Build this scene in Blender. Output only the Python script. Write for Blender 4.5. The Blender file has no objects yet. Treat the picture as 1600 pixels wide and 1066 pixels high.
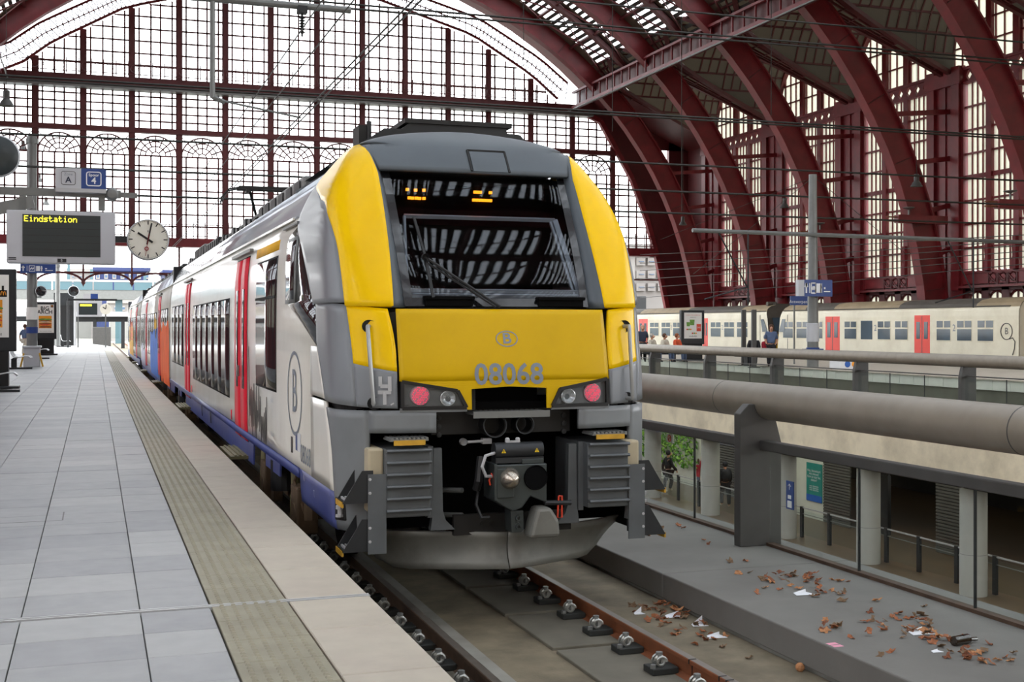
import bpy, bmesh, math, random
from math import sin, cos, pi, sqrt, radians
from mathutils import Vector, Matrix
random.seed(7)
SC = bpy.context.scene
COL = SC.collection

# ------------------------------------------------------------------ camera, world, light, exposure
F_PX, VX, HY = 1925.0, 148.0, 510.0            # focal length, vanishing point of the tracks, horizon (pixels of the 1600 frame)
TH = math.atan((800 - VX) / F_PX)              # the camera looks this far to the right of the tracks
CT, ST = cos(TH), sin(TH)
CAMZ = 1.63                                    # eye height above the platform (z = 0 is the platform, y runs along the tracks)
cam = bpy.data.cameras.new('camera'); cam_o = bpy.data.objects.new('camera', cam); COL.objects.link(cam_o)
cam_o.location = (0, 0, CAMZ); cam_o.rotation_euler = (pi / 2, 0, -TH)
cam.sensor_width = 36; cam.lens = F_PX * 36 / 1600; cam.shift_y = (HY - 533) / 1600
cam.clip_start = 0.1; cam.clip_end = 1500
SC.camera = cam_o
SC.view_settings.view_transform = 'Standard'; SC.view_settings.look = 'None'
SC.view_settings.gamma = 1.0; SC.view_settings.use_curve_mapping = False
SC.view_settings.exposure = 0.42
SC.cycles.transparent_max_bounces = 24
SC.cycles.max_bounces = 10
SC.cycles.sample_clamp_indirect = 6

world = bpy.data.worlds.new('sky'); SC.world = world; world.use_nodes = True
wn = world.node_tree; wn.nodes.clear()
wo = wn.nodes.new('ShaderNodeOutputWorld'); wb = wn.nodes.new('ShaderNodeBackground')
tc = wn.nodes.new('ShaderNodeTexCoord'); sx = wn.nodes.new('ShaderNodeSeparateXYZ'); wr = wn.nodes.new('ShaderNodeValToRGB')
mp = wn.nodes.new('ShaderNodeMapRange'); mp.inputs[1].default_value = -0.2; mp.inputs[2].default_value = 1.0
wn.links.new(tc.outputs['Generated'], sx.inputs[0]); wn.links.new(sx.outputs['Z'], mp.inputs[0]); wn.links.new(mp.outputs[0], wr.inputs[0])
cr = wr.color_ramp
cr.elements[0].position = 0.0; cr.elements[0].color = (0.30, 0.29, 0.27, 1)
cr.elements[1].position = 1.0; cr.elements[1].color = (0.86, 0.93, 1.0, 1)
e = cr.elements.new(0.16); e.color = (0.55, 0.54, 0.52, 1)
e = cr.elements.new(0.20); e.color = (1.0, 1.0, 1.0, 1)
wn.links.new(wr.outputs[0], wb.inputs[0]); wb.inputs[1].default_value = 4.2
wn.links.new(wb.outputs[0], wo.inputs[0])
sun = bpy.data.lights.new('sun', 'SUN'); sun.energy = 1.0; sun.angle = radians(6); sun.color = (1.0, 0.93, 0.82)
sun_o = bpy.data.objects.new('sun', sun); COL.objects.link(sun_o)
sun_o.rotation_euler = Vector((0.62, 0.42, -0.66)).to_track_quat('-Z', 'Y').to_euler()
for k, (x, y, sx_, sy_, w) in enumerate(((24.0, 30, 1.6, 60, 450), (31, 30, 3, 60, 60))):     # area lights under the lower concourse ceiling, fixtures unseen, added to brighten it
    al = bpy.data.lights.new('concourse_light', 'AREA'); al.shape = 'RECTANGLE'; al.size = sx_; al.size_y = sy_; al.energy = w; al.color = (1.0, 0.95, 0.86)
    ao = bpy.data.objects.new('concourse_light', al); COL.objects.link(ao); ao.location = (x, y, -2.75)

# ------------------------------------------------------------------ helpers
def ray(px, py):
    r = (px - 800) / F_PX
    return Vector((CT * r + ST, -ST * r + CT, -(py - HY) / F_PX))
def at_y(px, py, y):
    d = ray(px, py); t = y / d.y; return Vector((d.x * t, y, CAMZ + d.z * t))
def at_x(px, py, x):
    d = ray(px, py); t = x / d.x; return Vector((x, d.y * t, CAMZ + d.z * t))
def at_z(px, py, z):
    d = ray(px, py); t = (z - CAMZ) / d.z; return Vector((d.x * t, d.y * t, z))
def lin(c): return c / 12.92 if c <= 0.04045 else ((c + 0.055) / 1.055) ** 2.4
def rgb(r, g, b): return (lin(r / 255), lin(g / 255), lin(b / 255), 1)
def itp(T, x):
    if x <= T[0][0]: return T[0][1]
    for (a, b), (c, d) in zip(T, T[1:]):
        if x <= c: return b + (d - b) * (x - a) / (c - a)
    return T[-1][1]

MATS = {}
def mat(name, col, rough=0.5, metal=0.0, var=0.12, scale=3.0, bump=0.0, bscale=40.0, coat=0.0, dirt=None, dirt_amt=0.0, dscale=1.2, spec=0.5):
    """painted / stone / metal surface with procedural colour variation, optional stains and relief"""
    m = bpy.data.materials.new(name); m.use_nodes = True; nt = m.node_tree
    b = nt.nodes['Principled BSDF']
    b.inputs['Roughness'].default_value = rough; b.inputs['Metallic'].default_value = metal
    b.inputs['Coat Weight'].default_value = coat; b.inputs['Coat Roughness'].default_value = 0.06
    b.inputs['Specular IOR Level'].default_value = spec
    t = nt.nodes.new('ShaderNodeTexCoord'); n = nt.nodes.new('ShaderNodeTexNoise')
    n.inputs['Scale'].default_value = scale; n.inputs['Detail'].default_value = 6
    nt.links.new(t.outputs['Object'], n.inputs['Vector'])
    r = nt.nodes.new('ShaderNodeMapRange'); r.inputs[1].default_value = 0.3; r.inputs[2].default_value = 0.7
    r.inputs[3].default_value = 1 - var; r.inputs[4].default_value = 1 + var
    nt.links.new(n.outputs['Fac'], r.inputs[0])
    mx = nt.nodes.new('ShaderNodeMix'); mx.data_type = 'RGBA'; mx.blend_type = 'MULTIPLY'; mx.inputs[0].default_value = 1
    mx.inputs[6].default_value = col
    nt.links.new(r.outputs[0], mx.inputs[7]); out = mx.outputs[2]
    if dirt:
        n2 = nt.nodes.new('ShaderNodeTexNoise'); n2.inputs['Scale'].default_value = dscale; n2.inputs['Detail'].default_value = 8; n2.inputs['Roughness'].default_value = 0.65
        nt.links.new(t.outputs['Object'], n2.inputs['Vector'])
        r2 = nt.nodes.new('ShaderNodeMapRange'); r2.inputs[1].default_value = 0.45; r2.inputs[2].default_value = 0.75
        r2.inputs[3].default_value = 0; r2.inputs[4].default_value = dirt_amt
        nt.links.new(n2.outputs['Fac'], r2.inputs[0])
        m2 = nt.nodes.new('ShaderNodeMix'); m2.data_type = 'RGBA'; m2.inputs[7].default_value = dirt
        nt.links.new(r2.outputs[0], m2.inputs[0]); nt.links.new(out, m2.inputs[6]); out = m2.outputs[2]
    nt.links.new(out, b.inputs['Base Color'])
    if bump:
        n3 = nt.nodes.new('ShaderNodeTexNoise'); n3.inputs['Scale'].default_value = bscale; n3.inputs['Detail'].default_value = 4
        nt.links.new(t.outputs['Object'], n3.inputs['Vector'])
        bp = nt.nodes.new('ShaderNodeBump'); bp.inputs['Strength'].default_value = bump; bp.inputs['Distance'].default_value = 0.01
        nt.links.new(n3.outputs['Fac'], bp.inputs['Height']); nt.links.new(bp.outputs['Normal'], b.inputs['Normal'])
    MATS[name] = m; return m
def glow(name, col, s):
    m = bpy.data.materials.new(name); m.use_nodes = True; b = m.node_tree.nodes['Principled BSDF']
    b.inputs['Base Color'].default_value = col; b.inputs['Emission Color'].default_value = col; b.inputs['Emission Strength'].default_value = s
    MATS[name] = m; return m
def clear_glass(name, tint, gloss=0.06, rough=0.02):
    """thin pane: mostly transmits, some mirror reflection by angle"""
    m = bpy.data.materials.new(name); m.use_nodes = True; nt = m.node_tree; nt.nodes.clear()
    o = nt.nodes.new('ShaderNodeOutputMaterial'); mx = nt.nodes.new('ShaderNodeMixShader')
    tr = nt.nodes.new('ShaderNodeBsdfTransparent'); gl = nt.nodes.new('ShaderNodeBsdfGlossy'); fr = nt.nodes.new('ShaderNodeLayerWeight'); pw = nt.nodes.new('ShaderNodeMath'); pw.operation = 'POWER'; pw.inputs[1].default_value = 5
    ad = nt.nodes.new('ShaderNodeMath'); ad.operation = 'MULTIPLY_ADD'; ad.inputs[1].default_value = 0.9; ad.inputs[2].default_value = gloss
    fr.inputs[0].default_value = 0.5; tr.inputs[0].default_value = tint; gl.inputs['Roughness'].default_value = rough
    nt.links.new(fr.outputs['Facing'], pw.inputs[0]); nt.links.new(pw.outputs[0], ad.inputs[0]); nt.links.new(ad.outputs[0], mx.inputs[0])
    nt.links.new(tr.outputs[0], mx.inputs[1]); nt.links.new(gl.outputs[0], mx.inputs[2]); nt.links.new(mx.outputs[0], o.inputs[0])
    MATS[name] = m; return m
def milk_glass(name, col, through=0.25):
    """frosted pane: diffuses daylight"""
    m = bpy.data.materials.new(name); m.use_nodes = True; nt = m.node_tree; nt.nodes.clear()
    o = nt.nodes.new('ShaderNodeOutputMaterial'); mx = nt.nodes.new('ShaderNodeMixShader'); m2 = nt.nodes.new('ShaderNodeMixShader')
    tl = nt.nodes.new('ShaderNodeBsdfTranslucent'); df = nt.nodes.new('ShaderNodeBsdfDiffuse'); tr = nt.nodes.new('ShaderNodeBsdfTransparent')
    t = nt.nodes.new('ShaderNodeTexCoord'); n = nt.nodes.new('ShaderNodeTexNoise'); n.inputs['Scale'].default_value = 0.7
    nt.links.new(t.outputs['Object'], n.inputs['Vector'])
    c = nt.nodes.new('ShaderNodeMix'); c.data_type = 'RGBA'; c.inputs[6].default_value = col; c.inputs[7].default_value = tuple(x * 0.8 for x in col[:3]) + (1,)
    nt.links.new(n.outputs['Fac'], c.inputs[0])
    nt.links.new(c.outputs[2], tl.inputs[0]); df.inputs[0].default_value = (0.5, 0.5, 0.46, 1); tr.inputs[0].default_value = col
    mx.inputs[0].default_value = 0.25; m2.inputs[0].default_value = through
    nt.links.new(tl.outputs[0], mx.inputs[1]); nt.links.new(df.outputs[0], mx.inputs[2])
    nt.links.new(mx.outputs[0], m2.inputs[1]); nt.links.new(tr.outputs[0], m2.inputs[2]); nt.links.new(m2.outputs[0], o.inputs[0])
    MATS[name] = m; return m

ORG = {}
def link(o, parent=None, org=None):
    COL.objects.link(o)
    if parent: o.parent = parent
    ORG[o] = Vector(org) if org is not None else (ORG[parent] if parent else Vector((0, 0, 0)))
    return o
def tag(o, label=None, cat=None, group=None, kind=None):
    if label: o['label'] = label
    if cat: o['category'] = cat
    if group: o['group'] = group
    if kind: o['kind'] = kind
    return o
def thing(name, loc, label=None, cat=None, group=None, kind=None):
    o = bpy.data.objects.new(name, None); o.empty_display_size = 0.2
    loc = Vector(loc); o.location = loc; link(o, None, loc)
    return tag(o, label, cat, group, kind)

BOXF = [(0, 3, 2, 1), (4, 5, 6, 7), (0, 1, 5, 4), (1, 2, 6, 5), (2, 3, 7, 6), (3, 0, 4, 7)]
class MB:
    def __init__(s): s.v = []; s.f = []; s.mi = []; s.m = 0
    def add(s, vs, fs):
        n = len(s.v); s.v += [tuple(p) for p in vs]; s.f += [tuple(i + n for i in f) for f in fs]; s.mi += [s.m] * len(fs); return s
    def box(s, x0, x1, y0, y1, z0, z1):
        return s.add([(x0, y0, z0), (x1, y0, z0), (x1, y1, z0), (x0, y1, z0), (x0, y0, z1), (x1, y0, z1), (x1, y1, z1), (x0, y1, z1)], BOXF)
    def bar(s, a, b, w, h, up=(0, 0, 1)):
        """rectangular bar from a to b, w across, h along 'up'"""
        a = Vector(a); b = Vector(b); d = (b - a).normalized(); u = Vector(up)
        r = d.cross(u)
        if r.length < 1e-4: r = d.cross(Vector((0, 1, 0)))
        r.normalize(); u = r.cross(d).normalized(); r *= w / 2; u = u * (h / 2)
        return s.add([a - r - u, a + r - u, a + r + u, a - r + u, b - r - u, b + r - u, b + r + u, b - r + u],
                     [(0, 1, 2, 3), (7, 6, 5, 4), (0, 4, 5, 1), (1, 5, 6, 2), (2, 6, 7, 3), (3, 7, 4, 0)])
    def cyl(s, a, b, r, n=12, r2=None, caps=True):
        a = Vector(a); b = Vector(b); d = (b - a).normalized()
        u = d.orthogonal().normalized(); w = d.cross(u); r2 = r if r2 is None else r2
        vs = [a + (u * cos(2 * pi * i / n) + w * sin(2 * pi * i / n)) * r for i in range(n)] + [b + (u * cos(2 * pi * i / n) + w * sin(2 * pi * i / n)) * r2 for i in range(n)]
        fs = [(i, (i + 1) % n, n + (i + 1) % n, n + i) for i in range(n)]
        if caps: fs += [tuple(range(n))[::-1], tuple(range(n, 2 * n))]
        return s.add(vs, fs)
    def tube(s, pts, r, n=6, closed=False):
        pts = [Vector(p) for p in pts]; rings = []; k = len(pts); prev = None
        for i, p in enumerate(pts):
            a = pts[i - 1] if (i or closed) else p; b = pts[(i + 1) % k] if (i < k - 1 or closed) else p
            d = (b - a).normalized()
            if prev is None: u = d.orthogonal().normalized()
            else:
                u = prev - d * prev.dot(d)
                u = u.normalized() if u.length > 1e-5 else d.orthogonal().normalized()
            prev = u; w = d.cross(u)
            rr = r[i] if isinstance(r, (list, tuple)) else r
            rings.append([p + (u * cos(2 * pi * j / n) + w * sin(2 * pi * j / n)) * rr for j in range(n)])
        vs = [q for g in rings for q in g]; fs = []
        for i in range(k if closed else k - 1):
            for j in range(n):
                a0 = i * n + j; a1 = i * n + (j + 1) % n; b0 = ((i + 1) % k) * n + j; b1 = ((i + 1) % k) * n + (j + 1) % n
                fs.append((a0, a1, b1, b0))
        if not closed: fs += [tuple(range(n))[::-1], tuple(range((k - 1) * n, k * n))]
        return s.add(vs, fs)
    def prism(s, poly, axis, a, b):
        """polygon of 2D points swept along axis ('x': pts are (y,z); 'y': (x,z); 'z': (x,y))"""
        def p3(p, t):
            return (t, p[0], p[1]) if axis == 'x' else (p[0], t, p[1]) if axis == 'y' else (p[0], p[1], t)
        n = len(poly)
        return s.add([p3(p, a) for p in poly] + [p3(p, b) for p in poly],
                     [tuple(range(n))[::-1], tuple(range(n, 2 * n))] + [(i, (i + 1) % n, n + (i + 1) % n, n + i) for i in range(n)])
    def grid(s, rows, flip=False, closed=False):
        m = len(rows[0]); vs = [p for r in rows for p in r]; fs = []
        for i in range(len(rows) - 1):
            for j in range(m if closed else m - 1):
                q = (i * m + j, i * m + (j + 1) % m, (i + 1) * m + (j + 1) % m, (i + 1) * m + j)
                fs.append(q[::-1] if flip else q)
        return s.add(vs, fs)
    def lathe(s, prof, c, n=16, axis='z'):
        c = Vector(c); rows = []
        for r, h in prof:
            row = []
            for i in range(n):
                t = 2 * pi * i / n
                d = Vector((r * cos(t), r * sin(t), h)) if axis == 'z' else Vector((r * cos(t), h, r * sin(t))) if axis == 'y' else Vector((h, r * cos(t), r * sin(t)))
                row.append(c + d)
            rows.append(row)
        return s.grid(rows, closed=True)
    def ball(s, c, r, n=10, sc=(1, 1, 1)):
        return s.lathe([(max(1e-4, r * sin(pi * i / n)) * sc[0], -r * cos(pi * i / n) * sc[2]) for i in range(n + 1)], c, n + 4)
    def build(s, name, m, parent=None, smooth=False, bevel=0.0, org=None, label=None, kind=None, solid=0.0, angle=35, local=False):
        me = bpy.data.meshes.new(name); o = bpy.data.objects.new(name, me)
        if parent is None and org is not None: o.location = org
        link(o, parent, org if parent is None else None); g = ORG[o]
        me.from_pydata(s.v if local else [(p[0] - g.x, p[1] - g.y, p[2] - g.z) for p in s.v], [], s.f)
        ms = m if isinstance(m, (list, tuple)) else [m]
        for q in ms: me.materials.append(q)
        if len(ms) > 1: me.polygons.foreach_set('material_index', s.mi)
        bm = bmesh.new(); bm.from_mesh(me); bmesh.ops.recalc_face_normals(bm, faces=bm.faces); bm.to_mesh(me); bm.free()
        if solid:
            md = o.modifiers.new('thickness', 'SOLIDIFY'); md.thickness = solid; md.offset = -1
        if bevel:
            md = o.modifiers.new('bevel', 'BEVEL'); md.width = bevel; md.segments = 2; md.limit_method = 'ANGLE'; md.angle_limit = radians(angle)
        if smooth:
            me.polygons.foreach_set('use_smooth', [True] * len(me.polygons))
            if hasattr(me, 'set_sharp_from_angle'): me.set_sharp_from_angle(angle=radians(angle))
        me.update()
        return tag(o, label, None, None, kind)
def again(o, name, parent, loc):
    """another object on the same mesh data, at loc in its parent's frame"""
    c = bpy.data.objects.new(name, o.data); COL.objects.link(c); c.parent = parent; c.location = loc
    ORG[c] = ORG[parent] if parent else Vector(loc)
    return c
def copy_thing(o, loc, parent=None):
    c = o.copy(); COL.objects.link(c)
    if parent: c.parent = parent
    else: c.location = loc
    ORG[c] = Vector(loc)
    for ch in o.children: copy_thing(ch, loc, c)
    return c
def text_mesh(body, size, extrude=0.003, align='CENTER', bold=False):
    cu = bpy.data.curves.new('lettering', 'FONT'); cu.body = body; cu.size = size; cu.extrude = 0; cu.align_x = align; cu.align_y = 'CENTER'
    cu.resolution_u = 3
    if bold: cu.offset = size * 0.02
    o = bpy.data.objects.new('lettering', cu); COL.objects.link(o); bpy.context.view_layer.update()
    dg = bpy.context.evaluated_depsgraph_get(); me = bpy.data.meshes.new_from_object(o.evaluated_get(dg))
    vs = [tuple(v.co) for v in me.vertices]; fs = [tuple(p.vertices) for p in me.polygons]
    bpy.data.objects.remove(o); bpy.data.curves.remove(cu); bpy.data.meshes.remove(me)
    return vs, fs
def lettering(body, size, fn, m, parent, name='lettering', align='CENTER', bold=False, sx=1.0):
    """flat printed letters laid on a surface; fn maps (across, up) to a world point"""
    vs, fs = text_mesh(body, size, align=align, bold=bold)
    mb = MB(); mb.add([fn(v[0] * sx, v[1]) for v in vs], fs)
    return mb.build(name, m, parent)
def face_y(c, off=-0.004): c = Vector(c); return lambda a, b: c + Vector((a, off, b))        # a board that faces the camera end of the hall
def face_x(c, off=-0.004): c = Vector(c); return lambda a, b: c + Vector((off, -a, b))       # a surface that faces the near platform
# ------------------------------------------------------------------ materials
M = MATS
mat('red_iron', rgb(120, 32, 38), 0.45, var=0.18, scale=1.5, dirt=rgb(60, 28, 26), dirt_amt=0.5, dscale=0.5)
mat('dark_iron', rgb(88, 34, 36), 0.5, var=0.15, scale=2)
mat('roof_board', rgb(92, 78, 66), 0.8, var=0.2, scale=1.2, dirt=rgb(50, 40, 34), dirt_amt=0.6)
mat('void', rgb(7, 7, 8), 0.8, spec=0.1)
mat('roof_slat', rgb(60, 58, 56), 0.7, var=0.1)
mat('wires', rgb(52, 50, 46), 0.5, 0.3)
mat('grey_steel', rgb(120, 122, 120), 0.4, 0.3, var=0.08)
mat('pale_steel', rgb(176, 177, 178), 0.4, 0.1, var=0.05)
mat('dark_steel', rgb(46, 48, 50), 0.45, 0.3, var=0.1)
mat('black', rgb(13, 13, 14), 0.5, var=0.05)
mat('rail_paint', rgb(138, 130, 118), 0.42, 0.25, var=0.1, scale=5, dirt=rgb(150, 142, 126), dirt_amt=0.35, dscale=3)
mat('post_paint', rgb(74, 73, 71), 0.5, 0.2, var=0.1, scale=4)
mat('concrete', rgb(142, 140, 132), 0.85, var=0.12, scale=2.5, bump=0.15, dirt=rgb(104, 100, 92), dirt_amt=0.6, dscale=1.1)
mat('ledge_top', rgb(112, 110, 105), 0.8, var=0.1, scale=1.5, bump=0.1, dirt=rgb(98, 94, 88), dirt_amt=0.6, dscale=0.8)
mat('beige_concrete', rgb(224, 213, 186), 0.8, var=0.08, scale=1.0, dirt=rgb(150, 140, 118), dirt_amt=0.55, dscale=0.9)
mat('track_concrete', rgb(124, 114, 94), 0.85, var=0.2, scale=3, bump=0.2, dirt=rgb(60, 54, 44), dirt_amt=0.7, dscale=1.3)
mat('track_gap', rgb(38, 35, 31), 0.9, var=0.2)
mat('stone_grey', rgb(151, 152, 152), 0.55, var=0.06, scale=6, bump=0.04, dirt=rgb(124, 126, 130), dirt_amt=0.4, dscale=2)
mat('stone_grey_b', rgb(146, 147, 148), 0.55, var=0.06, scale=6, bump=0.04, dirt=rgb(116, 119, 123), dirt_amt=0.4, dscale=2)
mat('stone_grey_c', rgb(158, 159, 158), 0.55, var=0.06, scale=6, bump=0.04)
mat('stone_beige', rgb(177, 169, 154), 0.6, var=0.06, scale=5, bump=0.06, dirt=rgb(160, 146, 136), dirt_amt=0.5, dscale=1.5)
mat('tactile', rgb(142, 137, 118), 0.6, var=0.1, scale=4, dirt=rgb(112, 106, 92), dirt_amt=0.5, dscale=3)
mat('joint', rgb(122, 121, 119), 0.9)
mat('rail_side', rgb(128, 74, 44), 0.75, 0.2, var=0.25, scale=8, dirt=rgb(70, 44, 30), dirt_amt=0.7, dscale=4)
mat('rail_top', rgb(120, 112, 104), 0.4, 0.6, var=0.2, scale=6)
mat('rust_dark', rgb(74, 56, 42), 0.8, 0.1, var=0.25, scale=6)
mat('spring', rgb(176, 176, 170), 0.35, 0.6)
mat('pad', rgb(40, 42, 40), 0.7)
mat('plate', rgb(106, 102, 90), 0.8, var=0.15, bump=0.1)
mat('brown_floor', rgb(92, 74, 54), 0.35, var=0.1, scale=0.6)
mat('column_paint', rgb(176, 176, 170), 0.5, var=0.05, scale=2)
mat('shutter', rgb(92, 90, 86), 0.5, 0.4)
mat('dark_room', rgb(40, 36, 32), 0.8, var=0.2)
mat('white_tile', rgb(206, 208, 196), 0.5, var=0.06)
mat('olive_wall', rgb(92, 92, 80), 0.8, var=0.2, scale=2)
mat('outside_ground', rgb(128, 124, 116), 0.9, var=0.1, scale=0.1)
# trains
mat('white_paint', rgb(232, 229, 218), 0.2, var=0.03, scale=1, coat=0.25, dirt=rgb(196, 188, 170), dirt_amt=0.35, dscale=0.8)
mat('silver_roof', rgb(206, 212, 218), 0.15, 0.35, var=0.04, scale=0.7, coat=0.4)
mat('yellow_paint', rgb(242, 196, 2), 0.25, var=0.05, scale=1.5, coat=0.04, spec=0.15)
mat('yellow_shaded', rgb(208, 168, 0), 0.42, var=0.07, scale=2.0, coat=0.0, spec=0.2, dirt=rgb(150, 124, 20), dirt_amt=0.25, dscale=2)  # wing yellow toned down: the front's weaker light put into the colour, plus dirt
mat('nose_grey', rgb(126, 130, 134), 0.3, var=0.05, scale=2, coat=0.08, spec=0.3)
mat('bumper_grey', rgb(118, 122, 124), 0.45, var=0.07, scale=2, coat=0.15, dirt=rgb(92, 94, 94), dirt_amt=0.4)
mat('dome_grey', rgb(80, 88, 94), 0.42, var=0.08, scale=2, dirt=rgb(72, 76, 80), dirt_amt=0.6, dscale=1.5)
mat('number_grey', rgb(122, 130, 140), 0.5)
mat('skirt_blue', rgb(70, 81, 142), 0.4, var=0.1, scale=2, coat=0.0, dirt=rgb(104, 108, 140), dirt_amt=0.5, dscale=1.5)
mat('door_red', rgb(228, 36, 58), 0.4, var=0.04, coat=0.0, spec=0.25)
mat('seam', rgb(22, 22, 22), 0.7)
mat('dark_glass', rgb(26, 29, 33), 0.03, var=0.02, coat=1.0, spec=1.0)
mat('black_trim', rgb(20, 21, 23), 0.15, coat=0.6)
mat('frame_alu', rgb(236, 240, 240), 0.4, 0.2)
mat('buffer_grey', rgb(92, 96, 98), 0.5, 0.15, var=0.1, scale=4, dirt=rgb(66, 66, 64), dirt_amt=0.5)
mat('buffer_cream', rgb(186, 174, 146), 0.6, var=0.12, scale=3)
mat('plough_grey', rgb(118, 118, 112), 0.5, 0.25, var=0.15, scale=3, dirt=rgb(72, 68, 60), dirt_amt=0.6, dscale=2)
mat('coupler_grey', rgb(70, 76, 76), 0.35, 0.5, var=0.12, scale=5)
mat('steel_ball', rgb(190, 180, 166), 0.25, 0.9, var=0.15, scale=6)
mat('under_dark', rgb(30, 28, 25), 0.8, 0.1, var=0.2)
mat('bogie_brown', rgb(104, 84, 62), 0.7, 0.2, var=0.25, scale=5, dirt=rgb(50, 42, 34), dirt_amt=0.6, dscale=3)
mat('damper_olive', rgb(112, 106, 72), 0.5, 0.2, var=0.2)
mat('step_yellow', rgb(196, 150, 40), 0.6, var=0.2, scale=8)
mat('lamp_house', rgb(96, 100, 102), 0.35, 0.3)
mat('lens_white', rgb(190, 192, 190), 0.1, 0.4, coat=1)
mat('lens_pink', rgb(172, 144, 150), 0.3, 0.2)
mat('handle_grey', rgb(150, 152, 150), 0.35, 0.5)
mat('old_cream', rgb(232, 225, 200), 0.4, var=0.05, scale=0.8, dirt=rgb(176, 160, 120), dirt_amt=0.35, dscale=0.7)
mat('old_roof', rgb(160, 142, 112), 0.7, var=0.1, scale=1, dirt=rgb(110, 96, 74), dirt_amt=0.5)
mat('old_roof_dark', rgb(84, 78, 70), 0.7, var=0.12, scale=2)
mat('old_door', rgb(236, 54, 34), 0.4, var=0.04)
mat('old_window', rgb(66, 82, 94), 0.08, var=0.25, scale=0.8, coat=0.0, spec=0.5)
mat('old_yellow', rgb(206, 166, 40), 0.5)
mat('graffiti_orange', rgb(240, 104, 40), 0.6, var=0.12, scale=2, spec=0.15)
mat('graffiti_blue', rgb(84, 130, 216), 0.6, var=0.15, scale=2, spec=0.15)
mat('graffiti_yellow', rgb(238, 180, 56), 0.6, var=0.12, scale=2, spec=0.15)
mat('graffiti_lilac', rgb(176, 170, 206), 0.3, var=0.12, scale=2)
mat('ink', rgb(66, 62, 58), 0.5)
# signs, people, litter
mat('sign_white', rgb(222, 224, 226), 0.4, var=0.02)
mat('sign_blue', rgb(38, 66, 128), 0.4, var=0.03)
mat('sign_panel', rgb(186, 188, 192), 0.4, var=0.03)
mat('screen_black', rgb(44, 52, 54), 0.3, var=0.03)
glow('led_yellow', (0.95, 0.85, 0.05, 1), 1.1)
glow('led_orange', (1.0, 0.28, 0.01, 1), 4.0)
glow('led_red', (1.0, 0.04, 0.14, 1), 0.45)
mat('clock_face', rgb(228, 226, 212), 0.4, var=0.02)
mat('clock_red', rgb(150, 30, 36), 0.4)
mat('poster_white', rgb(232, 230, 224), 0.3, var=0.03)
mat('poster_orange', rgb(232, 150, 30), 0.4)
mat('poster_red', rgb(214, 70, 46), 0.4)
mat('poster_green', rgb(104, 150, 62), 0.5, var=0.3, scale=9)
mat('poster_brown', rgb(150, 84, 44), 0.5, var=0.2, scale=9)
mat('poster_teal', rgb(20, 128, 118), 0.4)
mat('poster_blue', rgb(36, 92, 176), 0.4)
mat('leaf_a', rgb(150, 92, 58), 0.8, var=0.25, scale=30)
mat('leaf_b', rgb(122, 72, 46), 0.8, var=0.25, scale=30)
mat('leaf_c', rgb(116, 92, 68), 0.8, var=0.25, scale=30)
mat('leaf_d', rgb(176, 124, 82), 0.8, var=0.2, scale=30)
mat('paper', rgb(232, 234, 238), 0.7)
mat('skin', rgb(196, 144, 116), 0.6)
mat('shirt_blue', rgb(88, 104, 134), 0.9)
mat('shirt_navy', rgb(52, 58, 76), 0.9)
mat('cloth_dark', rgb(34, 34, 38), 0.9)
mat('cloth_red', rgb(170, 34, 52), 0.9)
mat('cloth_pale', rgb(214, 206, 188), 0.9)
mat('cloth_orange', rgb(226, 96, 60), 0.9)
mat('jeans', rgb(78, 92, 118), 0.9)
mat('hair_brown', rgb(86, 58, 40), 0.8)
mat('hair_red', rgb(140, 78, 44), 0.8)
mat('hair_grey', rgb(170, 164, 156), 0.8)
mat('bark', rgb(70, 90, 40), 0.9, var=0.4, scale=6)
mat('building_blue', rgb(44, 54, 96), 0.8, var=0.06, scale=0.3)
mat('building_white', rgb(146, 142, 138), 0.8, var=0.06, scale=0.3)
mat('bridge_teal', rgb(78, 106, 114), 0.5, var=0.06, scale=0.4)
mat('pale_blue_pane', rgb(84, 104, 128), 0.15, var=0.1)
clear_glass('pane_clear', (0.97, 0.98, 0.98, 1), 0.0)
clear_glass('pane_roof', (0.95, 0.96, 0.98, 1), 0.0)
clear_glass('pane_rail', (0.93, 0.96, 0.95, 1), 0.012)
clear_glass('pane_screen', (0.62, 0.64, 0.67, 1), 0.022)
clear_glass('lamp_cover', (0.93, 0.94, 0.95, 1), 0.02)
milk_glass('pane_milk', rgb(222, 221, 210))
milk_glass('pane_dirty', rgb(98, 90, 78), 0.02)

# ------------------------------------------------------------------ hall: measures
AX = 14.4                      # the hall's long axis
RA, RB = 28.9, 27.1            # half width and height of the ribs' inner edge (ellipse about z = 0)
RIB_Y = [84.4 - 9.13 * k for k in range(14)]
WALL = 45.0                    # inner face of the right wall
GY = 89.0                      # glazed end wall
def ell(t, off=0.0): return (AX + (RA + off) * cos(t), (RB + off) * sin(t))

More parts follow.
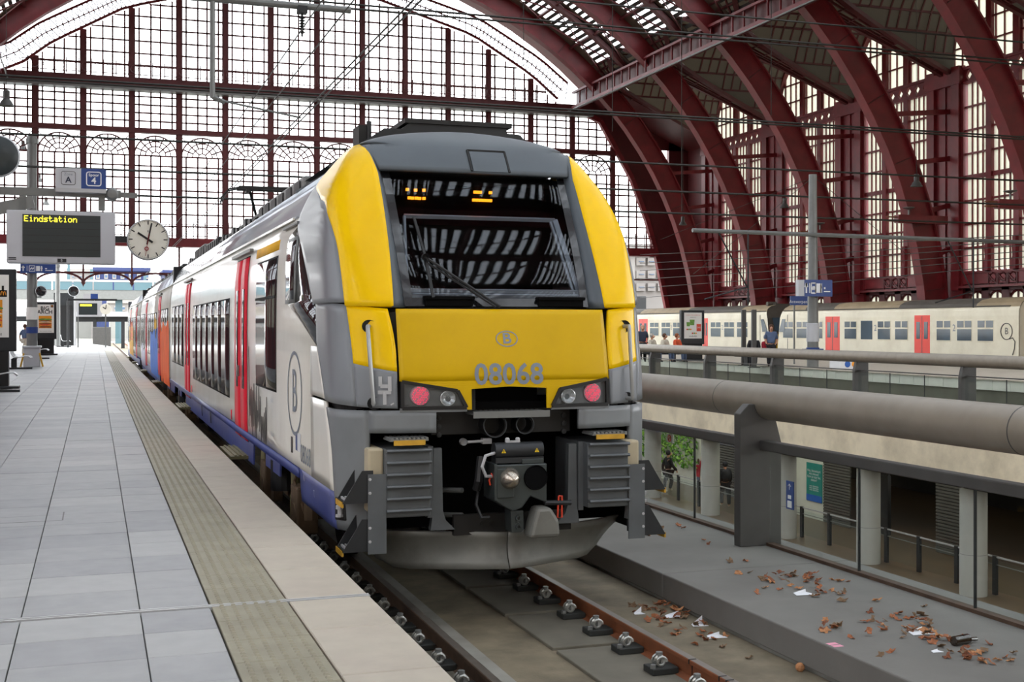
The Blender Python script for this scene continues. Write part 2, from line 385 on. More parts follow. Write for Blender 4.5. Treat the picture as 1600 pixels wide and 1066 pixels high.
# ---- arch ribs: web, inner flange, outer flange, struts to the wall
def make_rib(y):
    t = thing('arch_rib', (AX, y, 0), None, None, None, 'structure')
    N = 44; A = [pi * i / N for i in range(N + 1)]
    w = MB(); ins = []; out = []
    dep = lambda a: 1.5 - 0.35 * sin(a) ** 2
    rows = []
    for a in A:
        xi, zi = ell(a, 0.06); xo, zo = ell(a, dep(a))
        rows.append([(xi, y - .11, zi), (xo, y - .11, zo), (xo, y + .11, zo), (xi, y + .11, zi)])
    w.grid(rows, closed=True); w.build('web', M['red_iron'], t)
    for nm, o0, o1, hw in (('inner_flange', lambda a: 0.0, lambda a: 0.09, .34), ('outer_flange', lambda a: dep(a), lambda a: dep(a) + .09, .30)):
        f = MB(); rows = []
        for a in A:
            x0, z0 = ell(a, o0(a)); x1, z1 = ell(a, o1(a))
            rows.append([(x0, y - hw, z0), (x1, y - hw, z1), (x1, y + hw, z1), (x0, y + hw, z0)])
        f.grid(rows, closed=True); f.build(nm, M['red_iron'], t)
    # stiffening plates on the web and struts that tie the rib to the wall piers
    for sg in (1, -1):
        for z in (13.2, 10.6, 8.0, 5.6):
            a = math.asin(z / (RB + 1.5)); xo = ell(a, dep(a))[0] - AX
            s_ = MB(); s_.bar((AX + sg * (xo - .05), y, z), (AX + sg * 30.6, y, z + .35), .22, .26); s_.build('strut', M['red_iron'], t)
    for k in range(1, 12):
        for sg in (1,):
            a = pi * k / 24; x0, z0 = ell(a, .1); x1, z1 = ell(a, dep(a) - .02)
            s_ = MB(); s_.bar((x0, y - .13, z0), (x1, y - .13, z1), .05, .05, (0, 1, 0)); s_.build('stiffener', M['dark_iron'], t)
    return t
rib0 = make_rib(RIB_Y[0])
for y in RIB_Y[1:]: copy_thing(rib0, (AX, y, 0))

# ---- roof between the ribs: slatted skylights over the nave, coffered cross vaults over the bays of the side walls
ceiling = thing('ceiling', (AX, 0, 0), None, None, None, 'structure')
OFF = 1.3
def shell_u(z):      # the roof leaves the ribs at z = 19.2 and slopes down to the pier tops
    return 30.6 - (z - 15.6) * 8.35 / 3.6 if z < 19.2 else (RA + OFF) * sqrt(max(0, 1 - (z / (RB + OFF)) ** 2))
def bay_roof(yc):
    h = 4.56
    top = MB(); bars = MB(); slat = MB(); glass = MB(); vault = MB(); vbars = MB(); lower = MB(); lbars = MB()
    # solid strips beside the ribs and crown boards
    a0 = radians(44.5); a1 = radians(89.5)
    def P(a, y, off=OFF, sg=1): x, z = ell(a, off); return (AX + sg * (x - AX), y, z)
    for sg in (1, -1):
        for (ya, yb) in ((-h, -3.5), (-.55, .55), (3.5, h)):
            top.grid([[P(a0 + (pi / 2 - a0) * i / 16, yc + ya, OFF, sg), P(a0 + (pi / 2 - a0) * i / 16, yc + yb, OFF, sg)] for i in range(17)])
        for (aa, ab) in ((radians(44.5), radians(45)), (radians(89.4), radians(90))):
            top.grid([[P(aa + (ab - aa) * i / 4, yc - 3.5, OFF, sg), P(aa + (ab - aa) * i / 4, yc + 3.5, OFF, sg)] for i in range(5)])
        for (ya, yb) in ((-3.5, -.55), (.55, 3.5)):
            nsl = 46
            for i in range(nsl):
                a = radians(45) + radians(44.4) * i / nsl; b = a + radians(44.4) / nsl * 0.52
                slat.bar(P((a + b) / 2, yc + ya, OFF, sg), P((a + b) / 2, yc + yb, OFF, sg), (b - a) * 29, .05, (cos((a + b) / 2) * sg, 0, sin((a + b) / 2)))
            glass.grid([[P(radians(45) + radians(44.4) * i / 14, yc + ya, OFF + .12, sg), P(radians(45) + radians(44.4) * i / 14, yc + yb, OFF + .12, sg)] for i in range(15)])
            # diagonal ties
            for i in range(4):
                p = radians(46 + 11 * i); q = radians(57 + 11 * i)
                bars.bar(P(p, yc + ya, OFF - .35, sg), P(q, yc + yb, OFF - .35, sg), .1, .1)
                bars.bar(P(p, yc + yb, OFF - .35, sg), P(q, yc + ya, OFF - .35, sg), .06, .06)
        for d in (45, 51.5, 58, 64.5, 71, 77.5, 84, 89.5):
            a = radians(d); bars.bar(P(a, yc - h, OFF - .18, sg), P(a, yc + h, OFF - .18, sg), .14, .3, (cos(a) * sg, 0, sin(a)))
        pts = [P(radians(44 + 46 * i / 12), yc, OFF - .3, sg) for i in range(13)]
        for p, q in zip(pts, pts[1:]): bars.bar(p, q, .3, .5, (0, 1, 0))
    top.build('roof_panel', M['roof_board'], ceiling, solid=.06); slat.build('roof_slats', M['roof_slat'], ceiling, kind='stuff')
    glass.build('skylight', M['pane_roof'], ceiling); bars.build('purlins', M['dark_iron'], ceiling, kind='stuff')
    # cross vault: half ellipse across the bay, from the side wall to where it meets the nave shell
    VH, ZS, VR = 4.25, 15.6, 5.6
    for sg in (1, -1):
        rows = []
        for i in range(17):
            t = pi * i / 16; yy = yc - VH * cos(t); zz = ZS + VR * sin(t)
            xin = shell_u(zz)
            rows.append([(AX + sg * (30.6 + (xin - 30.6) * j / 4), yy, zz) for j in range(5)])
        vault.grid(rows)
        for i in range(1, 16):
            vbars.bar(Vector(rows[i][0]) - Vector((0, 0, .05)), Vector(rows[i][4]) - Vector((0, 0, .05)), .09, .12)
        for j in range(13):
            pts = []
            for i in range(17):
                t = pi * i / 16; zz = ZS + VR * sin(t); xin = shell_u(zz); xx = 30.6 - .65 * j - .1
                pts.append((xx, yc - VH * cos(t), zz - .05) if xx > xin else None)
            for p, q in zip(pts, pts[1:]):
                if p and q: vbars.bar((AX + sg * p[0], p[1], p[2]), (AX + sg * q[0], q[1], q[2]), .09, .1)
        # shell between the rib and the vault's groin, with light bars
        for e_ in (-1, 1):
            rows = []
            for i in range(15):
                zz = ZS + (20.9 - ZS) * i / 14; x = shell_u(zz)
                inn = VH * sqrt(max(0, 1 - ((zz - ZS) / VR) ** 2))
                rows.append([(AX + sg * x, yc + e_ * inn, zz), (AX + sg * x, yc + e_ * h, zz)])
            lower.grid(rows)
            for r_ in rows[::1]: lbars.bar(Vector(r_[0]) + Vector((-sg * .06, 0, -.06)), Vector(r_[1]) + Vector((-sg * .06, 0, -.06)), .07, .1)
            g = [Vector(r_[0]) + Vector((-sg * .05, 0, -.08)) for r_ in rows]
            for p, q in zip(g, g[1:]): lbars.bar(p, q, .3, .22)
            for f_ in (.35, .7):
                pts = [Vector(r_[0]).lerp(Vector(r_[1]), f_) + Vector((-sg * .05, 0, -.06)) for r_ in rows]
                for p, q in zip(pts[4:], pts[5:]): lbars.bar(p, q, .1, .12)
    vault.build('cross_vault', M['pane_dirty'], ceiling, solid=.02); vbars.build('vault_ribs', M['dark_iron'], ceiling, kind='stuff')
    lower.build('valley_panel', M['pane_dirty'], ceiling, solid=.02); lbars.build('valley_bars', M['dark_iron'], ceiling, kind='stuff')
n0 = len(ceiling.children); bay_roof(RIB_Y[0] - 4.565)
first = list(ceiling.children)
for k in range(1, 13):
    for o in first:
        c = again(o, o.name.split('.')[0], ceiling, (0, -9.13 * k, 0))
        if 'kind' in o: c['kind'] = o['kind']
        for md in o.modifiers:
            q = c.modifiers.new(md.name, md.type); q.thickness = md.thickness; q.offset = md.offset

# long girders with upright slats where the skylights begin
for sg in (1, -1):
    t = thing('gallery_girder', (AX + sg * 20.5, 30, 19), None, None, None, 'structure')
    x = AX + sg * 20.35
    g = MB(); g.box(x - .12, x + .12, -35, 88, 18.35, 18.5); g.box(x - .3, x - .1, -35, 88, 18.2, 18.3); g.build('bottom_chord', M['red_iron'], t)
    g = MB(); g.box(x - .12, x + .12, -35, 88, 19.45, 19.6); g.build('top_chord', M['red_iron'], t)
    g = MB(); g.box(x + sg * .25, x + sg * .3, -35, 88, 18.3, 19.7); g.build('back_plate', M['dark_iron'], t)
    for i in range(90):
        g = MB(); y = -30 + i * 1.31; g.box(x - .05, x + .05, y, y + .09, 18.5, 19.45); g.build('upright', M['red_iron'], t)
    g = MB()
    g.tube([(x - sg * .5, -35, 18.05), (x - sg * .5, 88, 18.05)], .05, 6); g.build('conduit', M['grey_steel'], t)

# ---- side walls: piers, tall three-light windows, diamond frieze, lunettes, base panel, small round-headed lights
def side_wall(sg, bays, panes):
    X = AX + sg * 30.6
    wall = thing('wall_right' if sg > 0 else 'wall_left', (X, 40, 0), None, None, None, 'structure')
    b = MB()
    for y in RIB_Y[:bays + 1]:
        p = MB(); yy = y + .3
        p.box(min(X - sg * .1, X + sg * .5), max(X - sg * .1, X + sg * .5), yy - 1.45, yy + 1.45, -1, 15.9)
        for d in (-1.05, 1.05): p.box(min(X - sg * .3, X - sg * .1), max(X - sg * .3, X - sg * .1), yy + d - .32, yy + d + .32, 3.6, 15.9)
        p.box(min(X - sg * .18, X - sg * .1), max(X - sg * .18, X - sg * .1), yy - .12, yy + .12, 3.6, 15.9)
        p.box(min(X - sg * .34, X), max(X - sg * .34, X), yy - 1.5, yy + 1.5, 14.9, 15.7)
        p.build('pier', M['red_iron'], wall)
    for k in range(bays):
        ya = RIB_Y[k + 1] + .3 + 1.45; yb = RIB_Y[k] + .3 - 1.45; W_ = yb - ya; yc = (ya + yb) / 2
        q = lambda d0, d1: (min(X + sg * d0, X + sg * d1), max(X + sg * d0, X + sg * d1))
        # base: masonry with round-headed lights, canopy strip, panel with moulded ornament
        p = MB(); p.box(*q(.1, .5), ya, yb, -1, 1.7); p.box(*q(.1, .5), ya, yb, 3.55, 4.0); p.build('plinth', M['dark_iron'], wall)
        p = MB(); p.box(*q(-.05, .25), ya, yb, 3.92, 4.55); p.box(*q(-.12, .2), ya, yb, 4.5, 4.62); p.build('panel', M['red_iron'], wall)
        p = MB(); p.box(*q(-.45, .2), ya - .1, yb + .1, 3.7, 3.82); p.build('canopy_strip', M['red_iron'], wall)
        for i in range(3):
            c = yc + (i - 1) * .75
            o_ = MB(); o_.tube([(X - sg * .07, c + .28 * cos(t), 4.13 + .22 * sin(t) + .1) for t in [2 * pi * j / 8 for j in range(8)]], .045, 5, True)
            o_.bar((X - sg * .07, c - .3, 3.9), (X - sg * .07, c + .3, 4.36), .06, .05); o_.box(*q(-.1, -.04), c - .36, c - .3, 3.84, 4.44); o_.box(*q(-.1, -.04), c + .3, c + .36, 3.84, 4.44)
            o_.build('ornament', M['dark_iron'], wall)
        for i in range(4):
            c = ya + W_ * (i + .5) / 4
            p = MB(); arch = [(c - .62, 1.5)] + [(c - .62 * cos(pi * j / 10), 2.9 + .62 * sin(pi * j / 10)) for j in range(11)] + [(c + .62, 1.5)]
            p.prism(arch, 'x', X + sg * .3, X + sg * .34); w_ = p.build('arched_pane', M['pane_milk'], wall)
            p = MB(); p.tube([(X + sg * .26, a_, z_) for a_, z_ in arch[1:-1]], .07, 5); p.box(*q(.22, .32), c - .04, c + .04, 1.5, 3.5); p.build('arched_frame', M['dark_iron'], wall)
        p = MB()
        for i in range(5):
            c = ya + W_ * i / 4; p.box(*q(.1, .4), c - .28, c + .28, 1.5, 3.75)
        p.box(*q(.42, .5), ya, yb, 3.5, 3.75); p.build('blind_arcade', M['dark_iron'], wall)
        # tall window
        win = thing('window_%d' % (k + 1 + (0 if sg > 0 else 20)), (X, yc, 4.6), None, None, None, 'structure')
        for i in range(4):
            c = ya + W_ * i / 3; m_ = MB(); wdt = .2 if i in (1, 2) else .1
            m_.box(*q(-.12, .3), c - wdt, c + wdt, 4.55, 14.9)
            if i in (1, 2): m_.lathe([(.001, 4.6), (.24, 4.6), (.24, 5.0), (.16, 5.3), (.2, 5.9), (.16, 6.0), (.16, 6.3), (.001, 6.3)], (X - sg * .14, c, 0), 8)
            m_.build('mullion', M['red_iron'], win)
        rows_ = [4.62 + (14.85 - 4.62) * r / 8 for r in range(9)]
        for r, z in enumerate(rows_[1:-1]):
            hh = .12 if r == 3 else .05
            m_ = MB(); m_.box(*q(0, .2), ya, yb, z - hh, z + hh); m_.build('transom', M['red_iron'], win)
        pane0 = None
        for i in range(3):
            l0 = ya + W_ * i / 3 + .2; l1 = ya + W_ * (i + 1) / 3 - .2; n = 4 if panes else 1
            for j in range(1, 4):
                c = l0 + (l1 - l0) * j / 4; m_ = MB(); m_.box(*q(.02, .18), c - .03, c + .03, 4.6, 14.9); m_.build('glazing_bar', M['red_iron'], win)
            for r in range(8 if panes else 1):
                z0, z1 = (rows_[r], rows_[r + 1]) if panes else (4.6, 14.9)
                for j in range(n):
                    c0 = l0 + (l1 - l0) * j / n; c1 = l0 + (l1 - l0) * (j + 1) / n
                    if panes:
                        if pane0 is None:
                            m_ = MB(); m_.box(*q(.09, .11), c0 + .02, c1 - .02, z0 + .03, z1 - .03); pane0 = m_.build('pane', M['pane_milk'], win); base = (c0, z0)
                        else: again(pane0, 'pane', win, (0, c0 - base[0], z0 - base[1]))
                    else:
                        m_ = MB(); m_.box(*q(.09, .11), c0, c1, z0, z1); m_.build('pane', M['pane_roof'], win)
        # frieze of diamond openings and the lunette above
        f_ = MB(); f_.box(*q(-.1, .25), ya, yb, 14.85, 14.98); f_.box(*q(-.1, .25), ya, yb, 15.62, 15.78)
        nd = 8
        for i in range(nd):
            c = ya + W_ * (i + .5) / nd; hw = W_ / nd / 2
            for (sa, sb) in ((-1, -1), (-1, 1), (1, -1), (1, 1)):
                f_.prism([(c + sa * hw, 15.3 + sb * .34), (c + sa * hw, 15.3), (c + sa * .24, 15.3), (c, 15.3 + sb * .29), (c, 15.3 + sb * .34)], 'x', X, X + sg * .15)
        f_.build('diamond_frieze', M['red_iron'], wall)
        f_ = MB(); f_.box(*q(.16, .18), ya, yb, 14.9, 15.7); f_.build('frieze_glass', M['pane_milk'], wall)
        lun = thing('window_%d' % (k + 41 + (0 if sg > 0 else 20)), (X, yc, 15.7), None, None, None, 'structure')
        VH, VR = 4.2, 4.85
        arch = [(yc - VH * cos(pi * j / 18), 15.6 + VR * sin(pi * j / 18)) for j in range(19)]
        g = MB(); g.prism(arch, 'x', X + sg * .1, X + sg * .12); g.build('lunette_glass', M['pane_milk' if sg > 0 else 'pane_roof'], lun)
        zt = lambda y_: 15.6 + VR * sqrt(max(0, 1 - ((y_ - yc) / VH) ** 2))
        g = MB()
        for i in range(-6, 7):
            c = yc + i * .66
            if zt(c) > 15.9: g.box(*q(.02, .16), c - .03, c + .03, 15.7, zt(c))
        for z in (16.9, 18.1, 19.3):
            d = VH * sqrt(1 - ((z - 15.6) / VR) ** 2); g.box(*q(.02, .16), yc - d, yc + d, z - .04, z + .04)
        g.build('lunette_bars', M['red_iron'], lun)
        for i in (1, 2):
            c = ya + W_ * i / 3; m_ = MB(); m_.box(*q(-.12, .3), c - .2, c + .2, 15.7, zt(c)); m_.build('mullion', M['red_iron'], lun)
        g = MB(); pts = [(X - sg * .1, a_, z_) for a_, z_ in arch]
        for a_, c_ in zip(pts, pts[1:]): g.bar(a_, c_, .3, .3)
        g.build('lunette_arch', M['red_iron'], lun)
    return wall
side_wall(1, 6, True)
side_wall(-1, 10, False)
for sg in (1, -1):       # plain continuation of the wall towards the near end
    w_ = MB(); X = AX + sg * 30.6; w_.box(min(X, X + sg * .5), max(X, X + sg * .5), -35, RIB_Y[6 if sg > 0 else 10] - 1, 14.9, 15.7)
    w_.box(min(X, X + sg * .5), max(X, X + sg * .5), -35, RIB_Y[6 if sg > 0 else 10] - 1, -1, 4.6); w_.build('wall_right_rear' if sg > 0 else 'wall_left_rear', M['red_iron'], org=(X, 0, 0), kind='structure')

# ---- glazed end wall
FAC_X = [-13.5, -10.2, -7.0, -3.8, -.74, 2.43, 5.59, 8.74, 11.92, 15.23, 18.56, 21.78, 25.08, 28.25, 31.65, 35.07, 38.47, 41.9]
FU = [(0, 29.3), (8.7, 27.4), (13.2, 25.6), (15.2, 24.4), (17.6, 22.9), (19.1, 19.2), (20.8, 17.1), (23.5, 12.4), (25.6, 5), (26, .1)]
def ftop(x):
    u = abs(x - AX); best = 0
    for i in range(261):
        z = i * .1
        if itp(FU, z) >= u: best = z
    return best
end = thing('wall_end', (AX, GY, 0), None, None, None, 'structure')
def fz_limit(z): u = itp(FU, z); return AX - u, AX + u
for x in FAC_X:
    t = ftop(x)
    if t > 7.5:
        m_ = MB(); m_.box(x - .13, x + .13, GY - .2, GY + .2, 7.1, t); m_.box(x - .22, x + .22, GY - .1, GY + .1, 7.1, t); m_.build('column', M['dark_iron'], end)
def beam(z0, z1, d0, d1, name='beam', m='dark_iron'):
    a, b_ = fz_limit((z0 + z1) / 2); q = MB(); q.box(a, b_, GY - d0, GY + d1, z0, z1); return q.build(name, M[m], end)
beam(18.0, 18.75, .5, .4); beam(17.85, 18.0, .9, .2, 'cable_tray', 'grey_steel'); beam(15.0, 15.35, .25, .25); beam(7.15, 7.75, .7, .3, 'beam', 'red_iron'); beam(5.25, 5.36, .08, .08, 'tie_rod')
barsx = MB(); barsz = MB(); FR = (.15, .4, .6, .85)
ROWS_HI = [19.65 + .86 * i for i in range(8)]; ROWS_MID = [15.85 + .56 * i for i in range(4)]; ROWS_LO = [8.6 + .83 * i for i in range(6)] + [13.46]
pane_boxes = []
ends = sorted(FAC_X)
for xa, xb in zip(ends, ends[1:]):
    xs = [xa] + [xa + (xb - xa) * f for f in FR] + [xb]
    for x in xs[1:-1]:
        t = ftop(x)
        if t > 18.8: barsx.box(x - .055, x + .055, GY - .04, GY + .04, 18.75, t)
        if t > 15.4: barsx.box(x - .055, x + .055, GY - .04, GY + .04, 15.35, min(18, t))
        if t > 8: barsx.box(x - .055, x + .055, GY - .04, GY + .04, 7.75, min(13.5, t))
    lv = [[18.75] + ROWS_HI, [15.35] + ROWS_MID + [18.0], [7.75] + ROWS_LO]
    for li, L in enumerate(lv):
        for z0, z1 in zip(L, L[1:]):
            for x0, x1 in zip(xs, xs[1:]):
                if min(ftop(x0), ftop(x1)) >= z1: pane_boxes.append((x0, x1, z0, z1))
    # fan tracery under the middle beam
    if ftop(xa) > 15 and ftop(xb) > 15:
        c = (xa + xb) / 2; R = (xb - xa) / 2 - .16; g = MB()
        for r_, th in ((R, .065), (R * .72, .05), (R * .48, .05), (R * .2, .05)):
            g.tube([(c + r_ * cos(pi * i / 14), GY, 13.46 + r_ * .97 * sin(pi * i / 14)) for i in range(15)], th, 4)
        for i in range(1, 8):
            a = pi * i / 8; r0 = R * (.2 if i % 2 == 0 else .48)
            g.bar((c + r0 * cos(a), GY, 13.46 + r0 * .97 * sin(a)), (c + R * cos(a), GY, 13.46 + R * .97 * sin(a)), .09, .08, (0, 1, 0))
        g.bar((xa + .15, GY, 14.85), (xa + .5, GY, 14.5), .05, .05, (0, 1, 0)); g.bar((xb - .15, GY, 14.85), (xb - .5, GY, 14.5), .05, .05, (0, 1, 0))
        g.build('fan_tracery', M['dark_iron'], end)
        q = MB(); q.box(xa, xb, GY + .05, GY + .07, 13.46, 15.0); q.build('tracery_glass', M['pane_clear'], end)
    # hanging arches below the lowest beam
    if xa > -12 and xb < 39:
        c = (xa + xb) / 2; R = (xb - xa) / 2; g = MB()
        for i in range(10):
            p = lambda j: (c + R * cos(pi * j / 10), GY, 4.55 + .75 * sin(pi * j / 10))
            g.bar(p(i), p(i + 1), .12, .14)
        g.box(xa - .06, xa + .06, GY - .06, GY + .06, 4.75, 7.2); g.lathe([(.001, 4.3), (.05, 4.45), (.16, 4.6), (.12, 4.8), (.05, 4.9)], (xa, GY, 0), 8)
        g.build('hanging_arch', M['dark_iron'], end)
for z in ROWS_HI + ROWS_MID + ROWS_LO:
    a, b_ = fz_limit(z); barsz.box(a, b_, GY - .04, GY + .04, z - .052, z + .052)
barsx.build('upright_bars', M['dark_iron'], end, kind='stuff'); barsz.build('cross_bars', M['dark_iron'], end, kind='stuff')
pane_boxes.sort(key=lambda p: -(p[1] - p[0]) * (p[3] - p[2])); rest = MB(); cache = {}
for i, (x0, x1, z0, z1) in enumerate(pane_boxes):
    if i < 290:
        key = (round(x1 - x0, 1), round(z1 - z0, 2))
        if key not in cache:
            q = MB(); q.box(x0, x1, GY + .05, GY + .065, z0, z1); cache[key] = (q.build('pane', M['pane_clear'], end), x0, z0)
        else:
            o, bx, bz = cache[key]; again(o, 'pane', end, (x0 - bx, 0, z0 - bz))
    else: rest.box(x0, x1, GY + .05, GY + .065, z0, z1)
rest.build('panes', M['pane_clear'], end, kind='stuff')
# upper arch trim: two curved tubes with a lattice between, and ornate railings on the beams
def arc_pts(off, n=60):
    pts = []
    for sgn in (-1, 1):
        seq = []
        for i in range(n):
            z = 18.6 + (25.95 - 18.6) * (1 - (1 - i / (n - 1)) ** 2)
            seq.append((AX + sgn * itp(FU, z), z))
        pts.append(seq)
    L = pts[0] + pts[1][::-1]
    return [(x + off * (x - AX) / 29, GY - .6, z + off) for x, z in L]
g = MB(); inner = arc_pts(0); outer = arc_pts(1.25)
for L, th in ((inner, .16), (outer, .14), (arc_pts(.62), .07)):
    for p, q_ in zip(L[::3], L[3::3]): g.bar(p, q_, th, th)
g.build('arch_trim', M['red_iron'], end)
g = MB()
for i in range(0, len(inner) - 2, 1): g.bar(inner[i], outer[i + 1], .05, .05); g.bar(inner[i + 1], outer[i], .05, .05)
g.build('arch_lattice', M['grey_steel'], end, kind='stuff')
g = MB()
for a, b_ in zip(range(len(inner) - 1), range(1, len(inner))): g.add([inner[a], inner[b_], outer[b_], outer[a]], [(0, 1, 2, 3)])
g.build('arch_band_glass', M['pane_roof'], end, solid=.02)
for sgn in (-1, 1):
    L = [(AX + sgn * itp(FU, z), GY - .3, z) for z in (0, 4, 7.4, 10, 12, 13.2, 15, 16.4, 17.6, 18.4)]
    g = MB()
    for p, q_ in zip(L, L[1:]): g.bar(p, q_, .4, .35)
    g.build('edge_trim', M['red_iron'], end)
for z, h_ in ((18.75, .85), (7.75, .95)):
    a, b_ = fz_limit(z + .5); r_ = MB()
    r_.box(a, b_, GY - .75, GY - .7, z + .12, z + .17); r_.box(a, b_, GY - .75, GY - .7, z + h_ - .05, z + h_)
    n = int((b_ - a) / .8)
    for i in range(n):
        x = a + .4 + i * .8
        r_.box(x - .03, x + .03, GY - .75, GY - .7, z, z + h_ + .18)
        r_.tube([(x + .4 + .26 * cos(2 * pi * j / 8), GY - .72, z + .5 + .26 * sin(2 * pi * j / 8)) for j in range(8)], .02, 4, True)
    r_.build('railing', M['dark_iron'], end, kind='stuff')
# solid spandrels between the end glazing and the last arch rib
sp = MB()
for sgn in (-1, 1):
    rows = []
    for i in range(49):
        a = (pi / 2) * i / 48
        x0 = AX + sgn * max(itp(FU, min(25.9, RB * sin(a))), 0) ; z0 = RB * sin(a) if RB * sin(a) < 25.9 else 25.9
        xo, zo = ell(a, 2.0)
        if z0 < 18.6: rows.append([(x0, GY - .25, z0), (AX + sgn * (xo - AX), GY - .25, zo)])
    sp.grid(rows)
sp.build('spandrel', M['dark_iron'], end, solid=.1)

# short end bay between the last rib and the end wall, and the closed near end of the hall
q = MB()
for sgn in (-1, 1):
    x = AX + sgn * 30.6; q.box(min(x, x + sgn * .4), max(x, x + sgn * .4), 84.2, 89.4, -1, 16)
    q.box(min(AX + sgn * 28.9, x), max(AX + sgn * 28.9, x), 88.9, 89.3, -1, 16.2)
    g = [(AX + sgn * shell_u(z), z) for z in (15.6, 17, 18.2, 19.2, 20.4, 21.5, 22.5)]
    q.grid([[(x, 84.4, z), (x, 89.3, z)] for x, z in g])
    q.add([(AX + sgn * 30.6, 88.9, 15.6), (AX + sgn * 23.3, 88.9, 19.2), (AX + sgn * 24.9, 88.9, 15.6)], [(0, 1, 2)])
g = [ell(pi * i / 40, OFF) for i in range(9, 32)]
q.grid([[(x, 84.4, z), (x, 89.3, z)] for x, z in g])
q.build('end_bay', M['dark_iron'], org=(AX, 87, 0), kind='structure')
mat('stone_wall', rgb(176, 164, 146), 0.85, var=0.1, scale=0.5, bump=0.1)
q = MB(); q.box(AX - 31, AX + 31, -37, -36, -6, 24); q.build('wall_near', M['stone_wall'], org=(AX, -36, 0), kind='structure')
# ------------------------------------------------------------------ near platform
EDGE = 1.578
plat = thing('platform', (0, 20, 0), None, None, None, 'structure')
b = MB(); b.box(-11, 1.44, 1.5, 96, -1.05, -.03); b.build('base', M['joint'], plat)
b = MB(); b.box(1.36, EDGE - .01, 1.5, 96, -.16, -.03); b.build('coping', M['concrete'], plat)
rnd = random.Random(3)
XS = [.634, .246, -.39, -1.03, -1.67, -2.31, -2.95, -3.59, -4.23, -4.87, -5.51, -6.8, -8.1, -9.5, -11]
far = {'stone_grey': MB(), 'stone_grey_b': MB(), 'stone_grey_c': MB()}; cnt = 0
J0 = 7.36                                       # the metal expansion joint
rows_y = [(J0 + .05 + .56 * i, J0 + .05 + .56 * (i + 1)) for i in range(158)] + [(J0 - .05 - .5 * (i + 1), J0 - .05 - .5 * i) for i in range(11)]
rows_y.sort()
def bevel_tile(mb, x0, x1, y0, y1, z1, g=.003, c=.003, h=.03):
    vs = [(x0 + g, y0 + g, z1 - h), (x1 - g, y0 + g, z1 - h), (x1 - g, y1 - g, z1 - h), (x0 + g, y1 - g, z1 - h),
          (x0 + g, y0 + g, z1 - c), (x1 - g, y0 + g, z1 - c), (x1 - g, y1 - g, z1 - c), (x0 + g, y1 - g, z1 - c),
          (x0 + g + c, y0 + g + c, z1), (x1 - g - c, y0 + g + c, z1), (x1 - g - c, y1 - g - c, z1), (x0 + g + c, y1 - g - c, z1)]
    fs = [(0, 1, 5, 4), (1, 2, 6, 5), (2, 3, 7, 6), (3, 0, 4, 7), (4, 5, 9, 8), (5, 6, 10, 9), (6, 7, 11, 10), (7, 4, 8, 11), (8, 9, 10, 11)]
    mb.add(vs, fs)
for (y0, y1) in rows_y:
    for x1, x0 in zip(XS, XS[1:]):
        k = rnd.choice(['stone_grey', 'stone_grey', 'stone_grey_b', 'stone_grey_c'])
        dz = rnd.uniform(-.0015, .0015)
        vis = y0 > 5.0 and x1 > -.075 * y1 - .1
        if vis and cnt < 280 and y0 < 40:
            q = MB(); bevel_tile(q, x0, x1, y0, y1, dz); q.build('paving_slab', M[k], plat); cnt += 1
        else: bevel_tile(far[k], x0, x1, y0, y1, dz)
for k, q in far.items(): q.build('paving_slabs', M[k], plat, kind='stuff')
yy = 3.0; cnt = 0; rest = MB()
while yy < 96:
    ln = .9; q = MB() if cnt < 70 else rest
    if yy < J0 < yy + ln: ln = J0 - .03 - yy
    bevel_tile(q, 1.086, EDGE, yy, yy + ln, rnd.uniform(0, .002), g=.005, c=.005, h=.06)
    if cnt < 70: q.build('edge_slab', M['stone_beige'], plat)
    cnt += 1; yy += ln
    if abs(yy - (J0 - .03)) < .01: yy = J0 + .03
rest.build('edge_slabs', M['stone_beige'], plat, kind='stuff')
yy = J0 + .03 - .44 * 8; cnt = 0; rest = MB()
while yy < 96:
    q = MB() if cnt < 80 else rest
    bevel_tile(q, .641, 1.082, yy, yy + .44, 0, g=.003)
    if cnt < 80: q.build('tactile_tile', M['tactile'], plat)
    cnt += 1; yy += .44
rest.build('tactile_tiles', M['tactile'], plat, kind='stuff')
st = MB(); yy = 4.2
while yy < 60:
    for c in range(6):
        x = .70 + c * .0655; r = .015
        st.add([(x - r, yy - r, 0), (x + r, yy - r, 0), (x + r, yy + r, 0), (x - r, yy + r, 0), (x - r * .5, yy - r * .5, .009), (x + r * .5, yy - r * .5, .009), (x + r * .5, yy + r * .5, .009), (x - r * .5, yy + r * .5, .009)], [(0, 1, 5, 4), (1, 2, 6, 5), (2, 3, 7, 6), (3, 0, 4, 7), (4, 5, 6, 7)])
    yy += .055
for c in range(6):                               # further off the studs run together into ridges
    x = .70 + c * .0655; st.box(x - .01, x + .01, 60, 95, 0, .005)
st.build('tactile_studs', M['tactile'], plat, kind='stuff')
for x0, x1 in ((-11, EDGE),):
    q = MB(); q.box(x0, x1, J0 - .028, J0 - .012, -.02, .004); q.box(x0, x1, J0 + .012, J0 + .028, -.02, .004); q.box(x0, x1, J0 - .012, J0 + .012, -.02, -.004)
    q.build('expansion_joint', M['pale_steel'], plat)
q = MB(); q.box(-2.2, -.25, 11.0, 11.012, 0, .0015); q.box(-.262, -.25, 11, 11.5, 0, .0015); q.build('access_cover_edge', M['joint'], plat)
# beyond the hall the platform bends to the left
q = MB(); rows = []
for i in range(21):
    y = 96 + 3.0 * i; s_ = -((y - 92) / 34.0) ** 2 * 2.6 if y > 92 else 0
    rows.append([(EDGE + s_, y, -.9), (EDGE + s_, y, -.01), (-11 + s_, y, -.01)])
q.grid(rows); q.build('platform_end', M['stone_grey_c'], plat)

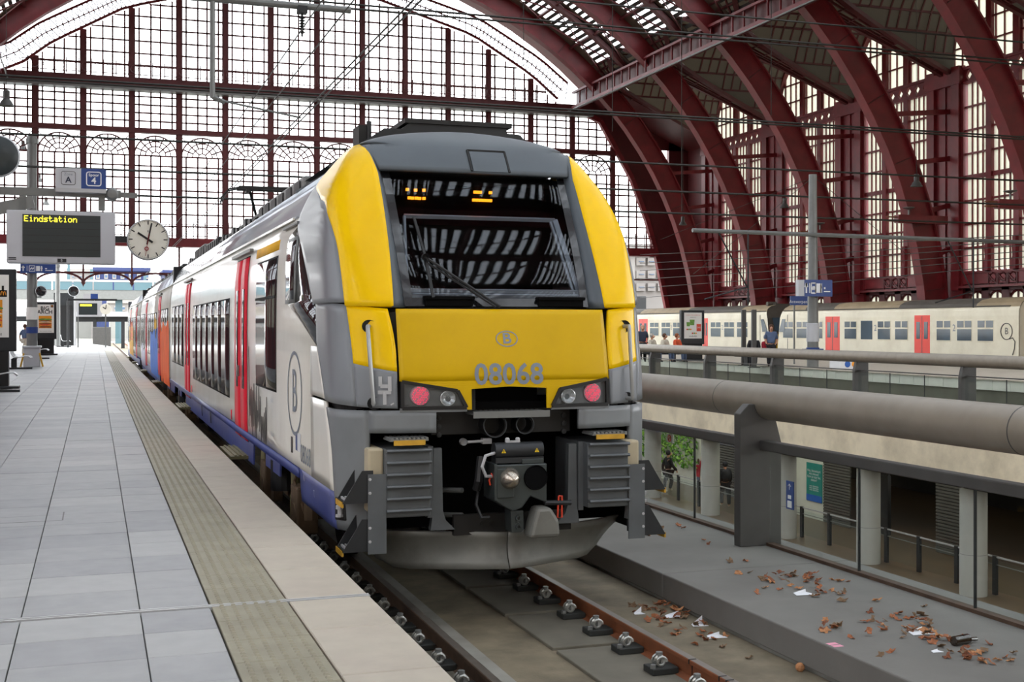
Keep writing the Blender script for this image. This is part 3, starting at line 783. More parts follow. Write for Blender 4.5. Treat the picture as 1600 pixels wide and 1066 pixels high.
# ------------------------------------------------------------------ track
track = thing('trackbed', (3.3, 20, -.93), None, None, None, 'structure')
q = MB(); q.box(1.44, 5.02, -8, 200, -1.25, -.93); q.build('slab', M['track_concrete'], track)
q = MB(); q.box(1.46, 2.36, -8, 92, -.935, -.925); q.build('gutter', M['track_gap'], track)
q = MB(); q.box(2.72, 2.86, -8, 92, -.95, -.915); q.build('kerb_strip', M['concrete'], track)
yc = 4.3
while yc < 13:
    q = MB(); q.box(3.42, 4.2, yc, yc + 1.12, -.94, -.905); q.build('bearing_plate', M['plate'], track, bevel=.008)
    q = MB(); q.box(2.4, 2.72, yc, yc + 1.12, -.94, -.905); q.build('bearing_plate', M['plate'], track); yc += 1.2
def rail(x, label):
    r = thing('rail', (x, 20, -.76), label, 'rail')
    prof = [(-.075, -.16), (.075, -.16), (.075, -.148), (.012, -.125), (.009, -.045), (.036, -.03), (.036, -.004), (.03, 0), (-.03, 0), (-.036, -.004), (-.036, -.03), (-.009, -.045), (-.012, -.125), (-.075, -.148)]
    q = MB(); q.prism([(x + a, -.76 + c) for a, c in prof], 'y', -8, 190); q.m = 1; q.box(x - .03, x + .03, -8, 190, -.7605, -.7595)
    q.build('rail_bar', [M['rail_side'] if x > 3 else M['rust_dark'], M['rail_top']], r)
    sd = -1; y = 4.0; first = None
    while y < 15:
        cx = x + sd * .135
        f = MB(); f.box(cx - .11, cx + .10, y - .085, y + .085, -.905, -.855); pl = f.build('fastening', M['pad'], r, bevel=.008)
        f = MB()
        f.tube([(cx - .02 + .034 * cos(t), y - .06 + .12 * t / (6 * pi), -.815 + .034 * sin(t)) for t in [6 * pi * i / 36 for i in range(37)]], .011, 5)
        f.build('spring_clip', M['spring'], pl)
        f = MB(); f.cyl((cx - .02, y, -.86), (cx - .02, y, -.78), .014, 6); f.cyl((cx - .02, y, -.785), (cx - .02, y, -.755), .026, 6); f.cyl((cx - .09, y - .05, -.86), (cx - .09, y - .05, -.83), .022, 6); f.build('bolt', M['grey_steel'], pl)
        y += .6
    if x > 3:
        for y in (6.05, 6.9, 7.0, 7.4, 7.5, 7.95):
            f = MB(); f.box(x - .04, x + .02, y, y + .012, -.79, -.757); f.box(x - .0135, x - .008, y, y + .01, -.9, -.8); f.build('bond_wire', M['black'], r)
    return r
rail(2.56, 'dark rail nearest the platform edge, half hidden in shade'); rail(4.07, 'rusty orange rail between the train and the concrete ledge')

# ledge between the track and the opening to the lower concourse
ledge = thing('ledge', (6, 20, -.67), None, None, None, 'structure')
for i in range(24):
    y0 = -6 + 4.1 * i
    q = MB(); q.box(5.0, 7.03, y0 + .004, y0 + 4.096, -.9, -.67); q.build('ledge_slab', M['ledge_top'], ledge, bevel=.012)
q = MB(); q.box(5.05, 7.0, -6, 92, -1.3, -.9); q.build('ledge_wall', M['concrete'], ledge)
q = MB(); q.box(6.9, 7.03, -6, 92, -2.6, -.9); q.build('edge_beam', M['beige_concrete'], ledge)
for dy in (0, .16):
    q = MB(); p = at_z(1300 + dy * 100, 1012 + dy * 30, -.67); q.box(5.02, 5.1, p.y + dy, p.y + dy + .05, -.6705, -.6692); q.build('chalk_mark', mat('chalk_pink', rgb(222, 150, 170), 0.9) if dy == 0 else M['chalk_pink'], ledge)

# ------------------------------------------------------------------ pipe railings
def pipe_rail(x, zp, zb, y0, y1, posts, r, side, label, joints=(), mid=(-.5, -.4)):
    t = thing('pipe_railing', (x, y0, zb), label, 'railing')
    q = MB(); q.cyl((x, y0, zp), (x, y1, zp), r, 40, caps=True); q.build('pipe', M['rail_paint'], t, smooth=True)
    for y in joints:
        q = MB(); q.cyl((x, y - .006, zp), (x, y + .006, zp), r + .0012, 40); q.build('weld_seam', M['post_paint'], t, smooth=True)
    for y in posts:
        q = MB(); a = x - side * .36; c = x + side * .13
        q.prism([(a, zb), (a, zp - .12), (a + side * .1, zp - .02), (x + side * .02, zp - .02), (c, zp - .42), (c, zb)], 'y', y, y + .13); q.build('post', M['post_paint'], t, bevel=.008)
    xm = x - side * .06
    ps = sorted(posts)
    for ya, yb in zip(ps, ps[1:]):
        q = MB(); q.box(min(xm - .07, xm + .05), max(xm - .07, xm + .05), ya + .13, yb, zp + mid[0], zp + mid[1]); q.build('mid_rail', M['post_paint'], t, bevel=.01)
        n = 3; w = (yb - ya - .13) / n
        for i in range(n):
            q = MB(); q.box(x - .012, x + .004, ya + .13 + w * i + .006, ya + .13 + w * (i + 1) - .006, zb + .02, zp - .45); q.build('glass_pane', M['pane_rail'], t)
            if i:
                q = MB(); q.box(x - .016, x + .008, ya + .13 + w * i - .006, ya + .13 + w * i + .006, zb, zp - .45); q.build('pane_joint', M['dark_steel'], t)
    q = MB(); q.box(x - .05, x + .04, y0, y1, zb, zb + .03); q.build('glass_channel', M['rust_dark'], t)
    return t
pipe_rail(6.72, .835, -.67, 1.5, 92, [11.38 + 4.9 * k for k in range(-2, 17)], .19, 1, 'thick grey pipe railing with glass panes on the near concrete ledge', (7.62, 12.3, 4.2))
pipe_rail(22.2, .70, -.75, 14, 92, [27.5 + 4.9 * k for k in range(-2, 14)], .172, -1, 'grey pipe railing across the opening in front of the far platform', (), (-.43, -.4))

# ------------------------------------------------------------------ far side of the opening
fs = thing('far_platform', (30, 40, -.07), None, None, None, 'structure')
q = MB(); q.box(21.75, 22.0, -6, 92, -2.62, -.75); q.build('edge_beam', M['beige_concrete'], fs)
q = MB(); q.box(21.75, 27.3, -6, 92, -1.2, -.93); q.build('trackbed_slab', M['olive_wall'], fs)
q = MB(); q.box(21.76, 22.9, -6, 92, -.93, -.75); q.build('far_ledge', M['ledge_top'], fs)
q = MB(); q.box(27.25, 36.4, -6, 92, -1.2, -.08); q.build('platform_block', M['olive_wall'], fs)
q = MB(); q.box(27.15, 36.4, -6, 92, -.1, -.06); q.build('platform_top', M['stone_beige'], fs)
for i in range(88):
    q = MB(); y = 18 + .8 * i; q.box(27.2, 27.25, y + .008, y + .792, -.42, -.1); q.build('wall_tile', M['white_tile'], fs)
q = MB(); q.box(36.4, 44.9, -6, 92, -1.2, -.93); q.build('rear_trackbed', M['olive_wall'], fs)
for x in (24.7, 26.2, 38.65, 40.1):
    q = MB(); q.box(x - .035, x + .035, -6, 92, -.93, -.76); q.build('far_rail', M['rust_dark'], fs)
q = MB(); q.box(41.9, 44.8, -6, 92, -1.2, -.05); q.build('side_walk', M['concrete'], fs)

# lower concourse
FZ = -5.58
q = MB(); q.box(-2, 60, -10, 100, FZ - .2, FZ); q.build('floor', M['brown_floor'], org=(20, 30, FZ), kind='structure')
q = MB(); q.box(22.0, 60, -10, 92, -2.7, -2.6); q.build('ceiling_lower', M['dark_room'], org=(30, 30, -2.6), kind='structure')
q = MB(); q.box(5, 7.0, -10, 92, FZ, -1.25); q.build('wall_near_lower', M['concrete'], org=(6, 30, FZ), kind='structure')
q = MB(); q.box(-2, 60, 91, 92, FZ, -.9); q.build('wall_end_lower', M['concrete'], org=(30, 91, FZ), kind='structure')
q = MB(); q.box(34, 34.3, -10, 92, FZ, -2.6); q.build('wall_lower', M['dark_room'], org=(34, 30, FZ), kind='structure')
LW = 25.5
def lower_wall(name, p0, p1, m, d=.15, z0=FZ, z1=-2.6, nm=None):
    y0 = at_x(p0, 800, LW).y; y1 = at_x(p1, 800, LW).y
    q = MB(); q.box(LW, LW + d, min(y0, y1), max(y0, y1), z0, z1); return q, min(y0, y1), max(y0, y1)
q, a, c = lower_wall('x', 990, 1112, None); q.build('wall_lower_planted', M['white_tile'], org=(LW, a, FZ), kind='structure')
q, a, c = lower_wall('x', 1213, 1288, None); q.build('wall_lower_poster', M['white_tile'], org=(LW, a, FZ), kind='structure')
for p0, p1 in ((1288, 1330), (1464, 1512), (1112, 1150)):
    y0 = at_x(p0, 800, LW).y; y1 = at_x(p1, 800, LW).y
    t = thing('roller_shutter', (LW, (y0 + y1) / 2, FZ), {1288: 'ribbed grey roller shutter right of the teal poster', 1464: 'ribbed grey roller shutter behind the second column from the right', 1112: 'ribbed grey shutter behind the railing post, right of the planted wall'}[p0], 'shutter', None)
    for i in range(28):
        z = FZ + i * .106; q = MB(); q.prism([(LW, z), (LW - .05, z + .02), (LW - .05, z + .085), (LW, z + .105)], 'y', min(y0, y1), max(y0, y1)); q.build('slat', M['shutter'], t)
# plant wall: leaf clumps on the white wall
def plants(p0, p1, z0, z1, label):
    y0 = at_x(p0, 800, LW).y; y1 = at_x(p1, 800, LW).y; a, c = min(y0, y1), max(y0, y1)
    g = MB(); R = random.Random(5); n = int(abs(c - a) * (z1 - z0) * 60)
    for i in range(n):
        y = R.uniform(a, c); z = R.uniform(z0, z1); s_ = R.uniform(.06, .16); x = LW - R.uniform(.02, .25); t = R.uniform(0, 6.28)
        g.m = R.choice([0, 0, 1, 2, 2])
        g.add([(x, y - s_ * cos(t), z - s_ * sin(t)), (x - .06, y + s_ * .5 * sin(t), z - s_ * .5 * cos(t)), (x - .02, y + s_ * cos(t), z + s_ * sin(t)), (x - .09, y - s_ * .5 * sin(t), z + s_ * .5 * cos(t))], [(0, 1, 2, 3)])
    o = g.build('planted_wall', [mat('plant_a', rgb(96, 158, 46), 0.6, var=0.3, scale=3) if 'plant_a' not in M else M['plant_a'], mat('plant_b', rgb(54, 104, 34), 0.6, var=0.3) if 'plant_b' not in M else M['plant_b'], mat('plant_c', rgb(140, 186, 70), 0.6) if 'plant_c' not in M else M['plant_c']], org=(LW, a, z0), kind='stuff')
    return tag(o, label, 'plants')
plants(1000, 1092, -4.75, -2.95, 'wide green planted wall behind the two left columns of the concourse')
plants(1225, 1243, -4.9, -2.95, 'narrow green planting just left of the teal poster')
# columns
for px, lab in ((1020, 'round grey concourse column furthest left, beside the train buffer'), (1110, 'round grey column left of the railing post, in front of the planted wall'), (1228, 'round grey column carrying the small blue arrow sign'),
                (1357, 'round grey column in the middle of the glass railing, dark shop behind'), (1521, 'round grey column furthest right, nearest the camera')):
    y = at_x(px, 800, 22.35).y
    t = thing('column', (22.35, y, FZ), lab, 'column')
    q = MB(); q.lathe([(.36, FZ), (.36, FZ + 1.1), (.355, FZ + 1.1), (.355, -2.6)], (22.35, y, 0), 28); q.build('shaft', M['column_paint'], t, smooth=True)
    q = MB(); q.lathe([(.362, FZ + 1.1), (.362, FZ + 1.112)], (22.35, y, 0), 28); q.build('joint_ring', M['grey_steel'], t)
# glass balustrade between the columns
t = thing('balustrade', (22.9, 30, FZ), 'low glass balustrade with thin handrail behind the concourse columns', 'railing')
ys = [at_x(px, 800, 22.9).y for px in (1010, 1060, 1092, 1165, 1253, 1296, 1385, 1436, 1495, 1555, 1640)]
ys.sort()
for y in ys:
    q = MB(); q.box(22.86, 22.94, y - .07, y + .07, FZ, FZ + 1.05); q.build('post', M['dark_steel'], t)
for ya, yb in zip(ys, ys[1:]):
    q = MB(); q.box(22.88, 22.92, ya, yb, FZ + 1.0, FZ + 1.04); q.build('handrail', M['pale_steel'], t)
    q = MB(); q.box(22.895, 22.905, ya + .08, yb - .08, FZ + .1, FZ + .92); q.build('glass_pane', M['pane_rail'], t)
    q = MB(); q.box(22.885, 22.915, ya, yb, FZ + .8, FZ + .82); q.build('cable', M['grey_steel'], t)
# teal poster, arrow sign, no-entry sign, jumping figure on the wall, hanging dark screen
def board(name, x, pa, pb, m, label, cat, d=.03):
    a = at_x(*pa, x); c = at_x(*pb, x); t = thing(name, (x, a.y, c.z), label, cat)
    q = MB(); q.box(x, x + d, min(a.y, c.y), max(a.y, c.y), min(a.z, c.z), max(a.z, c.z)); q.build('board', m, t); return t, a, c
t, a, c = board('poster', LW - .04, (1260, 722), (1284, 787), M['poster_teal'], 'teal and blue poster on the white wall of the lower concourse', 'poster')
W_ = a.y - c.y; H_ = a.z - c.z
q = MB(); q.box(LW - .045, LW - .04, c.y, a.y, c.z, c.z + H_ * .17); q.build('blue_strip', M['poster_blue'], t)
for i, s_ in enumerate(('Hey, binnenkort', 'wat nieuws?', 'Kom je naar het', 'station?')):
    lettering(s_, W_ * .13, face_x((LW - .04, (a.y + c.y) / 2, a.z - H_ * (.2 + .08 * i)), -.006), M['sign_white'], t)
for i in range(3): lettering('meer informatie', W_ * .09, face_x((LW - .04, (a.y + c.y) / 2, a.z - H_ * (.6 + .05 * i)), -.006), M['sign_white'], t)
yc_ = at_x(1235, 780, 21.95).y
t = thing('arrow_sign', (21.95, yc_, -4.4), 'small upright blue sign with white arrow on a concourse column', 'sign')
za, zb = at_x(1235, 752, 21.95).z, at_x(1235, 796, 21.95).z
q = MB(); q.box(21.92, 21.96, yc_ - .22, yc_ + .22, zb, za); q.build('board', M['sign_blue'], t)
h_ = za - zb
q = MB(); s_ = MB(); z = za - h_ * .2
s_.bar((21.915, yc_, z - .1), (21.915, yc_, z + .1), .03, .004); s_.bar((21.915, yc_, z + .1), (21.915, yc_ + .09, z + .01), .03, .004); s_.bar((21.915, yc_, z + .1), (21.915, yc_ - .09, z + .01), .03, .004)
s_.box(21.912, 21.918, yc_ - .1, yc_ + .1, zb + h_ * .37, zb + h_ * .5); s_.box(21.912, 21.918, yc_ - .13, yc_ + .13, zb + h_ * .06, zb + h_ * .3); s_.build('symbols', M['sign_white'], t)
t = thing('prohibition_sign', (22.9, at_x(1047, 685, 22.9).y, -3.2), 'square white sign with red prohibition ring near the leftmost column', 'sign')
p = at_x(1047, 685, 22.9); q = MB(); q.box(22.88, 22.92, p.y - .3, p.y + .3, p.z - .18, p.z + .18); q.build('board', M['sign_white'], t)
q = MB(); q.tube([(22.87, p.y + .13 * cos(2 * pi * i / 16), p.z + .13 * sin(2 * pi * i / 16)) for i in range(16)], .025, 4, True); q.bar((22.87, p.y - .1, p.z + .1), (22.87, p.y + .1, p.z - .1), .04, .01); q.build('ring', M['poster_red'], t)
q = MB(); q.cyl((22.9, p.y, p.z + .18), (22.9, p.y, -2.6), .02, 6); q.build('hanger', M['dark_steel'], t)
t, a, c = board('hanging_screen', 23.3, (1373, 742), (1387, 837), M['black'], 'tall black hanging panel beside the middle concourse column', 'screen', .12)
q = MB(); q.box(23.33, 23.39, c.y, a.y, a.z, -2.6); q.build('hanger', M['black'], t)
# ------------------------------------------------------------------ the electric train
TX = 3.29                                        # its centre line
PZ = [(-.3, 1.33), (0, 1.385), (.4, 1.405), (1.6, 1.41), (2.2, 1.40), (2.55, 1.365), (2.85, 1.28), (3.1, 1.15), (3.31, .99), (3.4, .77), (3.455, .43), (3.48, 0)]
PY = [(-.3, 9.78), (.9, 9.78), (1.23, 9.80), (1.53, 9.87), (1.8, 9.96), (2.2, 10.17), (2.6, 10.42), (3.0, 10.69), (3.3, 10.93), (3.48, 11.25)]
PP = [(-.3, 3.), (1.4, 3.), (1.8, 3.3), (2.3, 4.2), (2.9, 6.), (3.5, 6.)]
ND = .62
def smooth_tab(T):
    xs = [t[0] for t in T]; ys = [t[1] for t in T]; n = len(T)
    m = [0] * n
    for i in range(n):
        if 0 < i < n - 1:
            a = (ys[i] - ys[i - 1]) / (xs[i] - xs[i - 1]); b = (ys[i + 1] - ys[i]) / (xs[i + 1] - xs[i]); m[i] = 0 if a * b <= 0 else 2 * a * b / (a + b)
        else: j = min(max(i, 1), n - 1); m[i] = (ys[j] - ys[j - 1]) / (xs[j] - xs[j - 1])
    def f(x):
        x = min(max(x, xs[0]), xs[-1])
        for i in range(n - 1):
            if x <= xs[i + 1]:
                h = xs[i + 1] - xs[i]; t = (x - xs[i]) / h
                return ys[i] * (1 + 2 * t) * (1 - t) ** 2 + m[i] * h * t * (1 - t) ** 2 + ys[i + 1] * t * t * (3 - 2 * t) + m[i + 1] * h * t * t * (t - 1)
        return ys[-1]
    return f
NW = smooth_tab(PZ); NY = smooth_tab(PY); NP = lambda z: 3 + 3 * (lambda t: t * t * (3 - 2 * t))(min(1, max(0, (z - 1.4) / 1.6)))
def a_of_u(u, z): return (2 / pi) * math.asin(min(1, (max(0, u) / max(1e-4, NW(z)))) ** (NP(z) / 2))
def a_of_y(y, z): return 1 + (y - NY(z) - ND) / 2
def nose(a, z, sg, off=0.0):
    """point of the nose shell; off pushes it outwards"""
    w = NW(z); p = NP(z)
    if a <= 1:
        t = a * pi / 2; s_, c_ = sin(t), cos(t)
        u = w * s_ ** (2 / p); y = NY(z) + ND * (1 - max(0, c_) ** (2 / p))
        n = Vector((s_ ** (2 - 2 / p) / w if s_ > 0 else 0, -(max(c_, 1e-4) ** (2 - 2 / p)) / ND)); n.normalize()
        return (TX + sg * (u + n.x * off), y + n.y * off, z)
    return (TX + sg * (w + off), NY(z) + ND + (a - 1) * 2, z)
tr = thing('electric_train', (TX, 9.8, -.76), 'white and yellow electric train with grey nose, red doors and number 08068', 'train')
def zs(z0, z1, n): return [z0 + (z1 - z0) * i / n for i in range(n + 1)]
def panel(name, m, sg, Z, fa, fb, n=14, off=0.0, th=.02, parent=None, smooth=True, label=None):
    """curved panel of the nose between two boundary curves given in shell coordinates"""
    g = MB(); g.grid([[nose(fa(z) + (fb(z) - fa(z)) * j / n, z, sg, off) for j in range(n + 1)] for z in Z])
    return g.build(name, m, parent or tr, smooth=smooth, solid=th, angle=50, label=label)
U = lambda T: (lambda z: a_of_u(itp(T, z), z))
Yb = lambda T: (lambda z: a_of_y(itp(T, z), z))
f_in = U([(1.79, .94), (2.3, .925), (2.63, .92), (3.0, .92), (3.18, .95), (3.29, .985)])
A_YG = [(1.327, .65), (1.685, .665), (1.842, .672), (2.059, .668), (2.201, .668), (2.335, .685), (2.485, .75), (2.641, .885), (2.821, 1.07), (3.022, 1.36), (3.1, 1.28), (3.2, 1.08), (3.29, .97)]
yg = smooth_tab(A_YG)
A_BE = [(.0, .888), (.02, .888), (.507, .919), (.976, 1.05), (1.434, 1.23), (1.454, 1.23), (1.685, 1.19), (2.044, 1.30), (2.365, 1.44), (2.507, 1.54), (2.634, 1.61), (2.716, 1.61), (2.828, 1.54), (2.94, 1.45), (3.03, 1.37), (3.3, 1.37)]
be = smooth_tab(A_BE)
def seam_z(a): return itp([(.34, 1.785), (.47, 1.80), (.69, 1.825), (1.2, 1.873)], a)
GAP = .008
for sg in (-1, 1):
    # upper wing: yellow then grey, both proud of the windscreen
    panel('yellow_wing', M['yellow_paint'], sg, zs(1.80, 3.285, 30), f_in, yg, 16, .03, .05)
    panel('wing_grey', M['nose_grey'], sg, zs(1.83, 3.03, 26), lambda z: yg(z) + .001, lambda z: max(be(z), yg(z) + .003), 12, .03, .03)
    # inner cheek beside the windscreen
    g = MB(); rows = []
    for z in zs(1.79, 3.27, 24):
        o = Vector(nose(f_in(z), z, sg, .028)); wi = itp([(1.79, .83), (2.9, .86), (3.28, .93)], z)
        i = Vector(nose(a_of_u(wi, z), z, sg, -.1)); rows.append([o, o.lerp(i, .5), i])
    g.grid(rows); g.build('cheek_panel', M['dome_grey'], tr, solid=.02, smooth=True)
    # middle band: corner panel with yellow upper part and grey below and behind
    top = lambda a: seam_z(a) - .012
    def corner(name, m, a0, a1, zt, zb, th=.03, n=12, k=12):
        g = MB(); rows = []
        for i in range(k + 1):
            row = []
            for j in range(n + 1):
                f = j / n; A0 = a0(i / k) if callable(a0) else a0; A1 = a1(i / k) if callable(a1) else a1
                a = A0 + (A1 - A0) * f; z1, z0 = zt(a), zb(a); row.append(nose(a, z1 + (z0 - z1) * i / k, sg, .012))
            rows.append(row)
        g.grid(rows); return g.build(name, m, tr, solid=th, smooth=True, angle=50)
    zy = lambda a: itp([(.36, 1.255), (.65, 1.325)], a)
    zlow = lambda a: itp([(.35, .955), (.56, .966), (.74, .98), (1.06, 1.0), (1.47, 1.026)], a)
    corner('corner_yellow', M['yellow_paint'], .368, lambda t: .672 - .022 * t, top, zy)
    corner('corner_grey', M['nose_grey'], .368, lambda t: .65 - .02 * t, zy, zlow)
    corner('corner_side', M['nose_grey'], lambda t: .672 - .04 * t, lambda t: 1.2 + (1.06 - 1.2) * 0 if False else itp([(0, 1.2), (.42, 1.232), (.5, 1.22), (1, 1.06)], t), top, zlow)
    # white flank of the nose behind the grey, above and below the seam
    g = MB(); rows = []
    for z in zs(1.006, 1.45, 8): rows.append([nose(be(z) + .002 + (a_of_y(11.3, z) - be(z)) * j / 6, z, sg, .004) for j in range(7)])
    g.grid(rows); g.build('flank_white', M['white_paint'], tr, solid=.02, smooth=True)
    g = MB(); rows = []
    for z in zs(.25, .985, 8): rows.append([nose(be(z) + .002 + (a_of_y(11.3, z) - be(z)) * j / 6, z, sg, .004) for j in range(7)])
    g.grid(rows); g.build('flank_white', M['white_paint'], tr, solid=.02, smooth=True)
    g = MB(); rows = []
    for z in zs(-.07, .246, 5): rows.append([nose(be(z) + .002 + (a_of_y(12.0, z) - be(z)) * j / 8, z, sg, .004) for j in range(9)])
    g.grid(rows); g.build('skirt_corner', M['skirt_blue'], tr, solid=.02, smooth=True)
    # lower corner: grey bumper with the cut-out for the buffer block
    ui = a_of_u(1.16, .5)
    g = MB(); rows = []
    for z in zs(-.06, .94, 14): rows.append([nose(ui + (be(z) - ui) * j / 10, z, sg, .01) for j in range(11)])
    g.grid(rows); g.build('bumper_corner', M['bumper_grey'], tr, solid=.04, smooth=True)
    g = MB(); rows = []
    for z in zs(.755, .94, 4): rows.append([nose(a_of_u(.63, z) + (ui - a_of_u(.63, z)) * j / 8, z, sg, .01) for j in range(9)])
    g.grid(rows); g.build('bumper_beam', M['bumper_grey'], tr, solid=.04, smooth=True)
    # side lamp / socket recess in the bumper corner
    p = nose(.80, .12, sg, .012); g = MB()
    n = Vector((sg * .75, -.66, 0)).normalized(); r_ = Vector((-n.y, n.x, 0)); c = Vector(p)
    g.bar(c - Vector((0, 0, .095)), c + Vector((0, 0, .095)), .12, .02, n); o = g.build('socket_recess', M['black'], tr, bevel=.008)
    g = MB(); g.cyl(c + n * .012 - Vector((0, 0, .06)), c + n * .012 + Vector((0, 0, .07)), .022, 8); g.cyl(c + n * .02 - Vector((0, 0, .0)), c + n * .02 + Vector((0, 0, .03)), .032, 8); g.cyl(c + n * .02 - Vector((0, 0, .065)), c + n * .02 - Vector((0, 0, .045)), .034, 8); g.build('socket', M['pale_steel'], o)
    # grab handle with its two cups
    top_p = Vector(nose(a_of_u(1.135, 1.63), 1.63, sg, .085)); bot_p = Vector(nose(a_of_u(1.115, 1.0), 1.0, sg, .085))
    for q_ in (top_p, bot_p):
        inw = Vector((-sg * .35, .94, 0)).normalized(); g = MB()
        g.lathe([(.055, 0), (.05, .012), (.001, .02)], (0, 0, 0), 14, 'y'); c = q_ + inw * .065
        g.v = [tuple(Vector((v[0] * 1.1, v[1], v[2])) + c) for v in g.v]; o = g.build('handle_cup', M['seam'], tr, smooth=True)
    g = MB(); dn = Vector((-sg * .35, .94, 0)).normalized()
    g.tube([top_p + dn * .07, top_p, top_p - Vector((0, 0, .02)), bot_p + Vector((0, 0, .02)), bot_p, bot_p + dn * .07], .018, 8); g.build('grab_handle', M['handle_grey'], tr, smooth=True)
    # headlamp unit
    e = lambda u, z: Vector(nose(a_of_u(u, z), z, sg, .0))
    pts = [(.90, 1.17), (.90, .965), (.40, .965), (.50, 1.095)]
    u0 = [(.895, 1.165), (.895, .97), (.395, .97), (.46, 1.09)]
    g = MB(); N_ = 10; rows = []
    for i in range(9):
        z = .965 + .2 * i / 8
        uo = .897; ui_ = itp([(.965, .39), (1.09, .455), (1.17, .90)], z) if z > 1.09 else itp([(.965, .39), (1.09, .455)], z)
        rows.append([e(ui_ + (uo - ui_) * j / N_, z) + Vector((0, .012, 0)) for j in range(N_ + 1)])
    g.grid(rows); hl = g.build('headlamp', M['lamp_house'], tr, solid=.03)
    g = MB(); fr = [Vector(nose(a_of_u(a_, z_), z_, sg, .018)) for a_, z_ in ((.905, 1.175), (.905, .958), (.378, .958), (.452, 1.098))]
    for p_, q_ in zip(fr, fr[1:] + fr[:1]): g.bar(p_, q_, .028, .03, (0, 1, 0))
    g.build('headlamp_frame', M['black'], hl)
    g = MB(); g.add([v + Vector((0, -.004, 0)) for v in fr], [(0, 1, 2, 3)]); g.build('headlamp_cover', M['lamp_cover'], hl, solid=.004)
    c = e(.762, 1.06) + Vector((0, -.004, 0)); g = MB(); g.lathe([(.082, .03), (.082, -.0), (.078, -.008), (.001, -.012)], c, 24, 'y'); g.build('tail_lamp', M['lens_pink'], hl, smooth=True)
    g = MB()
    for i in range(-5, 6):
        for j in range(-5, 6):
            x = i * .0145 + (.007 if j % 2 else 0); z = j * .0135
            if x * x + z * z < .0052 and (i * 7 + j * 3) % 5: g.box(c.x + x - .0035, c.x + x + .0035, c.y - .02, c.y - .012, c.z + z - .0032, c.z + z + .0032)
    g.build('tail_lamp_leds', M['led_red'], hl, kind='stuff')
    c = e(.532, 1.035) + Vector((0, -.002, 0)); g = MB(); g.lathe([(.066, .03), (.066, -.008), (.06, -.012), (.052, -.002), (.03, .012), (.001, .02)], c, 24, 'y'); g.build('white_lamp', M['lens_white'], hl, smooth=True)
    g = MB(); g.lathe([(.058, -.008), (.04, -.022), (.001, -.03)], c, 20, 'y'); g.build('lamp_lens', M['lamp_cover'], hl, smooth=True)

# centre panel: yellow with lamp cut-outs, step recess in the bottom edge
g = MB(); rows = []
for z in zs(1.178, 1.775, 12): rows.append([nose(abs(t) * a_of_u(.925, z), z, 1 if t >= 0 else -1, .014) for t in [k / 14 for k in range(-14, 15)]])
g.grid(rows); g.build('front_panel', M['yellow_shaded'], tr, solid=.02, smooth=True)
for sg in (-1, 1):
    g = MB(); rows = []
    for z in zs(.94, 1.178, 14):
        uo = itp([(.94, .37), (.958, .374), (1.10, .446), (1.115, .46), (1.178, .92)], z); ui = .332 if z < 1.115 else .0
        rows.append([nose(a_of_u(ui + (uo - ui) * j / 10, z), z, sg, .014) for j in range(11)])
    g.grid(rows); g.build('front_panel_lower', M['yellow_shaded'], tr, solid=.02)
    g = MB(); rows = []
    for z in zs(.925, .958, 2): rows.append([nose(a_of_u(.372 + (.925 - .372) * j / 8, z), z, sg, .014) for j in range(9)])
    g.grid(rows); g.build('lamp_sill', M['bumper_grey'], tr, solid=.02)
# dark seams between the panels are open gaps over this inner shell
g = MB(); rows = []
for z in zs(.93, 3.44, 40): rows.append([nose(abs(t) * 1.35, z, 1 if t >= 0 else -1, -.06 if z < 1.78 else -.17) for t in [k / 24 for k in range(-24, 25)]])
def hole(z, k): return False
for i in range(40):
    z = .93 + (3.44 - .93) * i / 40
    for j in range(48):
        u = abs((j + .5) - 24) / 24 * 1.35
        if 1.8 < z < 3.0 and abs(rows[i][j][0] - TX) < .84 and abs(rows[i][j + 1][0] - TX) < .84: continue
        if z < 1.13 and abs(rows[i][j][0] - TX) < .36: continue
        if z > 3.0: continue
        g.add([rows[i][j], rows[i][j + 1], rows[i + 1][j + 1], rows[i + 1][j]], [(0, 1, 2, 3)])
g.build('inner_shell', M['seam'], tr)
# windscreen with its black border, alu frame behind it, cab interior
wsu = lambda z: itp([(1.79, .835), (2.9, .865), (3.04, .88)], z)
def ws(u, z, off=-.085): return Vector(nose(a_of_u(abs(u), z), z, 1 if u >= 0 else -1, off))
g = MB(); g.grid([[ws(wsu(z) * k / 12, z) for k in range(-12, 13)] for z in zs(1.80, 3.025, 20)]); wsc = g.build('windscreen', M['pane_screen'], tr, solid=.012, smooth=True)
g = MB()
for sg in (-1, 1):
    g.grid([[ws(sg * (wsu(z) - .07 + .075 * j), z, -.078) for j in (0, 1)] for z in zs(1.80, 3.025, 16)])
g.grid([[ws(wsu(1.9) * k / 12, z, -.078) for k in range(-12, 13)] for z in (1.80, 1.87)])
g.build('windscreen_border', M['black_trim'], wsc)
g = MB(); fr = [(-.80, 1.885), (.80, 1.885), (.70, 2.60), (-.72, 2.60)]
fp = [ws(u, z, -.13) for u, z in fr]
for (p_, q_), w_ in zip(zip(fp, fp[1:] + fp[:1]), (.05, .045, .03, .02)): g.bar(p_, q_, w_, .03, (0, 1, .5))
fp2 = [ws(u, z, -.14) for u, z in ((.745, 1.9), (.655, 2.58))]; g.bar(fp2[0], fp2[1], .02, .03, (0, 1, .5))
g.bar(ws(-.8, 1.935, -.13), ws(.8, 1.935, -.13), .03, .02, (0, 1, .5)); g.build('blind_frame', M['frame_alu'], wsc)
g = MB(); g.box(TX - .9, TX + .9, 11.15, 11.2, 1.75, 3.05); g.build('cab_back', M['dark_room'], tr)
g = MB(); g.box(TX - .85, TX + .85, 10.25, 10.9, 1.72, 1.80); g.build('cab_desk', M['dark_steel'], tr)
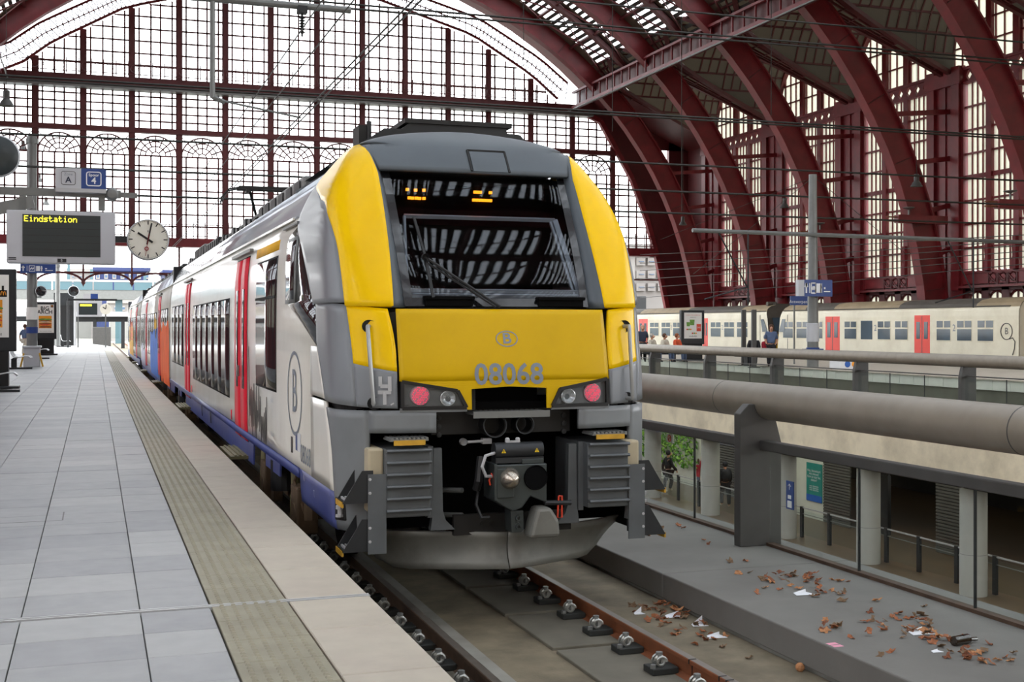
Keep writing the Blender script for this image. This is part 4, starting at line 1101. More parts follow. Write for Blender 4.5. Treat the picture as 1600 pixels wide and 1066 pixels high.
g = MB(); g.box(TX - .80, TX + .80, 10.84, 10.95, 2.55, 2.92); db = g.build('destination_box', M['void'], tr)
g = MB()
for px, py in ((637, 296), (650, 297), (663, 297), (640, 309), (645, 309.5), (651, 309.5), (656, 310), (663, 310)) + tuple((743 + 4 * i, 300 + .2 * i) for i in range(3)) + ((767, 301),) + tuple((741 + 5.2 * i, 312.5 + .2 * i) for i in range(6)):
    p = at_y(px, py, 10.81); g.box(p.x - .013, p.x + .013, 10.81, 10.835, p.z - .012, p.z + .012)
g.build('destination_leds', M['led_orange'], db)
for (u0, u1) in ((-.66, -.24), (.35, .77)):
    g = MB(); zt = 1.875
    g.box(TX + u0, TX + u1, 10.03, 10.07, 1.80, zt); g.box(TX + u0 - .01, TX + u1 + .01, 10.01, 10.1, zt - .02, zt + .01); g.build('wiper_housing', M['void'], tr, bevel=.006)
# wiper: two arms and blade
g = MB(); piv = ws(-.63, 2.22, .03); foot = ws(-.03, 1.795, .02); foot2 = ws(-.07, 1.795, .02)
g.tube([foot, piv], .012, 6); g.tube([foot2, piv + Vector((.02, 0, -.05))], .010, 6); wp = g.build('wiper', M['black'], tr)
g = MB(); g.bar(ws(-.665, 2.58, .0), ws(-.62, 2.22, .0), .02, .02, (0, 1, 0)); g.bar(ws(-.62, 2.22, .0), ws(-.60, 1.87, .0), .025, .02, (0, 1, 0)); g.lathe([(.03, -.03), (.03, .02), (.001, .02)], piv, 8, 'y'); g.build('wiper_blade', M['black'], wp)
# roof dome with hatch
g = MB(); rows = []
for z in [3.03 + .44 * (1 - (1 - i / 18) ** 1.7) for i in range(19)]:
    lim = itp([(3.03, .90), (3.18, .955), (3.285, .985), (3.30, 1.2)], z)
    amax = a_of_u(lim, z) if z < 3.29 else 1.6
    rows.append([nose(abs(t) * amax, z, 1 if t >= 0 else -1, .0) for t in [k / 16 for k in range(-16, 17)]])
g.grid(rows); g.build('roof_dome', M['dome_grey'], tr, solid=.03, smooth=True, angle=60)
g = MB(); g.grid([[nose(a_of_u(abs(u_), z), z, 1 if u_ > 0 else -1, .012) for u_ in [-.03 + .0, .08, .2, .30 + .0]] for z in zs(3.04, 3.24, 6)]); g.build('roof_hatch', M['dome_grey'], tr, solid=.012)
g = MB(); hp = [nose(a_of_u(abs(u_), z), z, 1 if u_ > 0 else -1, .006) for u_, z in ((-.045, 3.04), (-.045, 3.25), (.315, 3.25), (.315, 3.04))]
for p_, q_ in zip(hp, hp[1:]): g.bar(p_, q_, .018, .018)
g.build('hatch_seal', M['seam'], tr)
# number and emblem on the front
surf = lambda z0, u0=0.0: (lambda a, b: Vector(nose(a_of_u(abs(u0 + a), z0 + b), z0 + b, 1 if u0 + a >= 0 else -1, .0185)))
lettering('08068', .245, surf(1.222), M['number_grey'], tr, 'fleet_number', bold=True, sx=1.0)
lettering('B', .125, surf(1.525), M['number_grey'], tr, 'emblem_letter', bold=True, sx=1.15)
def ring(fn, ra, rb, w, m, name, n=28):
    g = MB(); vs = []
    for i in range(n):
        t = 2 * pi * i / n; vs += [fn(ra * cos(t), rb * sin(t)), fn((ra - w) * cos(t), (rb - w) * sin(t))]
    g.add(vs, [(2 * i, (2 * i + 2) % (2 * n), (2 * i + 3) % (2 * n), 2 * i + 1) for i in range(n)]); return g.build(name, m, tr)
ring(surf(1.525), .098, .068, .009, M['number_grey'], 'emblem_ring')
# painted-over scrawl on the grey corner
g = MB(); sf = lambda u, z: Vector(nose(a_of_u(u, z), z, -1, .03))
for L in (((1.07, 1.22), (1.07, 1.14), (1.0, 1.14)), ((1.0, 1.22), (1.0, 1.10)), ((1.09, 1.09), (.99, 1.09)), ((1.04, 1.09), (1.04, .99)), ((.985, 1.0), (.98, .99))):
    for (a, b_), (c, d) in zip(L, L[1:]): g.bar(sf(a, b_), sf(c, d), .03, .003, (0, 1, 0))
g.build('scrawl', M['pale_steel'], tr)
# coupler bay: near-black recess (its shade is in the colour), middle apron, step, pipes
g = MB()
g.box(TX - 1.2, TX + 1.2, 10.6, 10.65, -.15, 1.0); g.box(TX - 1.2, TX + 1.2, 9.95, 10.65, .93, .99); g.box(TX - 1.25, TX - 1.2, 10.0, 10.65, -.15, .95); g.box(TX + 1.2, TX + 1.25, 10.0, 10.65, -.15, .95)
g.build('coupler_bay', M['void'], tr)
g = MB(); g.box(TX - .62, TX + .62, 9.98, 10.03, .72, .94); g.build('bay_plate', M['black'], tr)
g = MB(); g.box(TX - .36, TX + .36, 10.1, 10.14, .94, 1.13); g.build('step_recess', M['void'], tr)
g = MB(); g.box(TX - .33, TX + .33, 9.72, 9.98, .895, .91); g.box(TX - .335, TX + .335, 9.71, 9.722, .87, .925)
for i in range(14): g.box(TX - .31 + i * .046, TX - .285 + i * .046, 9.715, 9.95, .91, .922)
g.build('front_step', M['grey_steel'], tr)
for u, r_ in ((-.12, .1), (.145, .078)):
    g = MB(); g.lathe([(r_, -.09), (r_, .06), (r_ - .012, .06), (r_ - .012, -.09), (r_, -.09)], (TX + u, 9.9, .8), 24, 'y'); g.build('air_duct', M['black'], tr, smooth=True)
    g = MB(); g.tube([(TX + u + r_ * cos(2 * pi * i / 24), 9.80, .8 + r_ * sin(2 * pi * i / 24)) for i in range(24)], .006, 5, True); g.build('duct_rim', M['dark_steel'], tr)
g = MB(); g.cyl((TX - .33, 9.9, .66), (TX - .14, 9.9, .665), .012, 8); g.lathe([(.03, -.02), (.03, .03), (.001, .03)], (TX - .36, 9.92, .66), 10, 'y'); g.box(TX - .2, TX - .12, 9.89, 9.95, .64, .685); g.build('air_valve', M['pale_steel'], tr)
for sg in (-1, 1):
    for z in (.72, .79, .86):
        g = MB(); g.lathe([(.022, .01), (.022, -.012), (.001, -.015)], (TX + sg * .56, 9.97, z), 10, 'y'); g.build('bolt', M['dark_steel'], tr)
    # uprights that flare into the plough
    g = MB(); o_ = [(.635, .62), (.565, .62), (.555, .1), (.53, .02), (.45, -.06), (.66, -.06), (.64, .1)]
    g.prism([(TX + sg * a, b_) for a, b_ in o_], 'y', 9.86, 9.93); g.build('apron_upright', M['buffer_grey'], tr)
    # buffer block with ribs
    g = MB(); g.box(TX + sg * .88 - .19, TX + sg * .88 + .19, 9.74, 10.4, .08, .635); bb = g.build('buffer_block', M['buffer_grey'], tr, bevel=.012)
    for i in range(6):
        z = .622 - .097 * i
        g = MB(); g.prism([(9.70, z - .012), (9.69, z), (9.70, z + .014), (9.75, z + .014), (9.75, z - .012)], 'x', TX + sg * .88 - .185, TX + sg * .88 + .185); g.build('rib', M['buffer_grey'], bb)
    g = MB(); a0, a1 = sorted((TX + sg * 1.07, TX + sg * 1.20)); g.box(a0, a1, 9.80, 10.35, .12, .64); g.build('buffer_side', M['buffer_cream'], tr, bevel=.02)
    g = MB(); a0, a1 = sorted((TX + sg * .645, TX + sg * .69)); g.box(a0, a1, 9.84, 10.4, .05, .64); g.build('buffer_side', M['buffer_grey'], tr)
    g = MB(); a0, a1 = sorted((TX + sg * 1.065, TX + sg * 1.215)); g.prism([(a0, .44), (a1, .44), (a1, -.2), (a0 if sg > 0 else a0, -.2)], 'y', 9.72, 9.735)
    g.build('step_bracket', M['buffer_grey'], tr)
    # upper foot plate over the buffer
    g = MB(); g.box(TX + sg * .88 - .16, TX + sg * .88 + .16, 9.70, 9.95, .70, .715)
    for i in range(9): g.box(TX + sg * .88 - .15 + i * .036, TX + sg * .88 - .13 + i * .036, 9.70, 9.95, .715, .728)
    fo = g.build('foot_plate', M['grey_steel'], tr)
    g = MB(); g.box(TX + sg * .88 - .13, TX + sg * .88 + .13, 9.685, 9.70, .668, .708); g.build('yellow_edge', M['step_yellow'], fo)
    # two folded side steps hung on the bracket
    for zc, yo in ((.27, 0), (-.12, .0)):
        g = MB()
        for yy in (9.735, 9.99):
            g.prism([(TX + sg * 1.17, zc + .20), (TX + sg * 1.26, zc + .20), (TX + sg * 1.42, zc - .06), (TX + sg * 1.17, zc - .06)], 'y', yy, yy + .012)
        g.box(min(TX + sg * 1.2, TX + sg * 1.42), max(TX + sg * 1.2, TX + sg * 1.42), 9.74, 10.0, zc - .06, zc - .045); st_ = g.build('side_step', M['dark_steel'], tr)
        g = MB(); a0, a1 = sorted((TX + sg * 1.41, TX + sg * 1.425)); g.box(a0, a1, 9.74, 10.0, zc - .09, zc - .045); g.build('yellow_edge', M['step_yellow'], st_)
        g = MB()
        for i in range(5): g.box(min(TX + sg * (1.25 + .03 * i), TX + sg * (1.265 + .03 * i)), max(TX + sg * (1.25 + .03 * i), TX + sg * (1.265 + .03 * i)), 9.75, 9.99, zc - .045, zc - .03)
        for yy in (9.728,):
            for dz in (.02, .13): g.lathe([(.014, -.004), (.012, -.012), (.001, -.014)], (TX + sg * 1.20, yy, zc + dz), 8, 'y')
        g.build('tread', M['pale_steel'], st_)
# snow plough: two curved blades meeting in the middle
for sg in (-1, 1):
    g = MB(); rows = []
    for i in range(9):
        t = i / 8; row = []
        for j in range(7):
            v = j / 6
            u0 = 1.27 * t; ub = 1.0 * t
            yt = 9.83 + (10.30 - 9.83) * t ** 1.2; yb_ = 9.78 + (10.34 - 9.78) * t ** 1.2
            zt_ = -.095 + (.015 * t if t < .8 else .012 + (t - .8) * .1); zb_ = -.405 - .03 * t
            if t > .85: zb_ += (t - .85) / .15 * .09
            row.append((TX + sg * (u0 + (ub - u0) * v), yt + (yb_ - yt) * v + .05 * sin(pi * v), zt_ + (zb_ - zt_) * v))
        rows.append(row)
    g.grid(rows); g.build('snow_plough', M['plough_grey'], tr, solid=.02, smooth=True)
# automatic coupler
C = Vector((TX, 9.55, .33))
g = MB(); g.prism([(TX - .175, .49), (TX + .275, .49), (TX + .275, .16), (TX + .13, .22), (TX + .06, .13), (TX - .02, .10), (TX - .175, .19)], 'y', 9.62, 9.9); cp = g.build('coupler', M['coupler_grey'], tr, bevel=.01)
g = MB(); g.box(TX - .165, TX - .02, 9.60, 9.63, .22, .46); g.box(TX - .19, TX - .165, 9.6, 9.9, .2, .5); g.build('coupler_frame', M['coupler_grey'], cp, bevel=.005)
g = MB(); g.lathe([(.095, .08), (.092, .0), (.075, -.06), (.045, -.11), (.012, -.13), (.001, -.131)], (TX - .055, 9.62, .375), 24, 'y'); g.build('coupler_cone', M['steel_ball'], cp, smooth=True)
g = MB(); g.lathe([(.105, .0), (.1, -.015), (.085, .0), (.06, .09), (.001, .14)], (TX + .175, 9.615, .375), 24, 'y'); g.lathe([(.094, -.008), (.001, -.008)], (TX + .175, 9.615, .375), 24, 'y'); g.build('coupler_funnel', M['void'], cp, smooth=True)  # black disc covers the mouth; the hole's shade is painted, not cut
g = MB(); g.prism([(TX - .03, .10), (TX + .08, .10), (TX + .085, -.06), (TX + .06, -.08), (TX - .02, -.08)], 'y', 9.66, 9.82)
for z in (.04, -.03): g.lathe([(.025, 0), (.025, -.02), (.012, -.02)], (TX + .035, 9.66, z), 12, 'y')
g.build('coupler_foot', M['coupler_grey'], cp)
g = MB(); g.cyl((TX - .165, 9.70, .60), (TX + .255, 9.70, .60), .068, 20); g.box(TX - .165, TX + .255, 9.64, 9.76, .50, .545); ht = g.build('coupler_heater', M['dark_steel'], tr, smooth=True)
for u in (-.10, .19):
    g = MB(); g.add([(TX + u - .02, 9.628, .585), (TX + u + .02, 9.628, .585), (TX + u, 9.628, .62)], [(0, 1, 2)]); g.build('warning_mark', M['step_yellow'] if 'led_yellow' not in M else mat('warn_yellow', rgb(246, 210, 30), .5) if 'warn_yellow' not in M else M['warn_yellow'], ht)
    g = MB(); g.box(TX + u - .003, TX + u + .003, 9.626, 9.6275, .596, .61); g.box(TX + u - .003, TX + u + .003, 9.626, 9.6275, .589, .593); g.build('warning_sign', M['black'], ht)
g = MB()
for u in (-.045, .045): g.lathe([(.02, 0), (.02, .03), (.012, .04), (.001, .04)], (TX + u + .0, 9.70, .665), 10)
g.box(TX - .06, TX + .06, 9.68, 9.72, .665, .68); g.build('heater_clamp', M['pale_steel'], ht)
g = MB(); g.box(TX + .06, TX + .25, 9.63, 9.8, .49, .53); g.build('coupler_lid', M['coupler_grey'], cp, bevel=.005)
g = MB(); g.tube([(TX - .17, 9.66, .585), (TX - .26, 9.62, .57), (TX - .29, 9.62, .48), (TX - .25, 9.64, .40), (TX - .19, 9.66, .395)], .014, 6); g.build('air_hose', M['pale_steel'], cp)
g = MB(); g.tube([(TX - .18, 9.7, .40), (TX - .21, 9.68, .36), (TX - .20, 9.68, .32)], .008, 5); g.tube([(TX - .2, 9.66, .42), (TX - .17, 9.62, .35), (TX - .18, 9.66, .3)], .006, 5); g.build('red_cable', M['poster_red'], cp)
g = MB(); g.tube([(TX - .26, 9.75, .55), (TX - .29, 9.72, .35), (TX - .30, 9.75, .28)], .035, 8); g.tube([(TX - .27, 9.8, .25), (TX - .30, 9.75, .15), (TX - .27, 9.7, .05), (TX - .2, 9.7, .05)], .016, 6); g.build('brake_hose', M['black'], cp)
for z in (.25, .04):
    g = MB(); g.tube([(TX - .55, 10.2, z - .02), (TX - .36, 9.95, z)], .022, 8); g.build('hose_coupling', M['grey_steel'], tr)
g = MB(); g.prism([(TX + .17, .13), (TX + .29, .13), (TX + .36, .02), (TX + .375, -.12), (TX + .10, -.12), (TX + .13, .0)], 'y', 9.55, 9.75); g.build('plough_shoe', M['plough_grey'], tr, bevel=.03)
g = MB(); g.tube([(TX + .41, 9.7, .20), (TX + .44, 9.7, .20), (TX + .44, 9.7, .02), (TX + .40, 9.7, .02), (TX + .41, 9.7, .2)], .009, 5); g.build('coupling_pin', M['poster_red'], tr)
g = MB(); g.cyl((TX + .28, 9.7, .15), (TX + .52, 9.7, .14), .022, 8); g.build('coupling_arm', M['dark_steel'], tr)
g = MB(); g.box(TX - .45, TX + .6, 9.9, 9.95, -.12, .05)
for u in (-.12, -.2, .05): g.lathe([(.02, 0), (.02, -.02), (.01, -.02)], (TX + u, 9.9, -.05 + abs(u) * .1), 10, 'y')
g.build('apron_sill', M['under_dark'], tr)

# ------------------------------------------------------------------ train bodies
CARS = [(11.3, 33.55), (33.9, 55.5), (55.9, 77.5)]
SHZ = 2.74
def body_strip(name, m, sg, y0, y1, z0, z1, off=0.0, nz=3, ny=1, th=.02, parent=None):
    g = MB(); g.grid([[(TX + sg * (NW(z) + off), y0 + (y1 - y0) * j / ny, z) for j in range(ny + 1)] for z in zs(z0, z1, nz)])
    return g.build(name, m, parent or tr, smooth=True, solid=th, angle=50)
def side_rect(name, m, sg, y0, y1, z0, z1, off=.006, th=.012, parent=None, nz=4): return body_strip(name, m, sg, y0, y1, z0, z1, off, nz, 1, th, parent)
for ci, (ya, yb) in enumerate(CARS):
    for sg in (-1, 1):
        if ci == 0:
            g = MB(); rows = []
            for z in zs(.25, SHZ, 22):
                y0 = NY(z) + ND + (max(be(z), 1.0) - 1) * 2 + .004 if z > 1.44 else 11.304
                rows.append([(TX + sg * NW(z), y0, z), (TX + sg * NW(z), 14, z), (TX + sg * NW(z), yb, z)])
            g.grid(rows); g.build('side_wall', M['white_paint'], tr, smooth=True, solid=.02, angle=50)
            g = MB(); rows = []
            for z in zs(SHZ, 3.13, 10):
                y0 = NY(min(z, 3.3)) + ND + (be(z) - 1) * 2 + .004
                rows.append([(TX + sg * (NW(z) + .01), y0, z), (TX + sg * (NW(z) + .01), yb, z)])
            g.grid(rows); g.build('roof_shoulder', M['silver_roof'], tr, smooth=True, solid=.02, angle=60)
        else:
            body_strip('side_wall', M['white_paint'], sg, ya, yb, .25, SHZ, 0, 12)
            body_strip('roof_shoulder', M['silver_roof'], sg, ya, yb, SHZ, 3.13, .01, 8)
        g = MB(); x = TX + sg * (NW(SHZ) + .02); g.box(x - .012, x + .012, ya + 1.5 if ci == 0 else ya, yb, SHZ - .012, SHZ + .012); g.build('gutter', M['white_paint'], tr)
    g = MB(); y0 = 12.2 if ci == 0 else ya
    g.grid([[(TX + u, y, NWz) for y in (y0, yb)] for u, NWz in ((-1.14, 3.125), (-1.0, 3.15), (0, 3.17), (1.0, 3.15), (1.14, 3.125))]); g.build('roof', M['dome_grey'], tr, solid=.02, smooth=True)
    if ci == 0:
        g = MB(); g.grid([[(TX + u, 11.55, z), (TX + u * 1.05, 13.9, 3.15)] for u, z in ((-1.1, 3.16), (-1.0, 3.28), (-.77, 3.4), (-.43, 3.455), (0, 3.475), (.43, 3.455), (.77, 3.4), (1.0, 3.28), (1.1, 3.16))]); g.build('roof_ramp', M['dome_grey'], tr, solid=.02)
    if ci < 2:
        g = MB(); g.box(TX - 1.32, TX + 1.32, yb - .05, CARS[ci + 1][0] + .05, -.1, 3.2); g.build('gangway_bellows', M['black'], tr)
    else:
        g = MB(); g.box(TX - 1.38, TX + 1.38, yb - .1, yb, -.1, 3.1); g.build('end_wall', M['nose_grey'], tr)
    # floor pan and dark underframe
    g = MB(); g.box(TX - 1.3, TX + 1.3, (11.0 if ci == 0 else ya), yb, .1, .25); g.build('underframe', M['under_dark'], tr)
# skirt with bogie openings
def skirt(sg, y0, y1, zb, zt=.252, slope0=0, slope1=0):
    g = MB(); x = TX + sg * NW(.1); g.prism([(y0 - slope0 * 0, zt), (y0 + slope0, zb), (y1 - slope1, zb), (y1, zt)], 'x', min(x, x - sg * .02), max(x, x - sg * .02)); return g.build('skirt', M['skirt_blue'], tr)
for sg in (-1, 1):
    for y0, y1, zb, s0, s1 in ((13.42, 14.62, .0, .03, .03), (15.75, 28.0, -.12, .05, .1), (29.4, 30.6, .0, .05, .05), (31.9, 33.55, -.05, .1, 0), (33.9, 35.2, -.05, 0, .1), (36.6, 37.8, 0, .05, .05), (39.2, 54, -.12, .1, .1), (57, 72, -.1, .1, .1), (72.5, 77.5, -.1, .1, 0)):
        skirt(sg, y0, y1, zb, .252, s0, s1)
    body_strip('skirt_rail', M['skirt_blue'], sg, 12.0, 33.55, .16, .252, .001, 1); body_strip('skirt_rail', M['skirt_blue'], sg, 33.9, 55.5, .16, .252, .001, 1); body_strip('skirt_rail', M['skirt_blue'], sg, 55.9, 77.5, .16, .252, .001, 1)
def bogie(y):
    fr = MB()
    for sg in (-1, 1):
        x = TX + sg * 1.12; fr.bar((x, y - 1.7, -.2), (x, y + 1.7, -.2), .16, .22)
    fr.box(TX - 1.1, TX + 1.1, y - .2, y + .2, -.3, -.05); b_ = fr.build('bogie', M['bogie_brown'], tr)
    for yy in (y - 1.25, y + 1.25):
        w_ = MB(); w_.cyl((TX - .9, yy, -.34), (TX + .9, yy, -.34), .08, 10)
        for sg in (-1, 1): w_.cyl((TX + sg * .70, yy, -.34), (TX + sg * .84, yy, -.34), .42, 28)
        w_.build('wheelset', M['under_dark'], b_)
        for sg in (-1, 1):
            a = MB(); x = TX + sg * 1.22; a.box(x - .12, x + .1, yy - .22, yy + .22, -.5, -.02); a.cyl((x, yy, -.32), (x + sg * .13, yy, -.32), .14, 14); a.build('axle_box', M['bogie_brown'], b_, bevel=.02)
            a = MB(); x = TX + sg * 1.27; a.cyl((x, yy + .34, .1), (x, yy + .30, -.22), .05, 10); a.cyl((x, yy + .31, -.15), (x, yy + .26, -.55), .065, 10); a.build('damper', M['damper_olive'], b_)
    for sg in (-1, 1):
        a = MB(); x = TX + sg * 1.25
        a.cyl((x, y, -.22), (x, y, .12), .16, 16); a.build('air_spring', M['black'], b_)
        a = MB(); a.tube([(x, y - 1.2, .2), (x + sg * .06, y - 1.1, .0), (x + sg * .05, y - 1.45, -.15), (x, y - 1.5, -.3)], .018, 6); a.tube([(x, y - 1.75, .1), (x, y - 1.8, -.3)], .07, 8); a.tube([(x, y + 1.75, .1), (x, y + 1.8, -.4)], .05, 8); a.build('sand_pipe', M['bogie_brown'], b_)
        a = MB(); a.box(x - .05, x + .05, y + .55, y + .8, -.42, .05); a.build('sand_box', M['bogie_brown'], b_)
for y in (14.05, 30.0, 37.2, 55.7, 75): bogie(y)
# doors
def door(sg, y0, y1, ledge=True):
    z0, z1 = .13, 2.53
    d = side_rect('door', M['seam'], sg, y0 - .02, y1 + .02, z0 - .01, z1 + .02, .002, .03, None, 10)
    n = 2; w = (y1 - y0) / n
    for i in range(n):
        a0, a1 = y0 + w * i + .008, y0 + w * (i + 1) - .008
        side_rect('door_leaf', M['door_red'], sg, a0, a1, z0, z1, .012, .02, d, 10)
        side_rect('door_glass', M['dark_glass'], sg, a0 + .25, a1 - .25, .8, 2.12, .018, .008, d, 8)
    g = MB(); x = TX + sg * (NW(1.0) + .02); m_ = (y0 + y1) / 2; g.box(min(x, x + sg * .02), max(x, x + sg * .02), m_ + .05, m_ + .09, .95, 1.1); g.build('door_button', M['grey_steel'], d)
    g = MB(); x = TX + sg * NW(2.6); g.box(min(x, x + sg * .05), max(x, x + sg * .05), y0 - .25, y1 + .5, 2.59, 2.63); g.build('drip_rail', M['grey_steel'], d)
    g = MB(); x = TX + sg * 1.3; g.box(min(x, x + sg * .32), max(x, x + sg * .32), y0, y1, -.1, -.06)
    for i in range(5): g.box(min(x + sg * .06 * i, x + sg * (.06 * i + .03)), max(x + sg * .06 * i, x + sg * (.06 * i + .03)), y0, y1, -.06, -.045)
    g.build('door_step', M['damper_olive'], d)
for sg in (-1, 1):
    for y0, y1 in ((16.3, 17.75), (26.5, 28.0), (38.7, 40.1), (48.8, 50.2), (60.5, 61.9), (70.5, 71.9)): door(sg, y0, y1)
    # windows
    def window(y0, y1, z0, z1, split=()):
        w_ = side_rect('window', M['seam'], sg, y0 - .025, y1 + .025, z0 - .025, z1 + .025, .004, .02, None, 6)
        ys_ = [y0] + list(split) + [y1]
        for a_, b_ in zip(ys_, ys_[1:]): side_rect('window_glass', M['dark_glass'], sg, a_ + .006, b_ - .006, z0, z1, .009, .01, w_, 6)
        return w_
    w_ = window(13.6, 15.35, .93, 2.38)
    g = MB(); x = TX + sg * (NW(1.95) + .012); g.box(min(x, x + sg * .008), max(x, x + sg * .008), 13.62, 15.33, 1.94, 1.97); g.build('window_rail', M['seam'], w_)
    window(18.55, 25.6, .60, 2.02, [18.55 + 1.175 * i for i in range(1, 6)])
    window(28.5, 32.7, .75, 2.1, (29.7, 31.1)); window(34.6, 38.2, .75, 2.1, (35.8, 37)); window(41, 48, .65, 2.05, (42.4, 43.8, 45.2, 46.6)); window(51.2, 55, .75, 2.1, (52.4, 53.8)); window(56.6, 60, .75, 2.1, (58,)); window(62.5, 70, .65, 2.05, (64, 65.5, 67, 68.5)); window(72.5, 76.5, .75, 2.1, (74,))
    # cab side: dark glazed wedge, drop window, handrail
    g = MB(); A_ = [(12.35, 2.64), (12.95, 2.55), (12.88, 1.89), (11.9, 1.69), (10.93, 1.45), (11.31, 2.04), (11.79, 2.36)]
    rows = []
    for z in zs(1.46, 2.63, 18):
        y0 = NY(z) + ND + (be(z) - 1) * 2 + .006; y1 = itp([(1.45, 10.94), (1.69, 11.9), (1.89, 12.88), (2.55, 12.95), (2.64, 12.36)], z)
        rows.append([(TX + sg * (NW(z) + .007), y0, z), (TX + sg * (NW(z) + .007), max(y1, y0 + .004), z)])
    g.grid(rows); cw = g.build('cab_side_glazing', M['dark_glass'], tr, solid=.012, smooth=True)
    side_rect('cab_window_frame', M['grey_steel'], sg, 12.2, 12.85, 1.86, 2.53, .014, .01, cw, 5); side_rect('cab_window', M['dark_glass'], sg, 12.28, 12.77, 1.9, 2.49, .02, .006, cw, 5)
    g = MB(); x = TX + sg * (NW(2.66) + .02); g.box(x - .02, x + .02, 12.3, 13.3, 2.655, 2.68); g.build('drip_rail', M['grey_steel'], tr)
    side_rect('class_stripe', M['graffiti_yellow'], sg, 13.6, 15.6, 2.47, 2.58, .004, .004, None, 2)
    side_rect('red_tag', M['door_red'], sg, 18.2, 18.3, .28, .42, .005, .006, None, 1); side_rect('red_tag', M['door_red'], sg, 25.9, 26.0, .28, .42, .005, .006, None, 1)
    for y in (21.5, 23.3): side_rect('skirt_vent', M['black'], sg, y, y + .12, -.02, .17, .03, .006, None, 1)
# side emblem, numbers, plates
sf = lambda y0, z0, off=.006: (lambda a, b: Vector((TX - (NW(z0 + b) + off), y0 - a, z0 + b)))
lettering('B', .62, sf(12.27, .965), M['number_grey'], tr, 'emblem_letter', sx=.95); ring(sf(12.27, .965), .46, .42, .035, M['number_grey'], 'emblem_ring', 36)
lettering('08068', .25, sf(11.62, .40), M['number_grey'], tr, 'fleet_number', sx=.95)
g = MB(); f = sf(12.1, .5, .005); g.add([f(-.12, -.09), f(.0, -.09), f(0, .09), f(-.12, .09)], [(0, 1, 2, 3)]); g.build('notice_blue', M['sign_blue'], tr)
g = MB(); g.add([f(.0, -.09), f(.2, -.09), f(.2, .09), f(0, .09)], [(0, 1, 2, 3)]); g.build('notice_white', M['sign_white'], tr)
side_rect('vertical_label', M['ink'], -1, 12.42, 12.5, .36, .52, .005, .004, None, 1)
for i, (s_, z) in enumerate((('Klasse 2', .80), ('SB 08 068', .42), ('R 175 km/h', .33))): lettering(s_, .07, sf(13.9, z), M['number_grey'], tr, 'small_print')
lettering('T', .1, sf(11.2, .1), M['sign_white'], tr, 'jack_mark'); lettering('^', .16, sf(11.75, .16), M['sign_white'], tr, 'jack_mark')
# scribbled tag beside the door
g = MB(); R = random.Random(11); f = sf(15.0, .62, .006); x = -1.1
pts = []
for i in range(15):
    pts += [(x + i * .12, R.uniform(-.42, -.1) - i * .005), (x + .06 + i * .12, R.uniform(.05, .42) - i * .012)]
for a, b_ in zip(pts, pts[1:]): g.bar(f(*a), f(*b_), .025, .003, (1, 0, 0))
g.bar(f(-1.1, .75), f(-1.05, .0), .03, .003, (1, 0, 0)); g.bar(f(-.3, .6), f(-.28, .4), .06, .003, (1, 0, 0)); g.build('scribbled_tag', M['ink'], tr)
# spray-painted patches on the rear cars
def spray(y0, y1, z0, z1, m, seed):
    R = random.Random(seed); g = MB(); n = 10; vs = []
    tp = [(y0 + (y1 - y0) * i / n, z1 + R.uniform(-.3, .1)) for i in range(n + 1)]; bt = [(y1 - (y1 - y0) * i / n, z0 + R.uniform(-.03, .15)) for i in range(n + 1)]
    rows = [[(TX - NW(z0 + (a[1] - z0) * k / 5) - .013, a[0], max(.0, z0 + (a[1] - z0) * k / 5)) for k in range(6)] for a in tp]
    g.grid(rows); g.build('spray_paint', m, tr, solid=.003)
spray(33.95, 38.6, -.05, 1.75, M['graffiti_orange'], 1); spray(40.2, 45.5, -.05, 1.5, M['graffiti_blue'], 2); spray(41, 42.5, 1.55, 1.95, M['graffiti_yellow'], 3); spray(50.5, 54.5, -.05, .9, M['graffiti_lilac'], 4); spray(66, 73, .1, 1.6, M['graffiti_yellow'], 5); spray(67, 71, .9, 1.9, M['graffiti_orange'], 6)
# roof equipment
g = MB(); g.prism([(TX - 1.0, 3.3), (TX - .62, 3.56), (TX - .45, 3.56), (TX - .35, 3.64), (TX + .62, 3.64), (TX + .64, 3.57), (TX + .78, 3.56), (TX + 1.0, 3.3)], 'y', 11.75, 14.2); g.build('roof_fairing', M['dark_steel'], tr)
g = MB(); g.box(TX - .42, TX + .68, 11.72, 14.1, 3.62, 3.665); g.build('fairing_lid', M['black'], tr)
g = MB(); g.cyl((TX - .72, 12.0, 3.45), (TX - .72, 12.0, 3.66), .025, 8); g.box(TX - .82, TX - .74, 12, 12.3, 3.4, 3.62); g.build('antenna', M['black'], tr)
for y0, y1, h in ((14.3, 18.4, .02), (24.8, 27.5, .04), (28.0, 30.5, .1), (35, 40, .0), (46, 53, .0), (58, 64, .0)):
    g = MB(); g.box(TX - 1.0, TX + 1.0, y0, y1, 3.15, 3.36 + h); bx_ = g.build('roof_box', M['dark_steel'] if y0 != 14.3 and y0 != 28.0 else M['grey_steel'], tr, bevel=.03)
    for i in range(6):
        g = MB(); yy = y0 + (y1 - y0) * (i + .3) / 6; g.box(TX - 1.015, TX - 1.0, yy, yy + (y1 - y0) * .1, 3.2, 3.32 + h); g.build('vent', M['black'], bx_)
for y0, y1 in ((18.6, 24.6), (30.7, 33.3), (40.5, 45.5), (53.3, 55.3)):
    g = MB()
    g.box(TX - .95, TX + .95, y0, y1, 3.15, 3.22)
    for i in range(int((y1 - y0) / .6)):
        yy = y0 + .3 + i * .6; g.box(TX - 1.0, TX - .7, yy, yy + .3, 3.17, 3.26 + .05 * (i % 3)); g.cyl((TX - .85, yy + .45, 3.2), (TX - .85, yy + .45, 3.36), .05, 8)
    g.tube([(TX - .95, y0, 3.3), (TX - .95, y1, 3.3)], .03, 6); g.build('roof_gear', M['dark_steel'], tr)
